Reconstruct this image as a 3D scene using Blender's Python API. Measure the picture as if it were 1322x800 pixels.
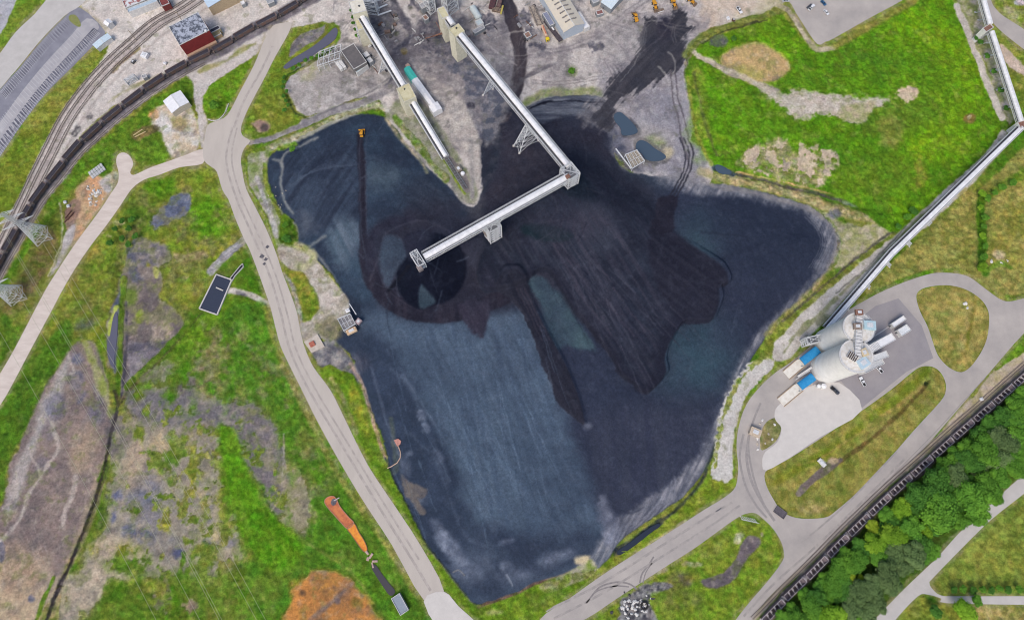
import bpy, bmesh, math, random
import numpy as np
from mathutils import Vector, Matrix
from mathutils.geometry import tessellate_polygon
random.seed(7)
R = math.radians
for o in list(bpy.data.objects): bpy.data.objects.remove(o)
scene = bpy.context.scene
COL = scene.collection

# ------------------------------------------------------------------ camera
TILT = R(15.0); FPX = 881.0; CX, CY = 661.0, 400.0; H = 400.0
CAMY = -H * math.tan(TILT)
cam_d = bpy.data.cameras.new('camera'); cam = bpy.data.objects.new('camera', cam_d); COL.objects.link(cam)
cam.location = (0, CAMY, H); cam.rotation_euler = (TILT, 0, 0)
cam_d.sensor_width = 36; cam_d.lens = 36 * FPX / 1322; cam_d.clip_start = 1; cam_d.clip_end = 20000
scene.camera = cam
# ------------------------------------------------------------------ light
SUN_EL, SUN_AZ = R(52), R(205)          # azimuth clockwise from +Y
w = bpy.data.worlds.new('World'); scene.world = w; w.use_nodes = True
nt = w.node_tree; bg = nt.nodes['Background']
sky = nt.nodes.new('ShaderNodeTexSky'); sky.sky_type = 'NISHITA'; sky.sun_disc = False
sky.sun_elevation = SUN_EL; sky.sun_rotation = SUN_AZ; sky.air_density = 1.0; sky.dust_density = 3.0; sky.ozone_density = 1.0
nt.links.new(sky.outputs[0], bg.inputs[0]); bg.inputs[1].default_value = 0.15
sd_ = bpy.data.lights.new('sun', 'SUN'); sd_.energy = 1.5; sd_.angle = R(28); sd_.color = (1.0, 0.91, 0.80)
sun = bpy.data.objects.new('sun', sd_); COL.objects.link(sun)
sun.rotation_euler = (math.pi/2 - SUN_EL, 0, -SUN_AZ + math.pi)
scene.view_settings.view_transform = 'Standard'; scene.view_settings.look = 'None'
scene.cycles.filter_width = 1.1; scene.view_settings.gamma = 1; scene.view_settings.exposure = 0.32
EXPK = 1.28      # picture value a white surface would reach: seen colour / EXPK = base colour

# ------------------------------------------------------------------ helpers
CT, ST = math.cos(TILT), math.sin(TILT)
def P(u, v, z=0.0):
    """world point at height z that the photo shows at pixel (u, v)"""
    dx, dy = u - CX, CY - v
    wy = dy * CT + FPX * ST; wz = dy * ST - FPX * CT
    s = (z - H) / wz
    return Vector((dx * s, CAMY + wy * s, z))
def UVof(x, y, z):
    ry = y - CAMY; rz = z - H
    cy = ry * CT + rz * ST; cz = -ry * ST + rz * CT
    return CX + FPX * x / -cz, CY - FPX * cy / -cz
def s2l(c):
    c = np.asarray(c, float) / 255.0
    return np.where(c <= 0.04045, c / 12.92, ((c + 0.055) / 1.055) ** 2.4)
def alb(c):
    """seen sRGB colour -> base colour"""
    a = np.clip(s2l(c) / EXPK, 0.004, 0.85)
    return (float(a[0]), float(a[1]), float(a[2]), 1.0)
rng = np.random.RandomState(11)
LAT = rng.rand(512, 512).astype(np.float32)
def vnoise(x, y, seed=0):
    x = x + seed * 37.77; y = y + seed * 91.13
    xi = np.floor(x).astype(np.int32); yi = np.floor(y).astype(np.int32)
    fx = (x - xi).astype(np.float32); fy = (y - yi).astype(np.float32)
    fx = fx * fx * (3 - 2 * fx); fy = fy * fy * (3 - 2 * fy)
    a = LAT[yi & 511, xi & 511]; b = LAT[yi & 511, (xi + 1) & 511]
    c = LAT[(yi + 1) & 511, xi & 511]; d = LAT[(yi + 1) & 511, (xi + 1) & 511]
    return (a * (1 - fx) + b * fx) * (1 - fy) + (c * (1 - fx) + d * fx) * fy
def fbm(x, y, scale, octv=4, seed=0, gain=0.55):
    s = 0; a = 1; t = 0; f = 1.0 / scale
    ca, sa = 0.8, 0.6
    for i in range(octv):
        s = s + a * vnoise(x * f, y * f, seed + i * 3); t += a; a *= gain
        x, y = ca * x - sa * y, sa * x + ca * y; f *= 2.03
    return s / t
def sstep(a, b, x):
    t = np.clip((x - a) / (b - a), 0, 1); return t * t * (3 - 2 * t)
def catmull(pts, closed=True, n=4):
    out = []; m = len(pts)
    rngi = range(m) if closed else range(m - 1)
    for i in rngi:
        if closed: p0, p1, p2, p3 = pts[i-1], pts[i], pts[(i+1) % m], pts[(i+2) % m]
        else: p0, p1, p2, p3 = pts[max(i-1, 0)], pts[i], pts[i+1], pts[min(i+2, m-1)]
        for k in range(n):
            t = k / n
            out.append(tuple(0.5 * ((2*p1[j]) + (-p0[j]+p2[j])*t + (2*p0[j]-5*p1[j]+4*p2[j]-p3[j])*t*t + (-p0[j]+3*p1[j]-3*p2[j]+p3[j])*t**3) for j in range(len(p1))))
    if not closed: out.append(tuple(pts[-1]))
    return out

# ------------------------------------------------------------------ the ground canvas: a world grid of vertices, each with its own soil / plant / coal colour
GS = 0.56
gx = np.arange(-398, 398, GS); gy = np.arange(-200, 262, GS)
X, Y = np.meshgrid(gx, gy); X = X.astype(np.float32); Y = Y.astype(np.float32)
ny, nx = X.shape
U0, V0 = UVof(X, Y, 0.0)
Z = np.zeros_like(X)
U, V = U0, V0
WN1 = (fbm(X, Y, 9, 3, 1) - 0.5) * 2; WN2 = (fbm(X, Y, 9, 3, 2) - 0.5) * 2       # edge noises
WF = (fbm(X, Y, 2.2, 2, 3) - 0.5) * 2
N40 = fbm(X, Y, 40, 4, 5); N12 = fbm(X, Y, 12, 4, 6); N4 = fbm(X, Y, 4, 3, 7); N1 = fbm(X, Y, 1.6, 2, 8)
C = np.zeros((ny, nx, 3), np.float32)
K = np.zeros((ny, nx), np.int8)      # 0 bare ground, 1 grass, 2 coal, 3 gravel yard
def box_of(pts, m):
    us = [p[0] for p in pts]; vs = [p[1] for p in pts]
    u0, u1, v0, v1 = min(us) - m, max(us) + m, min(vs) - m, max(vs) + m
    rows = np.where((V0[:, 0] >= v0 - 6) & (V0[:, 0] <= v1 + 6))[0]
    if len(rows) == 0: return None
    r0, r1 = rows[0], rows[-1] + 1
    uu = U0[[r0, r1 - 1]]
    cols = np.where(((uu >= u0 - 10) & (uu <= u1 + 10)).any(0))[0]
    if len(cols) == 0: return None
    return (slice(r0, r1), slice(cols[0], cols[-1] + 1))
def seg_d(u, v, a, b):
    ax, ay = a[0], a[1]; dx, dy = b[0] - ax, b[1] - ay
    L = dx * dx + dy * dy + 1e-9
    t = np.clip(((u - ax) * dx + (v - ay) * dy) / L, 0, 1)
    return np.sqrt((u - ax - t * dx) ** 2 + (v - ay - t * dy) ** 2), t
def sd_poly(pts, m=30, smooth=True):
    if smooth: pts = catmull(pts, True, 3)
    s = box_of(pts, m)
    if s is None: return None, None
    u, v = U[s], V[s]
    d = np.full(u.shape, 1e9, np.float32); ins = np.zeros(u.shape, bool)
    n = len(pts)
    for i in range(n):
        a, b = pts[i], pts[(i+1) % n]
        dd, _ = seg_d(u, v, a, b); d = np.minimum(d, dd)
        if a[1] != b[1]:
            c = (a[1] > v) != (b[1] > v)
            xi = (b[0]-a[0]) * (v - a[1]) / (b[1]-a[1]) + a[0]
            ins ^= c & (u < xi)
    return s, np.where(ins, d, -d)
def sd_line(pts, w, m=20, smooth=True):
    """pts (u,v) or (u,v,w)"""
    pts = [p if len(p) == 3 else (p[0], p[1], w) for p in pts]
    if smooth and len(pts) > 2: pts = catmull(pts, False, 4)
    s = box_of(pts, m + max(p[2] for p in pts))
    if s is None: return None, None
    u, v = U[s], V[s]; best = np.full(u.shape, -1e9, np.float32)
    for a, b in zip(pts[:-1], pts[1:]):
        dd, t = seg_d(u, v, a, b); best = np.maximum(best, (a[2] + (b[2] - a[2]) * t) / 2 - dd)
    return s, best
def mix_in(s, m, c1, c2=None, n=None, cls=None):
    m = m[..., None]; c1 = np.array(c1, np.float32)
    if c2 is not None:
        nn = np.clip(n, 0, 1)[..., None]; col = c1 + (np.array(c2, np.float32) - c1) * nn
    else: col = c1
    C[s] = C[s] * (1 - m) + col * m
    if cls is not None: K[s] = np.where(m[..., 0] > 0.5, cls, K[s])
def con(n, k=2.2, b=0.5): return np.clip((n - b) * k + 0.5, 0, 1)
def poly(pts, c1, c2=None, soft=1.5, rough=0, fine=0, a=1.0, n=None, cls=None, smooth=True, mot=None, sk=None):
    s, d = sd_poly(pts, 30 + rough * 2 + soft, smooth)
    if s is None: return
    d = d + WN1[s] * rough + WF[s] * fine
    if sk: d = d + (sk[0][s] - .5) * sk[1]
    m = sstep(-soft, soft, d) * a
    if mot: m = m * con(fbm(X[s], Y[s], mot[0], 4, int(pts[0][0]) % 97), mot[2] if len(mot) > 2 else 5, mot[1])
    mix_in(s, m, c1, c2, con((N12 if n is None else n)[s]) if c2 is not None else None, cls)
def line(pts, w, c1, c2=None, soft=1.0, rough=0, fine=0, a=1.0, n=None, cls=None):
    s, d = sd_line(pts, w, 20 + rough * 2 + soft)
    if s is None: return
    d = d + WN2[s] * rough + WF[s] * fine
    m = sstep(-soft, soft, d) * a
    mix_in(s, m, c1, c2, con((N4 if n is None else n)[s]) if c2 is not None else None, cls)
def blob(u, v, r, c1, c2=None, ry=None, rot=0, **k):
    ry = ry or r; ca, sa = math.cos(R(rot)), math.sin(R(rot))
    poly([(u + r*math.cos(t)*ca - ry*math.sin(t)*sa, v + r*math.cos(t)*sa + ry*math.sin(t)*ca) for t in [i*math.pi/6 for i in range(12)]], c1, c2, smooth=False, **k)
def aniso(ang, along, across, seed=0, octv=3):
    """streak noise; ang in photo degrees (0 = right, 90 = down)"""
    a = R(-ang); ca, sa = math.cos(a), math.sin(a)
    p = X * ca + Y * sa; q = -X * sa + Y * ca
    s = 0; t = 0; g = 1
    for i in range(octv):
        s = s + g * vnoise(p / along * 2**i, q / across * 2**i, seed + i); t += g; g *= 0.6
    return s / t
def fan(u0, v0, k=40, rs=60, seed=0):
    th = np.arctan2(V - v0, U - u0); r = np.hypot(U - u0, V - v0)
    s = 0.6 * vnoise(th * k, r / rs, seed) + 0.4 * vnoise(th * k * 2.3, r / rs, seed + 5)
    return s
# ------------------------------------------------------------------ outlines shared by relief, colour and road sheets (photo pixels at ground level)
COAL = [(345,203),(366,190),(402,170),(440,152),(475,147),(497,153),(515,175),(545,210),(578,240),(598,264),(618,264),(622,225),(622,190),(634,150),(650,136),(680,138),(715,126),(768,124),(790,140),(790,175),(800,214),(842,228),(880,222),(905,236),(940,238),(1000,252),(1050,270),(1073,291),(1081,315),(1070,345),(1042,380),(1005,412),(985,440),(962,478),(937,530),(924,570),(914,600),(882,640),(842,668),(805,694),(786,720),(768,735),(740,740),(700,750),(660,766),(620,780),(601,765),(570,727),(545,693),(525,650),(505,612),(496,575),(480,530),(466,492),(450,455),(428,440),(440,425),(450,400),(440,375),(425,352),(402,330),(384,312),(380,285),(364,275),(352,250),(344,225)]
ROAD_L = ([(352,34),(366,30),(376,30),(372,44),(355,74),(342,100),(330,122),(317,148),(311,166),(314,176),(323,182),(315,192),(311,206),(313,222),(318,244),(330,268),(344,296),(357,328),(364,350),(374,376),(383,402),(388,428),(394,450),(405,474),(427,504),(445,540),(475,600),(508,650),(542,702),(573,762),(548,775),(506,703),(470,648),(441,600),(412,548),(389,502),(372,468),(362,446),(355,420),(349,396),(340,370),(331,345),(322,322),(314,306),(303,280),(295,258),(287,245),(280,222),(272,215),(264,208),(262,196),(264,180),(268,162),(280,156),(294,148),(310,118),(328,84),(340,55)])
APRON_A = [(547,776),(573,763),(592,782),(612,800),(625,815),(580,825)]
PLANT = [(1370,372),(1345,380),(1322,385),(1303,389),(1291,386),(1278,377),(1266,368),(1254,359),(1241,354),(1222,352),(1203,353),(1182,359),(1160,367),(1135,378),(1111,391),(1090,404),(1066,428),(1040,452),(1020,468),(1002,480),(985,495),(968,515),(958,535),(952,560),(951,580),(953,600),(952,618),(947,632),(930,645),(910,657),(873,681),(835,705),(803,725),(770,747),(735,772),(697,799),(720,812),(757,798),(795,773),(830,750),(864,728),(897,707),(922,689),(947,671),(962,663),(975,662),(986,670),(998,682),(1008,698),(1012,712),(1010,724),(990,751),(965,780),(940,815),(958,815),(990,773),(1028,738),(1065,705),(1103,668),(1141,630),(1171,602),(1205,565),(1284,473),(1322,430),(1370,385)]
ISL1 = [(1183,384),(1187,375),(1200,370),(1222,368),(1243,372),(1260,381),(1272,393),(1277,408),(1275,433),(1268,452),(1256,470),(1247,478),(1238,480),(1225,474),(1214,463),(1208,452),(1203,437),(1197,420),(1188,402)]
ISL2 = [(1190,473),(1203,473),(1213,479),(1220,491),(1221,504),(1214,518),(1180,555),(1141,600),(1108,634),(1078,660),(1067,667),(1050,669),(1028,668),(1010,660),(998,643),(989,625),(988,609),(1003,600),(1020,591),(1065,562),(1111,531),(1150,503),(1178,480)]
PAD = [(1084,494),(1113,529),(1060,563),(1020,590),(989,607),(984,596),(988,583),(1003,571),(1009,553),(1002,543),(1000,535),(1004,524),(1025,508),(1050,497)]
ISL3 = [(984,581),(1001,570),(1008,556),(1007,544),(1001,539),(990,544),(983,556),(981,570)]
ROAD_R = [(1370,575),(1322,612),(1300,631),(1280,648),(1261,665),(1236,690),(1211,718),(1188,740),(1166,761),(1131,797),(1110,820),(1140,820),(1158,797),(1185,769),(1198,767),(1215,772),(1222,778),(1322,780),(1370,780),(1370,769),(1322,769),(1240,769),(1215,768),(1204,760),(1200,752),(1205,745),(1244,705),(1280,670),(1322,637),(1370,598)]
ROAD_TR = [(1262,-30),(1271,-2),(1275,14),(1281,28),(1292,40),(1304,50),(1322,64),(1360,92),(1360,66),(1322,38),(1308,29),(1294,20),(1286,12),(1280,2),(1272,-30)]
LOT_TR = [(1010,-30),(1022,6),(1038,33),(1055,57),(1066,54),(1076,50),(1120,25),(1168,-1),(1215,-30)]
TRACK_L = [(262,193),(240,200),(218,208),(195,216),(182,222),(172,226),(168,222),(172,212),(168,202),(160,197),(152,200),(150,210),(153,222),(152,236),(143,250),(130,270),(110,297),(92,322),(75,348),(60,372),(46,398),(32,425),(16,455),(0,482),(-30,530),(-30,560),(0,523),(18,492),(36,458),(52,428),(66,402),(82,372),(98,345),(118,316),(138,290),(155,266),(170,244),(186,232),(205,226),(232,216),(262,211)]
LOT_TL = [(84,22),(103,10),(135,40),(127,52),(95,85),(60,120),(30,158),(0,202),(-40,260),(-40,170),(0,116),(25,88),(52,55)]
ROAD_TL = [(72,-10),(45,18),(20,42),(0,69),(-40,120),(-40,165),(0,115),(24,87),(51,54),(83,21),(103,8),(115,-10)]

# ------------------------------------------------------------------ relief
def hadd(pts, h, soft, inner=None, smooth=True, rough=0, mode='add'):
    s, d = sd_poly(pts, 60 + soft, smooth)
    if s is None: return
    d = d + WN1[s] * rough
    Z[s] += h * sstep(-soft, soft, d) if inner is None else h * sstep(0, inner, d)
s, dcoal = sd_poly(COAL, 60)
dco = np.full(X.shape, -99, np.float32); dco[s] = dcoal; DCOAL = dco.copy()
Z += 4.5 * sstep(6, 70, dco) + 1.0*sstep(0, 14, dco)
Z[:] += np.where(dco > 0, (N40 - .5) * 2.0 * sstep(0, 30, dco) + (N4 - .5) * 0.5, (N12 - .5) * 0.5 + (N4 - .5) * 0.3)
LOBE = [(690,200),(740,190),(790,215),(835,250),(868,298),(894,317),(918,333),(932,344),(940,360),(937,369),(928,373),(929,388),(920,412),(905,419),(882,418),(871,431),(861,450),(858,464),(860,480),(848,497),(834,509),(822,505),(813,495),(799,486),(789,464),(771,441),(757,422),(738,401),(721,372),(708,353),(695,352),(681,364),(655,376),(620,372),(620,330),(650,260),(670,220)]
FINGER = [(650,350),(671,349),(681,364),(690,394),(714,441),(729,468),(747,512),(755,547),(742,540),(727,528),(713,502),(697,460),(678,413),(660,388),(640,372)]
s, d = sd_poly(LOBE, 40); Z[s] += 3.8 * sstep(-2.0, 2.4, d + WN1[s]*1.2) * sstep(300, 370, V0[s]) + 3.8 * sstep(0, 60, d) * (1 - sstep(300, 370, V0[s])); hadd(FINGER, 1.6, 3)
def cone(u, v, r, h, flat=0):
    pts = [(u-r, v-r), (u+r, v+r)]; b = box_of(pts, 5)
    d = np.hypot(U0[b] - u, V0[b] - v)
    Z[b] += h * np.clip(1 - (d - flat) / (r - flat), 0, 1) ** 1.15
cone(550,352,58,7,4); cone(735,262,66,9); cone(690,300,50,4); cone(700,262,40,4); cone(800,300,60,3); cone(650,250,40,4)
hadd([(520,315),(560,300),(598,330),(600,350),(590,372),(560,395),(530,385),(512,360)], -4.5, 14)
for p, w_, h_ in (([(168,-0.1),(168,0)],1,0),):
    pass
def ditch(pts, w_, h_):
    s, d = sd_line(pts, w_, 30)
    if s is None: return
    Z[s] += h_ * sstep(-w_, w_ * .6, d)
CREEK = [(158,300),(156,345),(152,380),(155,420),(154,470),(150,520),(143,560),(135,600),(118,660),(96,710),(78,750),(60,800),(50,830)]
CREEK2 = [(262,402),(240,430),(215,456),(190,482),(168,504),(152,524)]
DITCH_E = [(925,216),(945,224),(985,232),(1020,243),(1050,249),(1080,258),(1110,266),(1148,273)]
DITCH_R = [(1180,270),(1165,290),(1130,315),(1095,342),(1060,372),(1030,398),(1010,415)]
for p in (CREEK, CREEK2, DITCH_E): ditch(p, 6, -1.3)
ditch(DITCH_R, 5, -0.8)
ditch([(1213,490),(1180,520),(1150,548),(1110,580),(1080,600),(1040,632)], 6, -0.7)
# level benches under every road sheet and yard
def flat_to(pts, m=8, smooth=True):
    s, d = sd_poly(pts, 30, smooth)
    if s is None: return
    Z[s] *= 1 - sstep(-m, -1.5, d)
for p in (ROAD_L, APRON_A, PLANT, ROAD_R, ROAD_TR, LOT_TR, TRACK_L, LOT_TL, ROAD_TL): flat_to(p)
ROADS_ = (ROAD_L, APRON_A, PLANT, ROAD_R, ROAD_TR, LOT_TR, TRACK_L, LOT_TL, ROAD_TL)
FLATS = ([(416,640),(432,636),(446,656),(478,706),(520,770),(532,790),(515,798),(470,716),(424,662)], [(276,350),(312,336),(318,344),(284,410),(252,400)], [(386,438),(410,428),(424,447),(402,460)], [(362,86),(434,32),(440,42),(430,58),(370,94)], [(136,430),(150,398),(156,412),(150,478),(138,470)])
for p in FLATS: flat_to(p, 5)
U, V = UVof(X, Y, Z)
U = U + WN1 * 1.5 + WF * .9; V = V + WN2 * 1.5 + (fbm(X, Y, 2.2, 2, 4) - .5) * 1.8
ZB = Z.copy()

# ------------------------------------------------------------------ colours as seen (sRGB)
GR_V, GR_D, GR_Y, GR_O = (84,134,28), (58,98,30), (128,142,48), (122,128,62)
DRY, TAN, SAND, PINK = (150,142,92), (172,152,120), (196,172,138), (180,160,150)
GRAV, GRAV_L, GRAV_D = (178,170,166), (206,199,194), (140,132,130)
MUD, MUD_B, MUD_D = (128,112,102), (92,98,116), (70,64,64)
CO1, CO2, CO_B, CO_D, CO_W, CO_T, CO_L = (46,56,74), (38,45,60), (64,82,106), (28,31,46), (50,50,64), (54,72,86), (112,114,128)
C[:] = np.array(GR_O); mix_in((slice(None),)*2, con(N40 + N4*.5 - .25, 3), GR_V, GR_D, con(N12))
K[:] = 1
mix_in((slice(None),)*2, con(N12, 4, .62)*.5, GR_Y)
# --- top yard
YARD = [(440,-40),(130,-40),(100,0),(135,40),(130,70),(108,110),(60,180),(28,240),(0,300),(-40,370),(-40,420),(0,350),(60,250),(95,190),(130,150),(180,118),(232,98),(245,108),(252,135),(255,170),(262,200),(268,158),(262,140),(268,115),(300,90),(330,72),(350,46),(378,36),(432,30),(440,48),(420,62),(395,80),(380,90),(370,108),(376,130),(392,148),(420,140),(480,125),(500,150),(560,240),(604,268),(622,262),(640,170),(700,140),(770,140),(790,190),(850,250),(905,245),(922,215),(900,160),(885,120),(884,80),(905,45),(945,28),(1000,10),(1012,-40)]
poly(YARD, (200,192,185), (178,170,164), soft=2, rough=3, cls=3)
mix_in((slice(None),)*2, (K == 3) * con(N4, 3, .62) * .5, (160,150,142)); mix_in((slice(None),)*2, (K == 3) * con(N12, 4, .64) * .5, GRAV_L)
poly([(100,-30),(440,-30),(330,60),(240,90),(130,140),(60,210),(20,290),(50,180),(120,80),(130,50)], (214,206,198), (196,188,180), soft=14, rough=6, a=.7, n=N12)
poly([(900,-30),(1010,-30),(1000,8),(940,26),(905,48),(890,30),(905,8)], (196,182,168), (186,168,150), soft=6, rough=5)
# coal stained middle of the yard
STAIN = 1.25
for (u, v, r, a) in ((500,22,16,.8),(505,52,22,.55),(545,60,25,.5),(600,62,22,.75),(575,90,26,.6),(515,75,18,.75),(598,28,12,.6),(560,50,22,.8),(640,50,20,.45),(655,90,22,.5),(565,30,22,.6),(612,100,26,.55),(600,140,22,.5),(570,160,22,.5),(545,140,18,.6),(560,190,20,.5),(585,178,18,.6),(630,150,20,.7),(628,115,15,.7),(500,100,16,.6),(480,60,12,.8),(487,72,14,.85),(495,88,12,.6),(690,65,22,.25),(720,100,20,.25),(860,120,26,.3),(800,60,30,.25),(660,30,16,.35)):
    blob(u, v, r, (62,60,70), (96,92,98), soft=r*.5, rough=6, fine=4, a=min(.95, a*STAIN), n=N4)
poly([(478,58),(488,50),(497,70),(505,90),(500,100),(494,92),(486,78)], CO_D, (48,50,62), soft=2, rough=2)
poly([(562,48),(590,58),(595,74),(580,76),(566,66)], (40,46,58), (70,72,84), soft=3, rough=3, a=.9)
# sandy wave between the two conveyors
poly([(560,80),(610,95),(625,112),(600,128),(612,150),(624,170),(622,200),(616,190),(603,195),(575,190),(570,170),(590,160),(585,135),(560,120),(548,100)], (168,160,156), (120,114,116), soft=4, rough=6, fine=3, a=.8, n=N4)
poly([(596,118),(612,140),(622,162),(626,190),(620,240),(618,262),(606,250),(608,215),(600,190),(604,165),(596,140)], (176,168,160), (140,134,132), soft=3, rough=3)
line([(700,-5),(735,8),(765,20)], 5, (150,142,140), soft=3, a=.4)
# worn tracks in the yard
def ruts(pts, off, w, c, a=.6, soft=.8, nn=2):
    for k in range(nn):
        o = (k - (nn-1)/2) * off
        q = []
        for i, p in enumerate(pts):
            a_, b_ = pts[max(i-1,0)], pts[min(i+1,len(pts)-1)]
            dx, dy = b_[0]-a_[0], b_[1]-a_[1]; L = math.hypot(dx,dy) or 1
            q.append((p[0]-dy/L*o, p[1]+dx/L*o))
        line(q, w, c, soft=soft, a=a, rough=.5)
TR1 = [(545,68),(575,64),(620,66),(660,69),(700,68),(735,62),(765,50),(790,32),(815,12),(850,-10)]
line(TR1, 13, (150,143,142), (132,126,128), soft=4, a=.55); ruts(TR1, 5, 2, (112,106,110), .6, 1.2)
ruts([(545,68),(525,72),(512,85),(508,100)], 5, 5, (100,95,98), .6, 2)
ruts([(688,105),(720,108),(752,104),(790,98)], 4, 1.4, (120,112,110), .6)
ruts([(640,60),(665,38),(700,10),(720,-10)], 4, 2, (130,122,120), .45)
ruts([(600,30),(620,45),(640,62)], 4, 1.4, (130,122,120), .4)
line([(503,-6),(515,14),(527,34),(532,46)], 9, (70,68,76), (96,92,98), soft=2.5, rough=2)
line([(532,46),(548,46),(566,42),(580,38)], 3, (70,55,58), soft=1.5, a=.6)
line([(532,46),(522,58),(510,66)], 7, (60,60,72), soft=2.5, rough=2)
for (u, v) in ((493,30),(500,34),(507,30),(505,40),(512,44),(490,45),(498,28),(530,10),(545,15)): blob(u, v, 3.5, (66,70,58), (100,98,96), soft=2, rough=2, fine=2)
blob(522,67,4,(74,62,40),(110,100,60),soft=1.5,rough=2)
blob(738,92,7,(86,110,60),(140,140,100),soft=3,rough=3)
poly([(688,122),(710,116),(768,112),(780,124),(768,128),(700,128),(680,138),(674,134)], (116,132,76), (150,146,110), soft=3, rough=3, n=N4)
# silty slope above the pile mouth
poly([(680,138),(716,124),(768,124),(776,136),(760,146),(720,148),(690,152)], (118,118,128), (78,80,92), soft=2, rough=2, n=N4, cls=2)
# --- the stockpile
s, d = sd_poly(COAL, 40)
mC = sstep(-1.5, 1.5, d + WN1[s]*1.2 + WF[s])
mix_in(s, mC, CO1, CO2, con(N40[s], 2.4), 2)
inC = np.zeros(X.shape, np.float32); inC[s] = mC
def inside(fn):
    """run a paint op but keep it inside the coal outline"""
    keep = C.copy(); kk = K.copy(); fn()
    C[:] = keep + (C - keep) * inC[..., None]; K[:] = np.where(inC > .5, K, kk)
def coal_paint():
    A1 = aniso(62, 60, 2.6, 1); A2 = aniso(-28, 50, 3, 2); A3 = aniso(88, 70, 3.5, 3)
    # north-west lobe
    poly([(345,200),(500,150),(560,220),(620,270),(620,400),(540,420),(470,400),(380,300)], (41,50,67), (51,65,83), soft=10, rough=8, n=N12)
    poly([(350,215),(400,190),(450,180),(470,210),(465,290),(420,300),(380,280)], (40,46,62), (56,66,84), soft=12, rough=6, n=aniso(-60, 30, 3, 4), a=.8)
    blob(495,226,26,(64,76,90),(78,92,106),soft=14,rough=8,n=N4,a=.9,ry=18)
    blob(447,312,24,(72,88,104),(96,108,124),soft=10,rough=9,fine=4,n=A1,a=.85,ry=34)
    blob(392,290,16,(84,90,104),(60,68,84),soft=10,rough=9,fine=3,n=N4,a=.8)
    blob(470,350,18,(62,82,100),(50,64,82),soft=12,rough=8,a=.8,ry=40)
    blob(560,260,45,(58,62,74),(46,50,64),soft=18,rough=10,a=.6,ry=22,rot=25,n=aniso(35,40,3,5))
    for k in range(14):
        u = 395 + k*3.4; line([(u-40,262-k*3),(u-20,238-k*2),(u+20,214),(u+50,200)], 1.4, (72,82,100), soft=1.4, a=.22)
    # south-west blue plain with raked lines
    poly([(468,400),(545,415),(600,410),(650,400),(690,400),(730,470),(760,560),(800,640),(790,735),(700,760),(620,785),(560,730),(520,640),(470,480)], (66,79,98), (80,95,114), soft=12, rough=8, n=N40)
    s, d = sd_poly([(500,420),(640,400),(700,420),(745,520),(785,640),(782,690),(640,700),(560,560)], 30)
    m = sstep(0, 40, d) * (0.25 + 0.75*con(N40[s]))
    mix_in(s, m*con(A1[s], 3.5, .5)*.55, (96,114,138)); mix_in(s, m*con(aniso(80, 55, 2.4, 9)[s], 3.5, .55)*.4, (44,56,78))
    poly([(455,440),(500,440),(535,500),(580,580),(610,680),(640,760),(600,770),(560,720),(520,650),(490,560)], (40,49,66), (50,60,80), soft=14, rough=8, n=N12, a=.92)
    poly([(610,680),(700,690),(775,680),(785,720),(700,748),(620,775)], (42,50,68), (56,66,84), soft=16, rough=8, n=N12, a=.85)
    for (pt, ww, a) in (([(500,450),(525,490),(550,530),(575,570)],2,.45),([(505,475),(530,500),(545,540),(560,570),(580,620)],5,.3),([(530,560),(560,590),(580,640),(600,690),(628,705)],3,.3),([(575,700),(610,650),(640,690),(625,660)],2,.15)):
        line(pt, ww, (112,124,146), soft=4, rough=4, a=a)
    # right half
    poly([(800,215),(905,238),(1000,255),(1078,295),(1070,350),(990,440),(930,560),(900,620),(800,690),(770,640),(700,420),(800,400)], (48,54,72), (44,50,68), soft=12, rough=6, n=N40)
    blob(893,462,56,(52,72,86),(52,66,82),soft=34,rough=8,a=.9,ry=60,rot=20)
    blob(905,305,34,(54,72,84),(50,62,78),soft=26,rough=8,a=.9,ry=34)
    blob(840,225,46,(54,64,76),soft=22,rough=8,a=.6,ry=18)
    poly([(930,215),(1070,280),(1075,330),(1000,350),(930,330)], (40,47,64), soft=26, rough=8, a=.7)
    poly([(760,540),(930,520),(890,620),(800,670),(775,640)], (50,54,72), (58,62,78), soft=24, rough=8, a=.8, n=A3)
    line([(770,540),(790,600),(800,640),(790,680)], 10, (74,78,96), (60,66,84), soft=8, rough=6, a=.35)
    # centre: dark warm fresh coal
    poly([(612,190),(660,140),(700,150),(790,140),(800,214),(840,250),(860,300),(800,360),(720,400),(640,400),(540,410),(490,380),(480,300),(560,262),(612,268)], (42,42,54), (50,52,66), soft=16, rough=10, n=N12)
    s, d = sd_poly(LOBE, 40); e_ = 14 - 12.4*sstep(285, 330, V[s]); mix_in(s, sstep(-e_, e_, d + WN1[s]*1.2 + WF[s]*1.2), (42,47,61), (34,38,51), con(N12[s]))
    s, d = sd_poly(LOBE, 12); mix_in(s, sstep(-1, 2, d) * (1 - sstep(5, 22, d)) * sstep(330, 360, V[s]) * .75, (33,34,47))
    s, d = sd_poly(LOBE, 20); Fn = fan(700, 190, 44, 90, 3)
    mix_in(s, sstep(2, 20, d)*con(A1[s], 4, .55)*.3*sstep(250,300,V[s]), (88,84,98)); mix_in(s, sstep(0, 12, d)*con(aniso(48,60,2.5,12)[s], 4, .5)*.35, (34,34,48))
    poly([(860,296),(905,325),(935,346),(938,365),(926,372),(926,390),(915,410),(880,416),(866,400),(850,370),(835,320)], (33,34,47), (42,43,56), soft=4, rough=3, n=aniso(40,50,2.5,14), a=.9)
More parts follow.
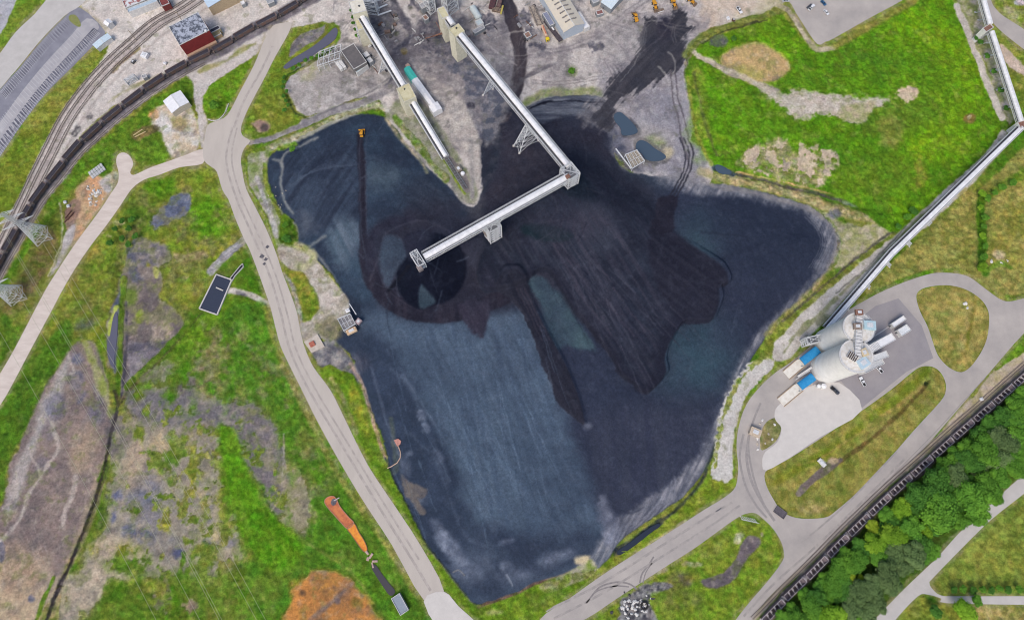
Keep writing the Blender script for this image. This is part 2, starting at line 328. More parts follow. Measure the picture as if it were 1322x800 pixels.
    for (u, v, l, ang) in ((785,290,40,62),(795,300,46,60),(770,340,60,50),(745,345,70,56),(735,350,80,60),(752,360,70,52),(800,410,60,52),(790,430,50,58),(812,400,70,55),(765,400,80,52)):
        line([(u-math.cos(R(ang))*l/2, v-math.sin(R(ang))*l/2),(u+math.cos(R(ang))*l/2, v+math.sin(R(ang))*l/2)], 2.2, (82,76,90), soft=1.8, rough=1.2, a=.42)
    blob(770,290,24,(62,66,80),(50,54,68),soft=12,rough=6,a=.7,ry=34,rot=-30,n=A1)
    poly([(700,395),(716,372),(742,410),(768,452),(740,440),(715,450)], (58,78,88), (52,66,80), soft=5, rough=2)
    poly([(683,366),(700,356),(716,376),(736,405),(752,428),(768,448),(745,450),(722,436),(703,402)], (64,82,92), (56,70,84), soft=3, rough=2)
    blob(706,300,34,(18,32,40),(26,40,48),soft=4,rough=2,ry=11,rot=8)
    blob(740,238,22,(24,32,44),(30,38,50),soft=5,rough=4,ry=15,rot=10); blob(752,246,20,(26,34,46),soft=8,rough=5,ry=10,rot=25,a=.8)
    blob(735,290,50,(58,54,68),(44,46,60),soft=14,rough=10,a=.5,ry=22,n=fan(738,240,30,40,6))
    poly([(660,180),(720,190),(735,220),(700,240),(640,260),(632,220)], (56,52,62), (44,44,56), soft=12, rough=10, a=.7)
    poly([(622,130),(640,140),(645,200),(626,250),(620,215)], (34,40,52), (60,62,72), soft=4, rough=4, a=.85, n=N4)
    poly([(615,240),(625,262),(622,290),(600,275)], (84,84,92), (60,62,72), soft=6, rough=6, a=.6, n=N4)
    # ring road round the western cone and its pit
    ring = [(470,175),(468,210),(469,250),(471,300),(478,345),(495,375),(525,398),(560,408),(600,402),(640,385),(670,370)]
    line([(465,175,6),(467,210,10),(468,250,9),(470,300,10),(472,330,18),(488,365,30),(520,392,34),(560,404,26),(600,400,24),(650,384,20)], 12, (34,34,46), (46,44,56), soft=2.2, rough=1.5, n=A3)
    for o in (-4, 0, 4): line([(u+o, v) for u, v in ring[:5]], 1.4, (70,78,94) if o else (28,30,40), soft=1, a=.45)
    line([(478,345),(480,305),(500,290),(530,284)], 12, (40,40,54), (48,48,62), soft=4, rough=2, a=.9)
    line([(478,362),(490,330),(500,300),(540,285),(580,298),(598,325)], 2, (84,84,98), soft=1.5, a=.35)
    for k in range(5): line([(484+k*4,320),(490+k*4,355),(512+k*3,384-k*3),(545,402-k*4)], 1.2, (74,70,86), soft=1.2, a=.35)
    poly([(525,302),(560,300),(590,312),(602,338),(598,366),(580,388),(558,394),(540,398),(520,385),(510,360),(512,330)], (17,20,33), (23,27,40), soft=2.2, rough=1)
    poly([(489,328),(497,308),(512,304),(524,316),(525,330),(512,348),(502,372),(492,352)], (66,78,94), (58,66,82), soft=3, rough=2)
    poly([(520,305),(560,298),(545,330),(530,334)], (46,46,62), (38,42,56), soft=5, rough=3)
    poly([(543,366),(552,375),(562,388),(556,394),(545,397),(540,385)], (58,72,84), soft=2.5, rough=2)
    line([(527,345),(515,358),(502,374)], 5, (24,26,36), soft=2, rough=1)
    poly([(592,392),(632,390),(628,420),(624,438),(612,430),(600,415)], (46,44,58), (56,54,68), soft=3, rough=4, fine=2, n=A1)
    poly(FINGER, (33,35,47), (41,42,54), soft=1.4, rough=1.5, fine=1, n=aniso(60,40,2,21))
    for o in (-5, 0, 5): line([(672+o,372),(688+o,405),(705+o,440)], 1.4, (76,68,80), soft=1.2, a=.45)
    blob(760,550,4,(120,124,140),soft=4,rough=3,a=.6)
    line([(905,300),(940,303),(965,306)], 1.6, (36,42,56), soft=2, a=.7); line([(930,335),(960,322),(990,314),(1030,322)], 3, (38,44,60), soft=4, a=.6)
    # pale silt margins
    EDG = fan(700, 400, 60, 400, 2)
    for (pt, wd, a) in (([(860,225,30),(905,240,26),(950,247,16),(1000,258,14),(1045,272,18),(1068,295,22),(1072,320,20),(1058,348,14)],1,.9),([(1058,352,8),(1030,385,10),(1000,412,10),(975,445,12),(950,490,14),(930,540,16),(910,590,22),(880,630,34),(840,665,40),(800,690,36),(775,720,24)],1,.9)):
        s, d = sd_line(pt, 10); d = d + WN1[s]*4 + WF[s]*1.5
        mix_in(s, sstep(-5, 7, d)*a*(.5+.5*con(aniso(-60,30,2.2,31)[s])), (104,106,118), (156,154,162), con(N4[s]*.5+aniso(-62,18,1.6,32)[s]*.5, 3.5))
    for k in range(5): line([(1050-k*3,272+k*2),(1066-k*3,292+k),(1070-k*3,318),(1056-k*3,345)], 1, (140,140,150), soft=.9, a=.35)
    for k in range(6): line([(785+k*9,700-k*4),(800+k*10,684-k*4),(830+k*8,668-k*6),(850+k*4,650-k*7)], 1.3, (132,134,148), soft=1.4, a=.4, rough=1.5)
    poly([(776,640),(792,660),(800,690),(790,705),(775,690)], (132,136,154), (96,100,118), soft=6, rough=5, fine=2, n=N4, a=.8)
    for k in range(14):
        t = k/13; line([(783,738),(790+t*30,705-t*12),(800+t*70,668-t*20)], 1.2, (66,66,80) if k%2 else (128,128,140), soft=1.2, a=.4)
    line([(787,650),(810,662),(830,655)], 2, (46,50,66), soft=1.5, a=.6)
    for (u, v, r, ry, rot, a) in ((582,705,10,30,-35,.75),(570,690,8,22,-30,.7),(598,738,20,12,20,.55),(670,742,22,8,-15,.6),(710,722,16,7,-20,.75),(730,715,12,6,-10,.5),(620,730,20,16,0,.3),(655,730,8,5,0,.7),(656,698,8,2,-15,.8),(545,535,5,8,-20,.6),(550,552,5,6,0,.6),(566,588,5,10,-30,.5),(520,600,8,20,-20,.35),(535,640,14,10,30,.5),(528,585,5,4,0,.7)):
        blob(u, v, r, (120,128,148), (84,92,112), soft=r*.6, rough=3, fine=2, a=a, ry=ry, rot=rot, n=N4)
    line([(505,540),(508,570),(512,600),(505,612)], 7, (84,90,88), (60,70,76), soft=2, rough=2)
    poly([(518,612),(528,620),(540,625),(552,632),(545,642),(538,640),(545,655),(550,662),(543,664),(533,648),(522,635)], (100,94,92), (80,78,84), soft=2, rough=2.5, fine=1.5, n=N4)
    line([(478,470),(488,505),(498,540),(505,560),(520,600)], 3, (96,104,124), soft=3, rough=2, a=.5)
    blob(455,470,22,(110,108,120),(60,62,78),soft=10,rough=6,a=.7,ry=12,rot=-20,n=aniso(70,12,2,8))
    # edge of fine pale rim on the west side
    for (pt, ww, a) in (([(352,205),(364,212),(362,235),(368,260),(378,275)],3,.7),([(363,215),(366,200),(385,190),(410,178)],2.4,.9),([(385,315),(410,330),(425,350),(440,375)],3,.5),([(405,335),(398,322),(412,310),(420,305)],3,.5)):
        line(pt, ww, (150,150,148), soft=2, rough=1, a=a)
    line([(655,612+130),(662,755)], 2, (140,146,160), soft=1, a=.7); line([(585,738),(592,735),(600,742)], 1.2, (150,140,130), soft=.8, a=.6)
    # mouth silt
    poly([(680,138),(716,124),(768,124),(778,132),(768,146),(730,150),(700,158),(684,152)], (104,108,120), (66,70,84), soft=3, rough=3, n=aniso(0,12,2,33))
    line([(684,140),(700,134),(730,130),(770,133)], 2, (26,28,40), soft=1.5, rough=1.5)
def tracks():
    q = random.Random(4)
    for k in range(46):      # dozer passes on the north-west arm
        u, v = q.uniform(370, 600), q.uniform(165, 400); a = q.uniform(0, 6.28) if k % 3 else q.uniform(1.2, 1.9); L = q.uniform(15, 50); b = q.uniform(-.8, .8); pts = []
        for j in range(5): pts.append((u, v)); u += math.cos(a)*L/4; v += math.sin(a)*L/4; a += b/4
        line(pts, q.uniform(.9, 2), (84,92,110) if k % 2 else (32,38,52), soft=1, a=q.uniform(.2,.45), rough=.6)
    for k in range(80):      # pushes fanning over the fresh lobe
        a = R(q.uniform(42, 74)); r0 = q.uniform(10, 180); L = q.uniform(25, 90); u, v = 690 + r0*math.cos(a) + q.uniform(-15, 60), 290 + r0*math.sin(a)*.9
        line([(u, v), (u+math.cos(a)*L*.5+q.uniform(-2,2), v+math.sin(a)*L*.5), (u+math.cos(a)*L, v+math.sin(a)*L)], q.uniform(.8, 1.8), ((74,76,90), (30,32,45), (62,62,76))[k % 3], soft=.9, a=q.uniform(.25,.5), rough=.5)
    for k in range(60):      # raked plain
        a = R(q.uniform(60, 82)); L = q.uniform(40, 120); u, v = q.uniform(470, 720), q.uniform(420, 620)
        line([(u, v), (u+math.cos(a)*L*.5, v+math.sin(a)*L*.5+2), (u+math.cos(a)*L, v+math.sin(a)*L)], q.uniform(.7, 1.4), (104,122,146) if k % 3 else (44,56,74), soft=.9, a=q.uniform(.15,.4), rough=.6)
    for k in range(26):
        a = R(q.uniform(70, 130)); L = q.uniform(20, 70); u, v = q.uniform(770, 1000), q.uniform(280, 640)
        line([(u, v), (u+math.cos(a)*L, v+math.sin(a)*L)], q.uniform(.8, 1.6), (70,78,94) if k % 2 else (38,44,58), soft=1.2, a=q.uniform(.15,.35), rough=.8)
    for k in range(24):
        u, v = q.uniform(618, 790), q.uniform(150, 290); a = q.uniform(0, 3.14); L = q.uniform(15, 45)
        line([(u, v), (u+math.cos(a)*L*.5+3, v+math.sin(a)*L*.5), (u+math.cos(a)*L, v+math.sin(a)*L)], q.uniform(.9, 2.2), (66,64,76) if k % 2 else (30,31,44), soft=1.2, a=.35, rough=.8)
inside(coal_paint); inside(tracks)
# --- grey yard east of the pile with the settling ponds
poly([(775,150),(800,140),(838,112),(860,95),(884,80),(890,120),(900,160),(915,205),(905,240),(870,232),(840,226),(810,205),(795,185)], (150,146,150), (128,126,134), soft=6, rough=5, n=aniso(75,30,3,40))
poly([(791,147),(800,142),(812,150),(824,162),(827,174),(806,179),(799,172),(798,164),(790,158)], (58,60,70), (84,82,88), soft=2, rough=1.2, fine=1); poly([(818,182),(828,178),(840,184),(864,200),(862,210),(838,212),(822,200)], (60,62,72), (110,106,104), soft=2, rough=1.2, fine=1)
blob(825,140,18,(100,98,106),(140,136,138),soft=8,rough=6,n=N4,ry=8,rot=10,a=.8)
poly([(785,160),(800,150),(808,195),(830,222),(800,215),(788,190)], (70,74,90), (110,110,120), soft=5, rough=5, n=N4)
blob(848,182,12,(104,128,64),(150,146,110),soft=5,rough=4,n=N4,ry=6,rot=25); blob(862,196,7,(180,168,140),soft=4,rough=3)
blob(838,176,30,(166,158,148),soft=10,rough=5,a=.4,ry=12)
# spill of coal up to the loaders
SP = [(828,30),(832,18),(848,26),(862,22),(874,12),(884,18),(890,30),(903,33),(890,46),(884,54),(884,68),(880,82),(852,101),(820,121),(796,140),(790,166),(766,158),(758,146),(776,128),(785,114),(794,98),(806,84),(822,70),(827,50)]
poly([(812,22),(850,10),(892,6),(915,34),(900,60),(892,95),(856,118),(828,138),(800,165),(762,165),(748,148),(768,120),(772,80),(796,60)], (122,118,124), (150,144,146), soft=8, rough=9, fine=4, n=con(N4,2), a=.7, sk=(aniso(-52, 30, 3, 44), 20))
poly(SP, (66,65,73), (50,50,59), soft=3, rough=4, fine=3, sk=(aniso(-52, 26, 2.4, 43), 15), n=aniso(-48,40,2.5,41), cls=2)
blob(858,38,12,(42,42,56),(56,54,64),soft=6,rough=4,ry=18)
for k in range(9): line([(800+k*2,118-k*2),(790+k*4,96-k*3),(780+k*4,76+k*2)], 1.4, (76,72,80), soft=1.2, a=.5, rough=1)
for k in range(5): line([(832-k*2,60),(834-k*3,40),(826-k*2,26)], 1.1, (120,116,120), soft=1, a=.4)
line([(824,74),(838,60),(856,46)], 1.5, (110,104,112), soft=1.4, a=.4); line([(800,106),(818,84),(826,70)], 1, (150,146,146), soft=1, a=.5)
for k in range(6): line([(868-k*3,42-k*3),(884,22+k*6),(901,32+k*3)], 1.2, (92,88,92), soft=1.5, a=.5)
for (pt) in ([(866,92),(868,120),(874,148),(880,176),(888,205),(892,218)], [(872,90),(874,118),(882,150),(890,180),(896,205)], [(884,60),(888,90)]):
    line(pt, 2.2, (84,78,84), soft=1, a=.85)
for o in (0, 5, 10): line([(878+o,178),(884+o,195),(884+o*.9,215),(872+o*.9,240),(856+o,268),(848+o*.8,285)], 2, (40,40,50), soft=1, a=.85)
poly([(849,256),(875,254),(870,278),(868,300),(838,300),(846,276)], (34,34,46), (42,41,53), soft=2, rough=2)
for o in (2, 7, 12): line([(895+o-o*.6,200),(898+o*.3,222),(880+o*.5,250)], 1.4, (120,118,126), soft=1.3, a=.3)
# the dark haul strip and its fan
line([(652,-10),(660,20),(668,50),(672,75),(668,105),(660,130),(650,150)], 17, (68,62,68), (56,52,60), soft=1.8, rough=1.5, n=aniso(80,30,2,50), cls=2)
line([(652,-10),(664,30),(670,75),(664,118)], 3, (88,80,84), soft=1.5, a=.4)
for k in range(9): line([(662+k*.8,124-k*2),(676+k*1.5,104-k*1.5),(690+k*3.2,96-k*1.6)], 1.8, (80,76,82), soft=1.8, a=.5, rough=1)
poly([(628,150),(650,130),(668,125),(672,138),(650,150),(640,170),(632,215),(622,215)], (50,50,60), (40,42,54), soft=4, rough=4, cls=2)
# tyre arcs / stains
for (u, v) in ((790,50),(690,58)): blob(u, v, 5, (100,96,100), (140,134,132), soft=3, rough=4, fine=3, n=N4)
poly([(588,92),(640,90),(662,118),(652,150),(632,185),(626,175),(616,135),(600,112)], (98,98,108), (134,130,132), soft=6, rough=8, fine=4, n=N4, a=.85)
poly([(600,125),(618,150),(624,180),(612,165)], (66,68,82), (100,98,106), soft=5, rough=5, fine=3, n=N4, a=.8)
poly([(530,140),(548,150),(572,190),(590,212),(580,215),(555,185),(535,160)], (60,62,76), (92,92,100), soft=4, rough=4, fine=3, n=N4, a=.85)
poly([(500,95),(520,98),(512,112),(500,118)], (58,60,72), soft=3, rough=4, fine=2, a=.8)
poly([(470,0),(500,5),(508,40),(492,60),(478,30)], (80,80,90), (120,116,118), soft=6, rough=7, fine=4, n=N4, a=.8)
poly([(640,60),(660,60),(664,110),(650,140),(632,130),(640,90)], (112,108,112), (140,136,136), soft=6, rough=6, fine=3, n=N4, a=.6)
poly([(740,20),(770,30),(800,20),(830,30),(826,60),(800,80),(775,70)], (140,134,134), (166,160,156), soft=10, rough=8, fine=3, n=N4, a=.6)
for k in range(26):
    r_ = random.Random(k); u_, v_ = r_.uniform(480,760), r_.uniform(0,130); blob(u_, v_, r_.uniform(2,5), (84,82,90), (120,116,118), soft=3, rough=4, fine=3, a=.6, n=N1, ry=r_.uniform(1.5,3.5), rot=r_.uniform(0,180))
poly([(592,96),(612,90),(640,100),(652,118),(648,150),(634,180),(627,172),(622,152),(612,132),(600,114)], (74,78,92), (108,106,114), soft=3, rough=6, fine=4, n=con(N4, 2.5), a=.9)
poly([(570,60),(600,70),(606,92),(590,100),(575,86)], (72,76,90), (112,110,118), soft=4, rough=7, fine=4, n=con(N4, 2.5), a=.8)
poly([(536,112),(552,100),(566,104),(590,122),(608,150),(618,182),(618,250),(606,240),(604,205),(590,190),(572,176),(556,150),(545,130)], (190,182,172), (160,152,146), soft=2.5, rough=4, fine=3, n=N4, a=.9)
blob(608,137,5,(44,44,56),(60,58,68),soft=2,rough=1.5)
for k in range(44):
    r_ = random.Random(100+k); u_, v_ = r_.uniform(470,880), r_.uniform(-5,128); a_ = r_.uniform(0,6.28); b_ = r_.uniform(-1,1); L_ = r_.uniform(25,80); pt = []
    for j in range(5): pt.append((u_, v_)); u_ += math.cos(a_)*L_/4; v_ += math.sin(a_)*L_/4*.6; a_ += b_/4
    (ruts if k % 2 else line)(*((pt, 3.6, .9, (116,110,112)) if k % 2 else (pt, r_.uniform(1,2.4), (104,100,106) if k % 4 else (202,196,190))), **(dict(a=.45) if k % 2 else dict(a=.4, soft=1.2, rough=.8)))
for (u, v, r, ry, rot) in ((540,8,12,6,20),(556,30,10,16,0),(486,40,8,16,-20),(520,30,10,6,40),(575,70,12,6,30),(548,62,14,6,0),(632,30,8,12,0),(680,30,8,18,-25),(694,60,10,5,0),(770,60,10,8,0),(612,66,14,5,0)):
    blob(u, v, r, (66,66,78), (104,100,106), soft=2.5, rough=6, fine=5, n=N1, ry=ry, rot=rot, a=.85)
# --- strip (spit) between the conveyors and the pile
poly([(497,150),(512,158),(530,182),(552,205),(575,232),(598,258),(612,262),(617,250),(612,235),(600,215),(585,190),(570,165),(552,140),(530,128),(512,128)], (150,146,132), (116,122,92), soft=2.5, rough=3, n=N4, cls=3)
line([(510,150),(525,172),(545,195),(560,215),(575,232)], 9, (92,122,50), (150,150,130), soft=2, rough=3, n=N4, cls=1)
line([(500,155),(518,180),(538,200),(552,222)], 5, (176,160,140), (90,96,80), soft=2, rough=2, n=N4)
line([(572,195),(585,212),(600,232),(604,245)], 8, (112,106,106), soft=1); line([(565,195),(578,215),(592,240),(600,250)], 3, (116,134,56), soft=1, cls=1)
line([(608,180),(610,215),(610,255)], 6, (170,164,158), (130,126,124), soft=2)
# --- perimeter track and green strips round the pile (north-west)
line([(322,182),(345,178),(370,168),(395,158),(425,145),(460,135),(490,122),(512,105),(520,98)], 11, (150,144,142), (120,116,120), soft=2, rough=1, cls=3)
line([(330,182),(360,172),(392,160),(410,150)], 7, (104,100,106), soft=3, a=.6)
line([(330,200),(350,190),(385,178),(420,160),(455,145),(485,136),(500,142)], 9, (188,184,174), (150,150,130), soft=2, rough=2, n=N4)
line([(360,192),(375,188),(382,186)], 6, (96,140,44), (130,150,80), soft=2, rough=2, cls=1)
poly([(372,42),(384,40),(376,55),(372,72),(362,88),(368,94),(388,88),(405,76),(428,62),(436,42),(440,48),(430,62),(412,76),(388,92),(372,100),(366,112),(370,128),(380,142),(388,158),(372,166),(345,176),(322,180),(311,172),(313,160),(330,122),(355,74)], (96,132,40), (118,134,50), soft=1.5, rough=1.5, n=N12, cls=1)
blob(355,145,26,(134,132,60),(110,124,48),soft=8,rough=5,a=.7)
blob(338,163,12,(120,94,88),(160,130,116),soft=3,rough=3,n=N4,ry=8,rot=20,cls=0); blob(341,165,5,(78,66,66),soft=2)
poly([(372,70),(378,56),(390,44),(410,36),(420,32),(416,46),(395,58),(375,74)], (98,94,98), (128,124,124), soft=1.5, rough=2, n=N4, cls=0)
line([(372,130),(366,112),(370,98),(385,90),(412,75),(430,62)], 3, (60,84,34), (80,104,40), soft=1.2, rough=1.5)
# the substation pad
poly([(374,100),(390,92),(415,78),(435,62),(480,60),(505,98),(480,118),(440,134),(400,150),(386,142),(374,124)], (176,170,166), (142,136,132), soft=1.5, rough=1.5, n=N4, cls=3)
blob(400,92,12,(150,150,110),(170,160,150),soft=6,rough=5,n=N4); blob(430,100,30,(124,118,116),(160,154,150),soft=12,rough=7,n=N4,ry=10,rot=-25,a=.7)
line([(400,153),(440,136),(478,118),(505,98)], 2, (90,88,90), soft=1, a=.6); line([(370,128),(382,146),(398,153)], 2, (70,84,50), soft=1)
# --- north-west block: rail land, grass, bare dirt
poly([(133,42),(140,60),(125,85),(100,115),(75,150),(55,190),(35,230),(15,270),(-40,330),(-40,265),(0,205),(30,160),(60,122),(95,86)], (124,136,52), (100,130,40), soft=2, rough=1, n=N12, cls=1)
poly([(110,60),(130,70),(95,115),(60,165),(40,160),(80,100)], (150,144,78), soft=10, rough=5, a=.6)
poly([(24,-10),(72,-10),(45,18),(20,42),(0,69),(-40,110),(-40,80),(0,45),(14,20)], (104,136,44), (120,140,56), soft=1.5, n=N12, cls=1)
poly([(-30,-20),(24,-20),(12,22),(0,44),(-30,70)], (166,166,172), soft=1.5, cls=3)
poly([(-40,330),(15,272),(25,262),(0,300),(-40,400)], (170,158,140), soft=2, a=.6)
# grass under the curve of the left railway
poly([(112,198),(140,176),(175,150),(205,125),(232,105),(246,102),(250,118),(246,140),(255,158),(250,185),(222,205),(188,214),(170,205),(165,196),(150,200),(148,215),(128,235),(108,225),(95,240),(80,262),(60,290),(40,320),(15,360),(0,395),(-40,440),(-40,400),(0,360),(50,285)], (98,138,40), (74,110,34), soft=2, rough=3, n=N4, cls=1)
poly([(196,152),(208,138),(232,128),(248,140),(256,160),(258,185),(250,200),(225,208),(212,190),(205,170)], (188,170,144), (200,196,188), soft=2.5, rough=4, fine=1, n=N4, cls=0)
blob(212,160,10,(206,202,198),(190,184,178),soft=3,rough=2,ry=14,rot=-20); blob(199,148,6,(222,170,130),soft=3,rough=3)
blob(232,160,10,(140,136,90),(170,150,110),soft=3,rough=4,n=N4)
poly([(168,172),(180,166),(200,162),(206,168),(192,176),(176,182)], (86,80,60), (120,104,74), soft=2, rough=2, n=N4)
poly([(95,255),(108,236),(125,228),(142,240),(140,258),(120,280),(108,305),(96,320),(90,300),(98,280)], (196,150,112), (176,150,116), soft=4, rough=5, n=N4, cls=0)
poly([(86,262),(98,255),(106,262),(98,285),(90,300),(82,282)], (130,104,92), (160,130,110), soft=2, rough=3, n=N4, cls=0)
poly([(130,236),(150,222),(154,232),(140,252)], (184,178,176), (160,154,150), soft=3, rough=3, n=N4)
poly([(85,300),(98,288),(92,315),(75,345),(62,358),(76,330)], (150,144,146), (178,170,166), soft=2, rough=1.5, cls=3)
poly([(45,310),(60,290),(72,300),(78,322),(62,350),(45,372),(20,395),(10,385),(30,350)], (126,106,84), (100,100,52), soft=4, rough=6, fine=2, n=N4, a=.85)
poly([(20,365),(50,350),(48,375),(20,402),(0,410),(0,380)], (124,104,84), (96,104,48), soft=4, rough=5, n=N4, a=.85)
line([(76,262),(80,285),(80,310),(70,340),(62,356)], 2, (190,182,168), soft=1, a=.8)
# small green wedge east of the shed
poly([(328,74),(322,88),(308,116),(295,146),(283,155),(268,152),(263,138),(266,118),(280,104),(300,92)], (90,136,30), (112,144,44), soft=1.5, rough=1, n=N12, cls=1)
line([(294,136),(288,150),(278,156),(268,154)], 1.4, (206,198,186), soft=.6)
line([(258,92),(285,82),(318,62),(330,56)], 5, (160,150,110), (130,134,80), soft=2, rough=3, n=N4)
# --- west meadow between dirt track and haul road
poly([(170,228),(200,218),(262,212),(280,222),(290,248),(305,285),(314,310),(300,318),(285,335),(270,352),(250,395),(200,450),(155,500),(120,440),(60,420),(95,350),(130,300)], (104,136,40), (140,136,64), soft=4, rough=5, n=N12, cls=1)
for (u, v, r, ry, rot, c1, c2, a) in ((205,240,22,14,-15,(70,120,26),(94,142,30),.9),(268,282,26,30,0,(78,132,26),(100,150,34),.9),(180,275,22,26,0,(60,100,30),(90,120,44),.8),(160,330,26,40,10,(96,128,40),(116,120,58),.6),(245,215,18,8,0,(140,140,90),(150,130,100),.7),(130,380,30,30,0,(120,122,60),(104,128,44),.8),(105,400,26,20,0,(112,112,66),(100,130,46),.7),(300,270,10,30,-25,(130,140,60),(110,130,50),.7),(245,350,24,20,0,(128,140,64),(96,132,40),.8),(100,340,16,20,-20,(104,104,70),(110,124,60),.7)):
    blob(u, v, r, c1, c2, ry=ry, rot=rot, soft=8, rough=6, fine=2, a=a, n=N4)
poly([(215,265),(226,252),(242,250),(246,262),(238,278),(222,285),(212,290),(200,296),(196,286)], (104,110,130), (80,86,106), soft=2.5, rough=4, fine=2, n=N4, cls=0)
poly([(170,315),(182,308),(205,312),(218,322),(222,335),(205,345),(190,338),(186,355),(170,350),(162,335)], (86,84,96), (140,132,126), soft=4, rough=5, fine=2, n=N4, cls=0)
poly([(222,326),(240,328),(262,322),(270,332),(250,338),(228,338)], (124,108,92), (170,156,130), soft=3, rough=3, n=N4, a=.85)
for (u, v, r) in ((232,337,6),(250,330,5),(237,358,6),(153,287,8),(130,300,5),(140,305,4),(262,334,4)): blob(u, v, r, (190,182,150), (160,156,110), ry=r*.5, soft=2, rough=3, fine=2, n=N4)
line([(316,310),(300,322),(285,335),(272,350)], 10, (186,182,178), (120,120,126), soft=2, rough=2, n=aniso(-40,20,2,60), cls=0)
line([(296,375),(318,378),(345,393)], 8, (192,186,176), (170,164,150), soft=1.5, rough=1.5, n=N4, cls=0); blob(312,379,7,(90,88,96),(140,136,130),ry=3,rot=20,soft=2,rough=2)
# wet hollow
poly([(163,340),(180,345),(205,348),(210,370),(205,385),(222,395),(235,412),(232,425),(215,448),(190,478),(165,505),(154,510),(150,480),(140,470),(137,440),(142,400),(152,375)], (92,84,86), (122,112,106), soft=4, rough=4, fine=1, n=N12, cls=0)
poly([(163,318),(172,325),(178,350),(186,362),(170,366),(165,345)], (70,74,90), (90,92,106), soft=3, rough=3)
poly([(138,440),(143,405),(152,380),(158,372),(160,400),(155,440),(150,482),(143,470)], (92,98,116), (78,84,100), soft=2.5, rough=1.5, cls=0)
poly([(200,418),(215,414),(222,430),(205,445),(195,440)], (176,158,140), (140,126,116), soft=4, rough=4, n=N4)
poly([(165,440),(200,445),(212,438),(205,455),(180,478),(164,500),(166,470)], (124,118,122), (100,96,104), soft=3, rough=2)
poly([(166,446),(190,440),(215,440),(212,452),(190,450),(170,458)], (80,78,90), soft=3, rough=2, a=.8)
line([(141,432),(142,420),(148,400),(152,396)], 4, (170,180,80), soft=1.5, rough=1); blob(181,408,5,(140,150,44),(110,130,50),ry=9,soft=2.5,rough=3); blob(202,352,4,(160,160,90),ry=8,soft=2,rough=2)
blob(168,380,10,(110,126,50),(90,110,44),ry=14,soft=4,rough=4); 
line([(160,360),(157,400),(155,450),(152,500),(150,520)], 7, (96,130,44), (74,106,34), soft=2, rough=1.5, n=N4, cls=1)
line([(163,390),(164,430),(160,480),(156,515)], 3.2, (62,60,70), soft=1, rough=.8)
line([(240,425),(215,450),(190,475),(165,500)], 10, (104,136,44), (70,104,34), soft=2, rough=2, n=N4, cls=1)
line(CREEK2, 3, (62,58,50), (84,78,60), soft=1.2, rough=1)
poly([(270,400),(300,385),(340,400),(330,430),(290,440),(250,460),(200,500),(180,500),(230,440)], (104,142,38), (84,126,34), soft=6, rough=5, n=N12, cls=1)
# --- south-west barren
poly([(85,455),(100,440),(122,445),(135,480),(142,520),(146,550),(138,590),(122,640),(104,690),(80,740),(55,790),(40,830),(-40,830),(-40,700),(0,660),(12,600),(30,560),(50,510),(70,470)], (138,122,114), (112,100,98), soft=4, rough=4, fine=1.5, n=N12, cls=0)
poly([(-40,690),(10,700),(60,720),(60,790),(30,830),(-40,830)], (176,156,128), (150,130,110), soft=14, rough=8, n=N12)
poly([(90,462),(62,505),(40,560),(14,620),(8,660),(22,650),(38,600),(60,545),(80,505)], (164,156,152), (146,140,136), soft=5, rough=3)
for (u, v, r, ry, rot, a) in ((99,463,9,9,0,.9),(98,490,10,12,0,.9),(104,512,8,10,0,.6),(72,525,12,20,10,.6),(122,535,12,16,0,.6),(112,550,9,10,0,.4),(55,600,14,12,0,.3),(2,712,5,14,0,.8),(40,773,5,6,0,.9),(108,420,14,7,-10,.7),(130,505,8,22,0,.4),(60,560,10,14,0,.3)):
    blob(u, v, r, (80,84,106), (104,104,120), ry=ry, rot=rot, soft=r*.5, rough=4, fine=2, a=a, n=N4)
poly([(100,430),(112,440),(128,470),(140,505),(148,530),(146,545),(130,510),(116,470)], (128,138,66), (150,146,110), soft=3, rough=3, n=N4)
for pt, ww in (([(67,545),(72,562),(74,580),(62,600),(50,618),(36,640),(28,665),(10,690),(-10,705)],4),([(38,578),(42,592),(50,605),(52,618)],3),([(98,615),(94,640),(84,660),(80,680)],5),([(22,610),(20,640),(5,655)],4),([(85,450),(95,480),(90,482)],2)):
    line(pt, ww, (186,176,166), (168,158,150), soft=2, rough=2, n=N4, a=.8)
for k in range(5): line([(20+k*8,680),(50+k*4,735),(62,760)], 1, (160,150,142), soft=1, a=.4)
poly([(96,480),(110,500),(96,520),(86,505)], (150,130,110), soft=4, rough=4, a=.35)
poly([(112,540),(130,560),(118,600),(95,610),(90,580)], (160,140,114), (140,126,110), soft=8, rough=6, a=.6)
poly([(0,400),(40,460),(62,440),(85,410),(95,425),(90,450),(70,480),(52,510),(30,560),(10,600),(0,650),(-40,690),(-40,560),(0,520)], (84,124,36), (64,100,32), soft=3, rough=3, n=N4, cls=1)
line([(134,600),(122,645),(106,688),(88,730),(66,790)], 14, (180,158,132), (150,134,116), soft=3, rough=3, n=N4, a=.7)
for (a_, b_) in ((0,22),(16,34)):
    line([(150,545),(140,590),(130,620)], 8, (98,130,46), (76,106,36), soft=2, rough=2, n=N4, cls=1)
line([(162,560),(152,610),(138,650),(128,680)], 8, (88,124,40), (66,100,34), soft=2, rough=2, n=N4, cls=1)
line([(100,745),(86,770),(74,800)], 9, (88,124,40), (130,130,80), soft=2, rough=2, n=N4, cls=1); line([(70,745),(56,775),(46,800)], 5, (98,130,46), soft=1.5, rough=2, cls=1)
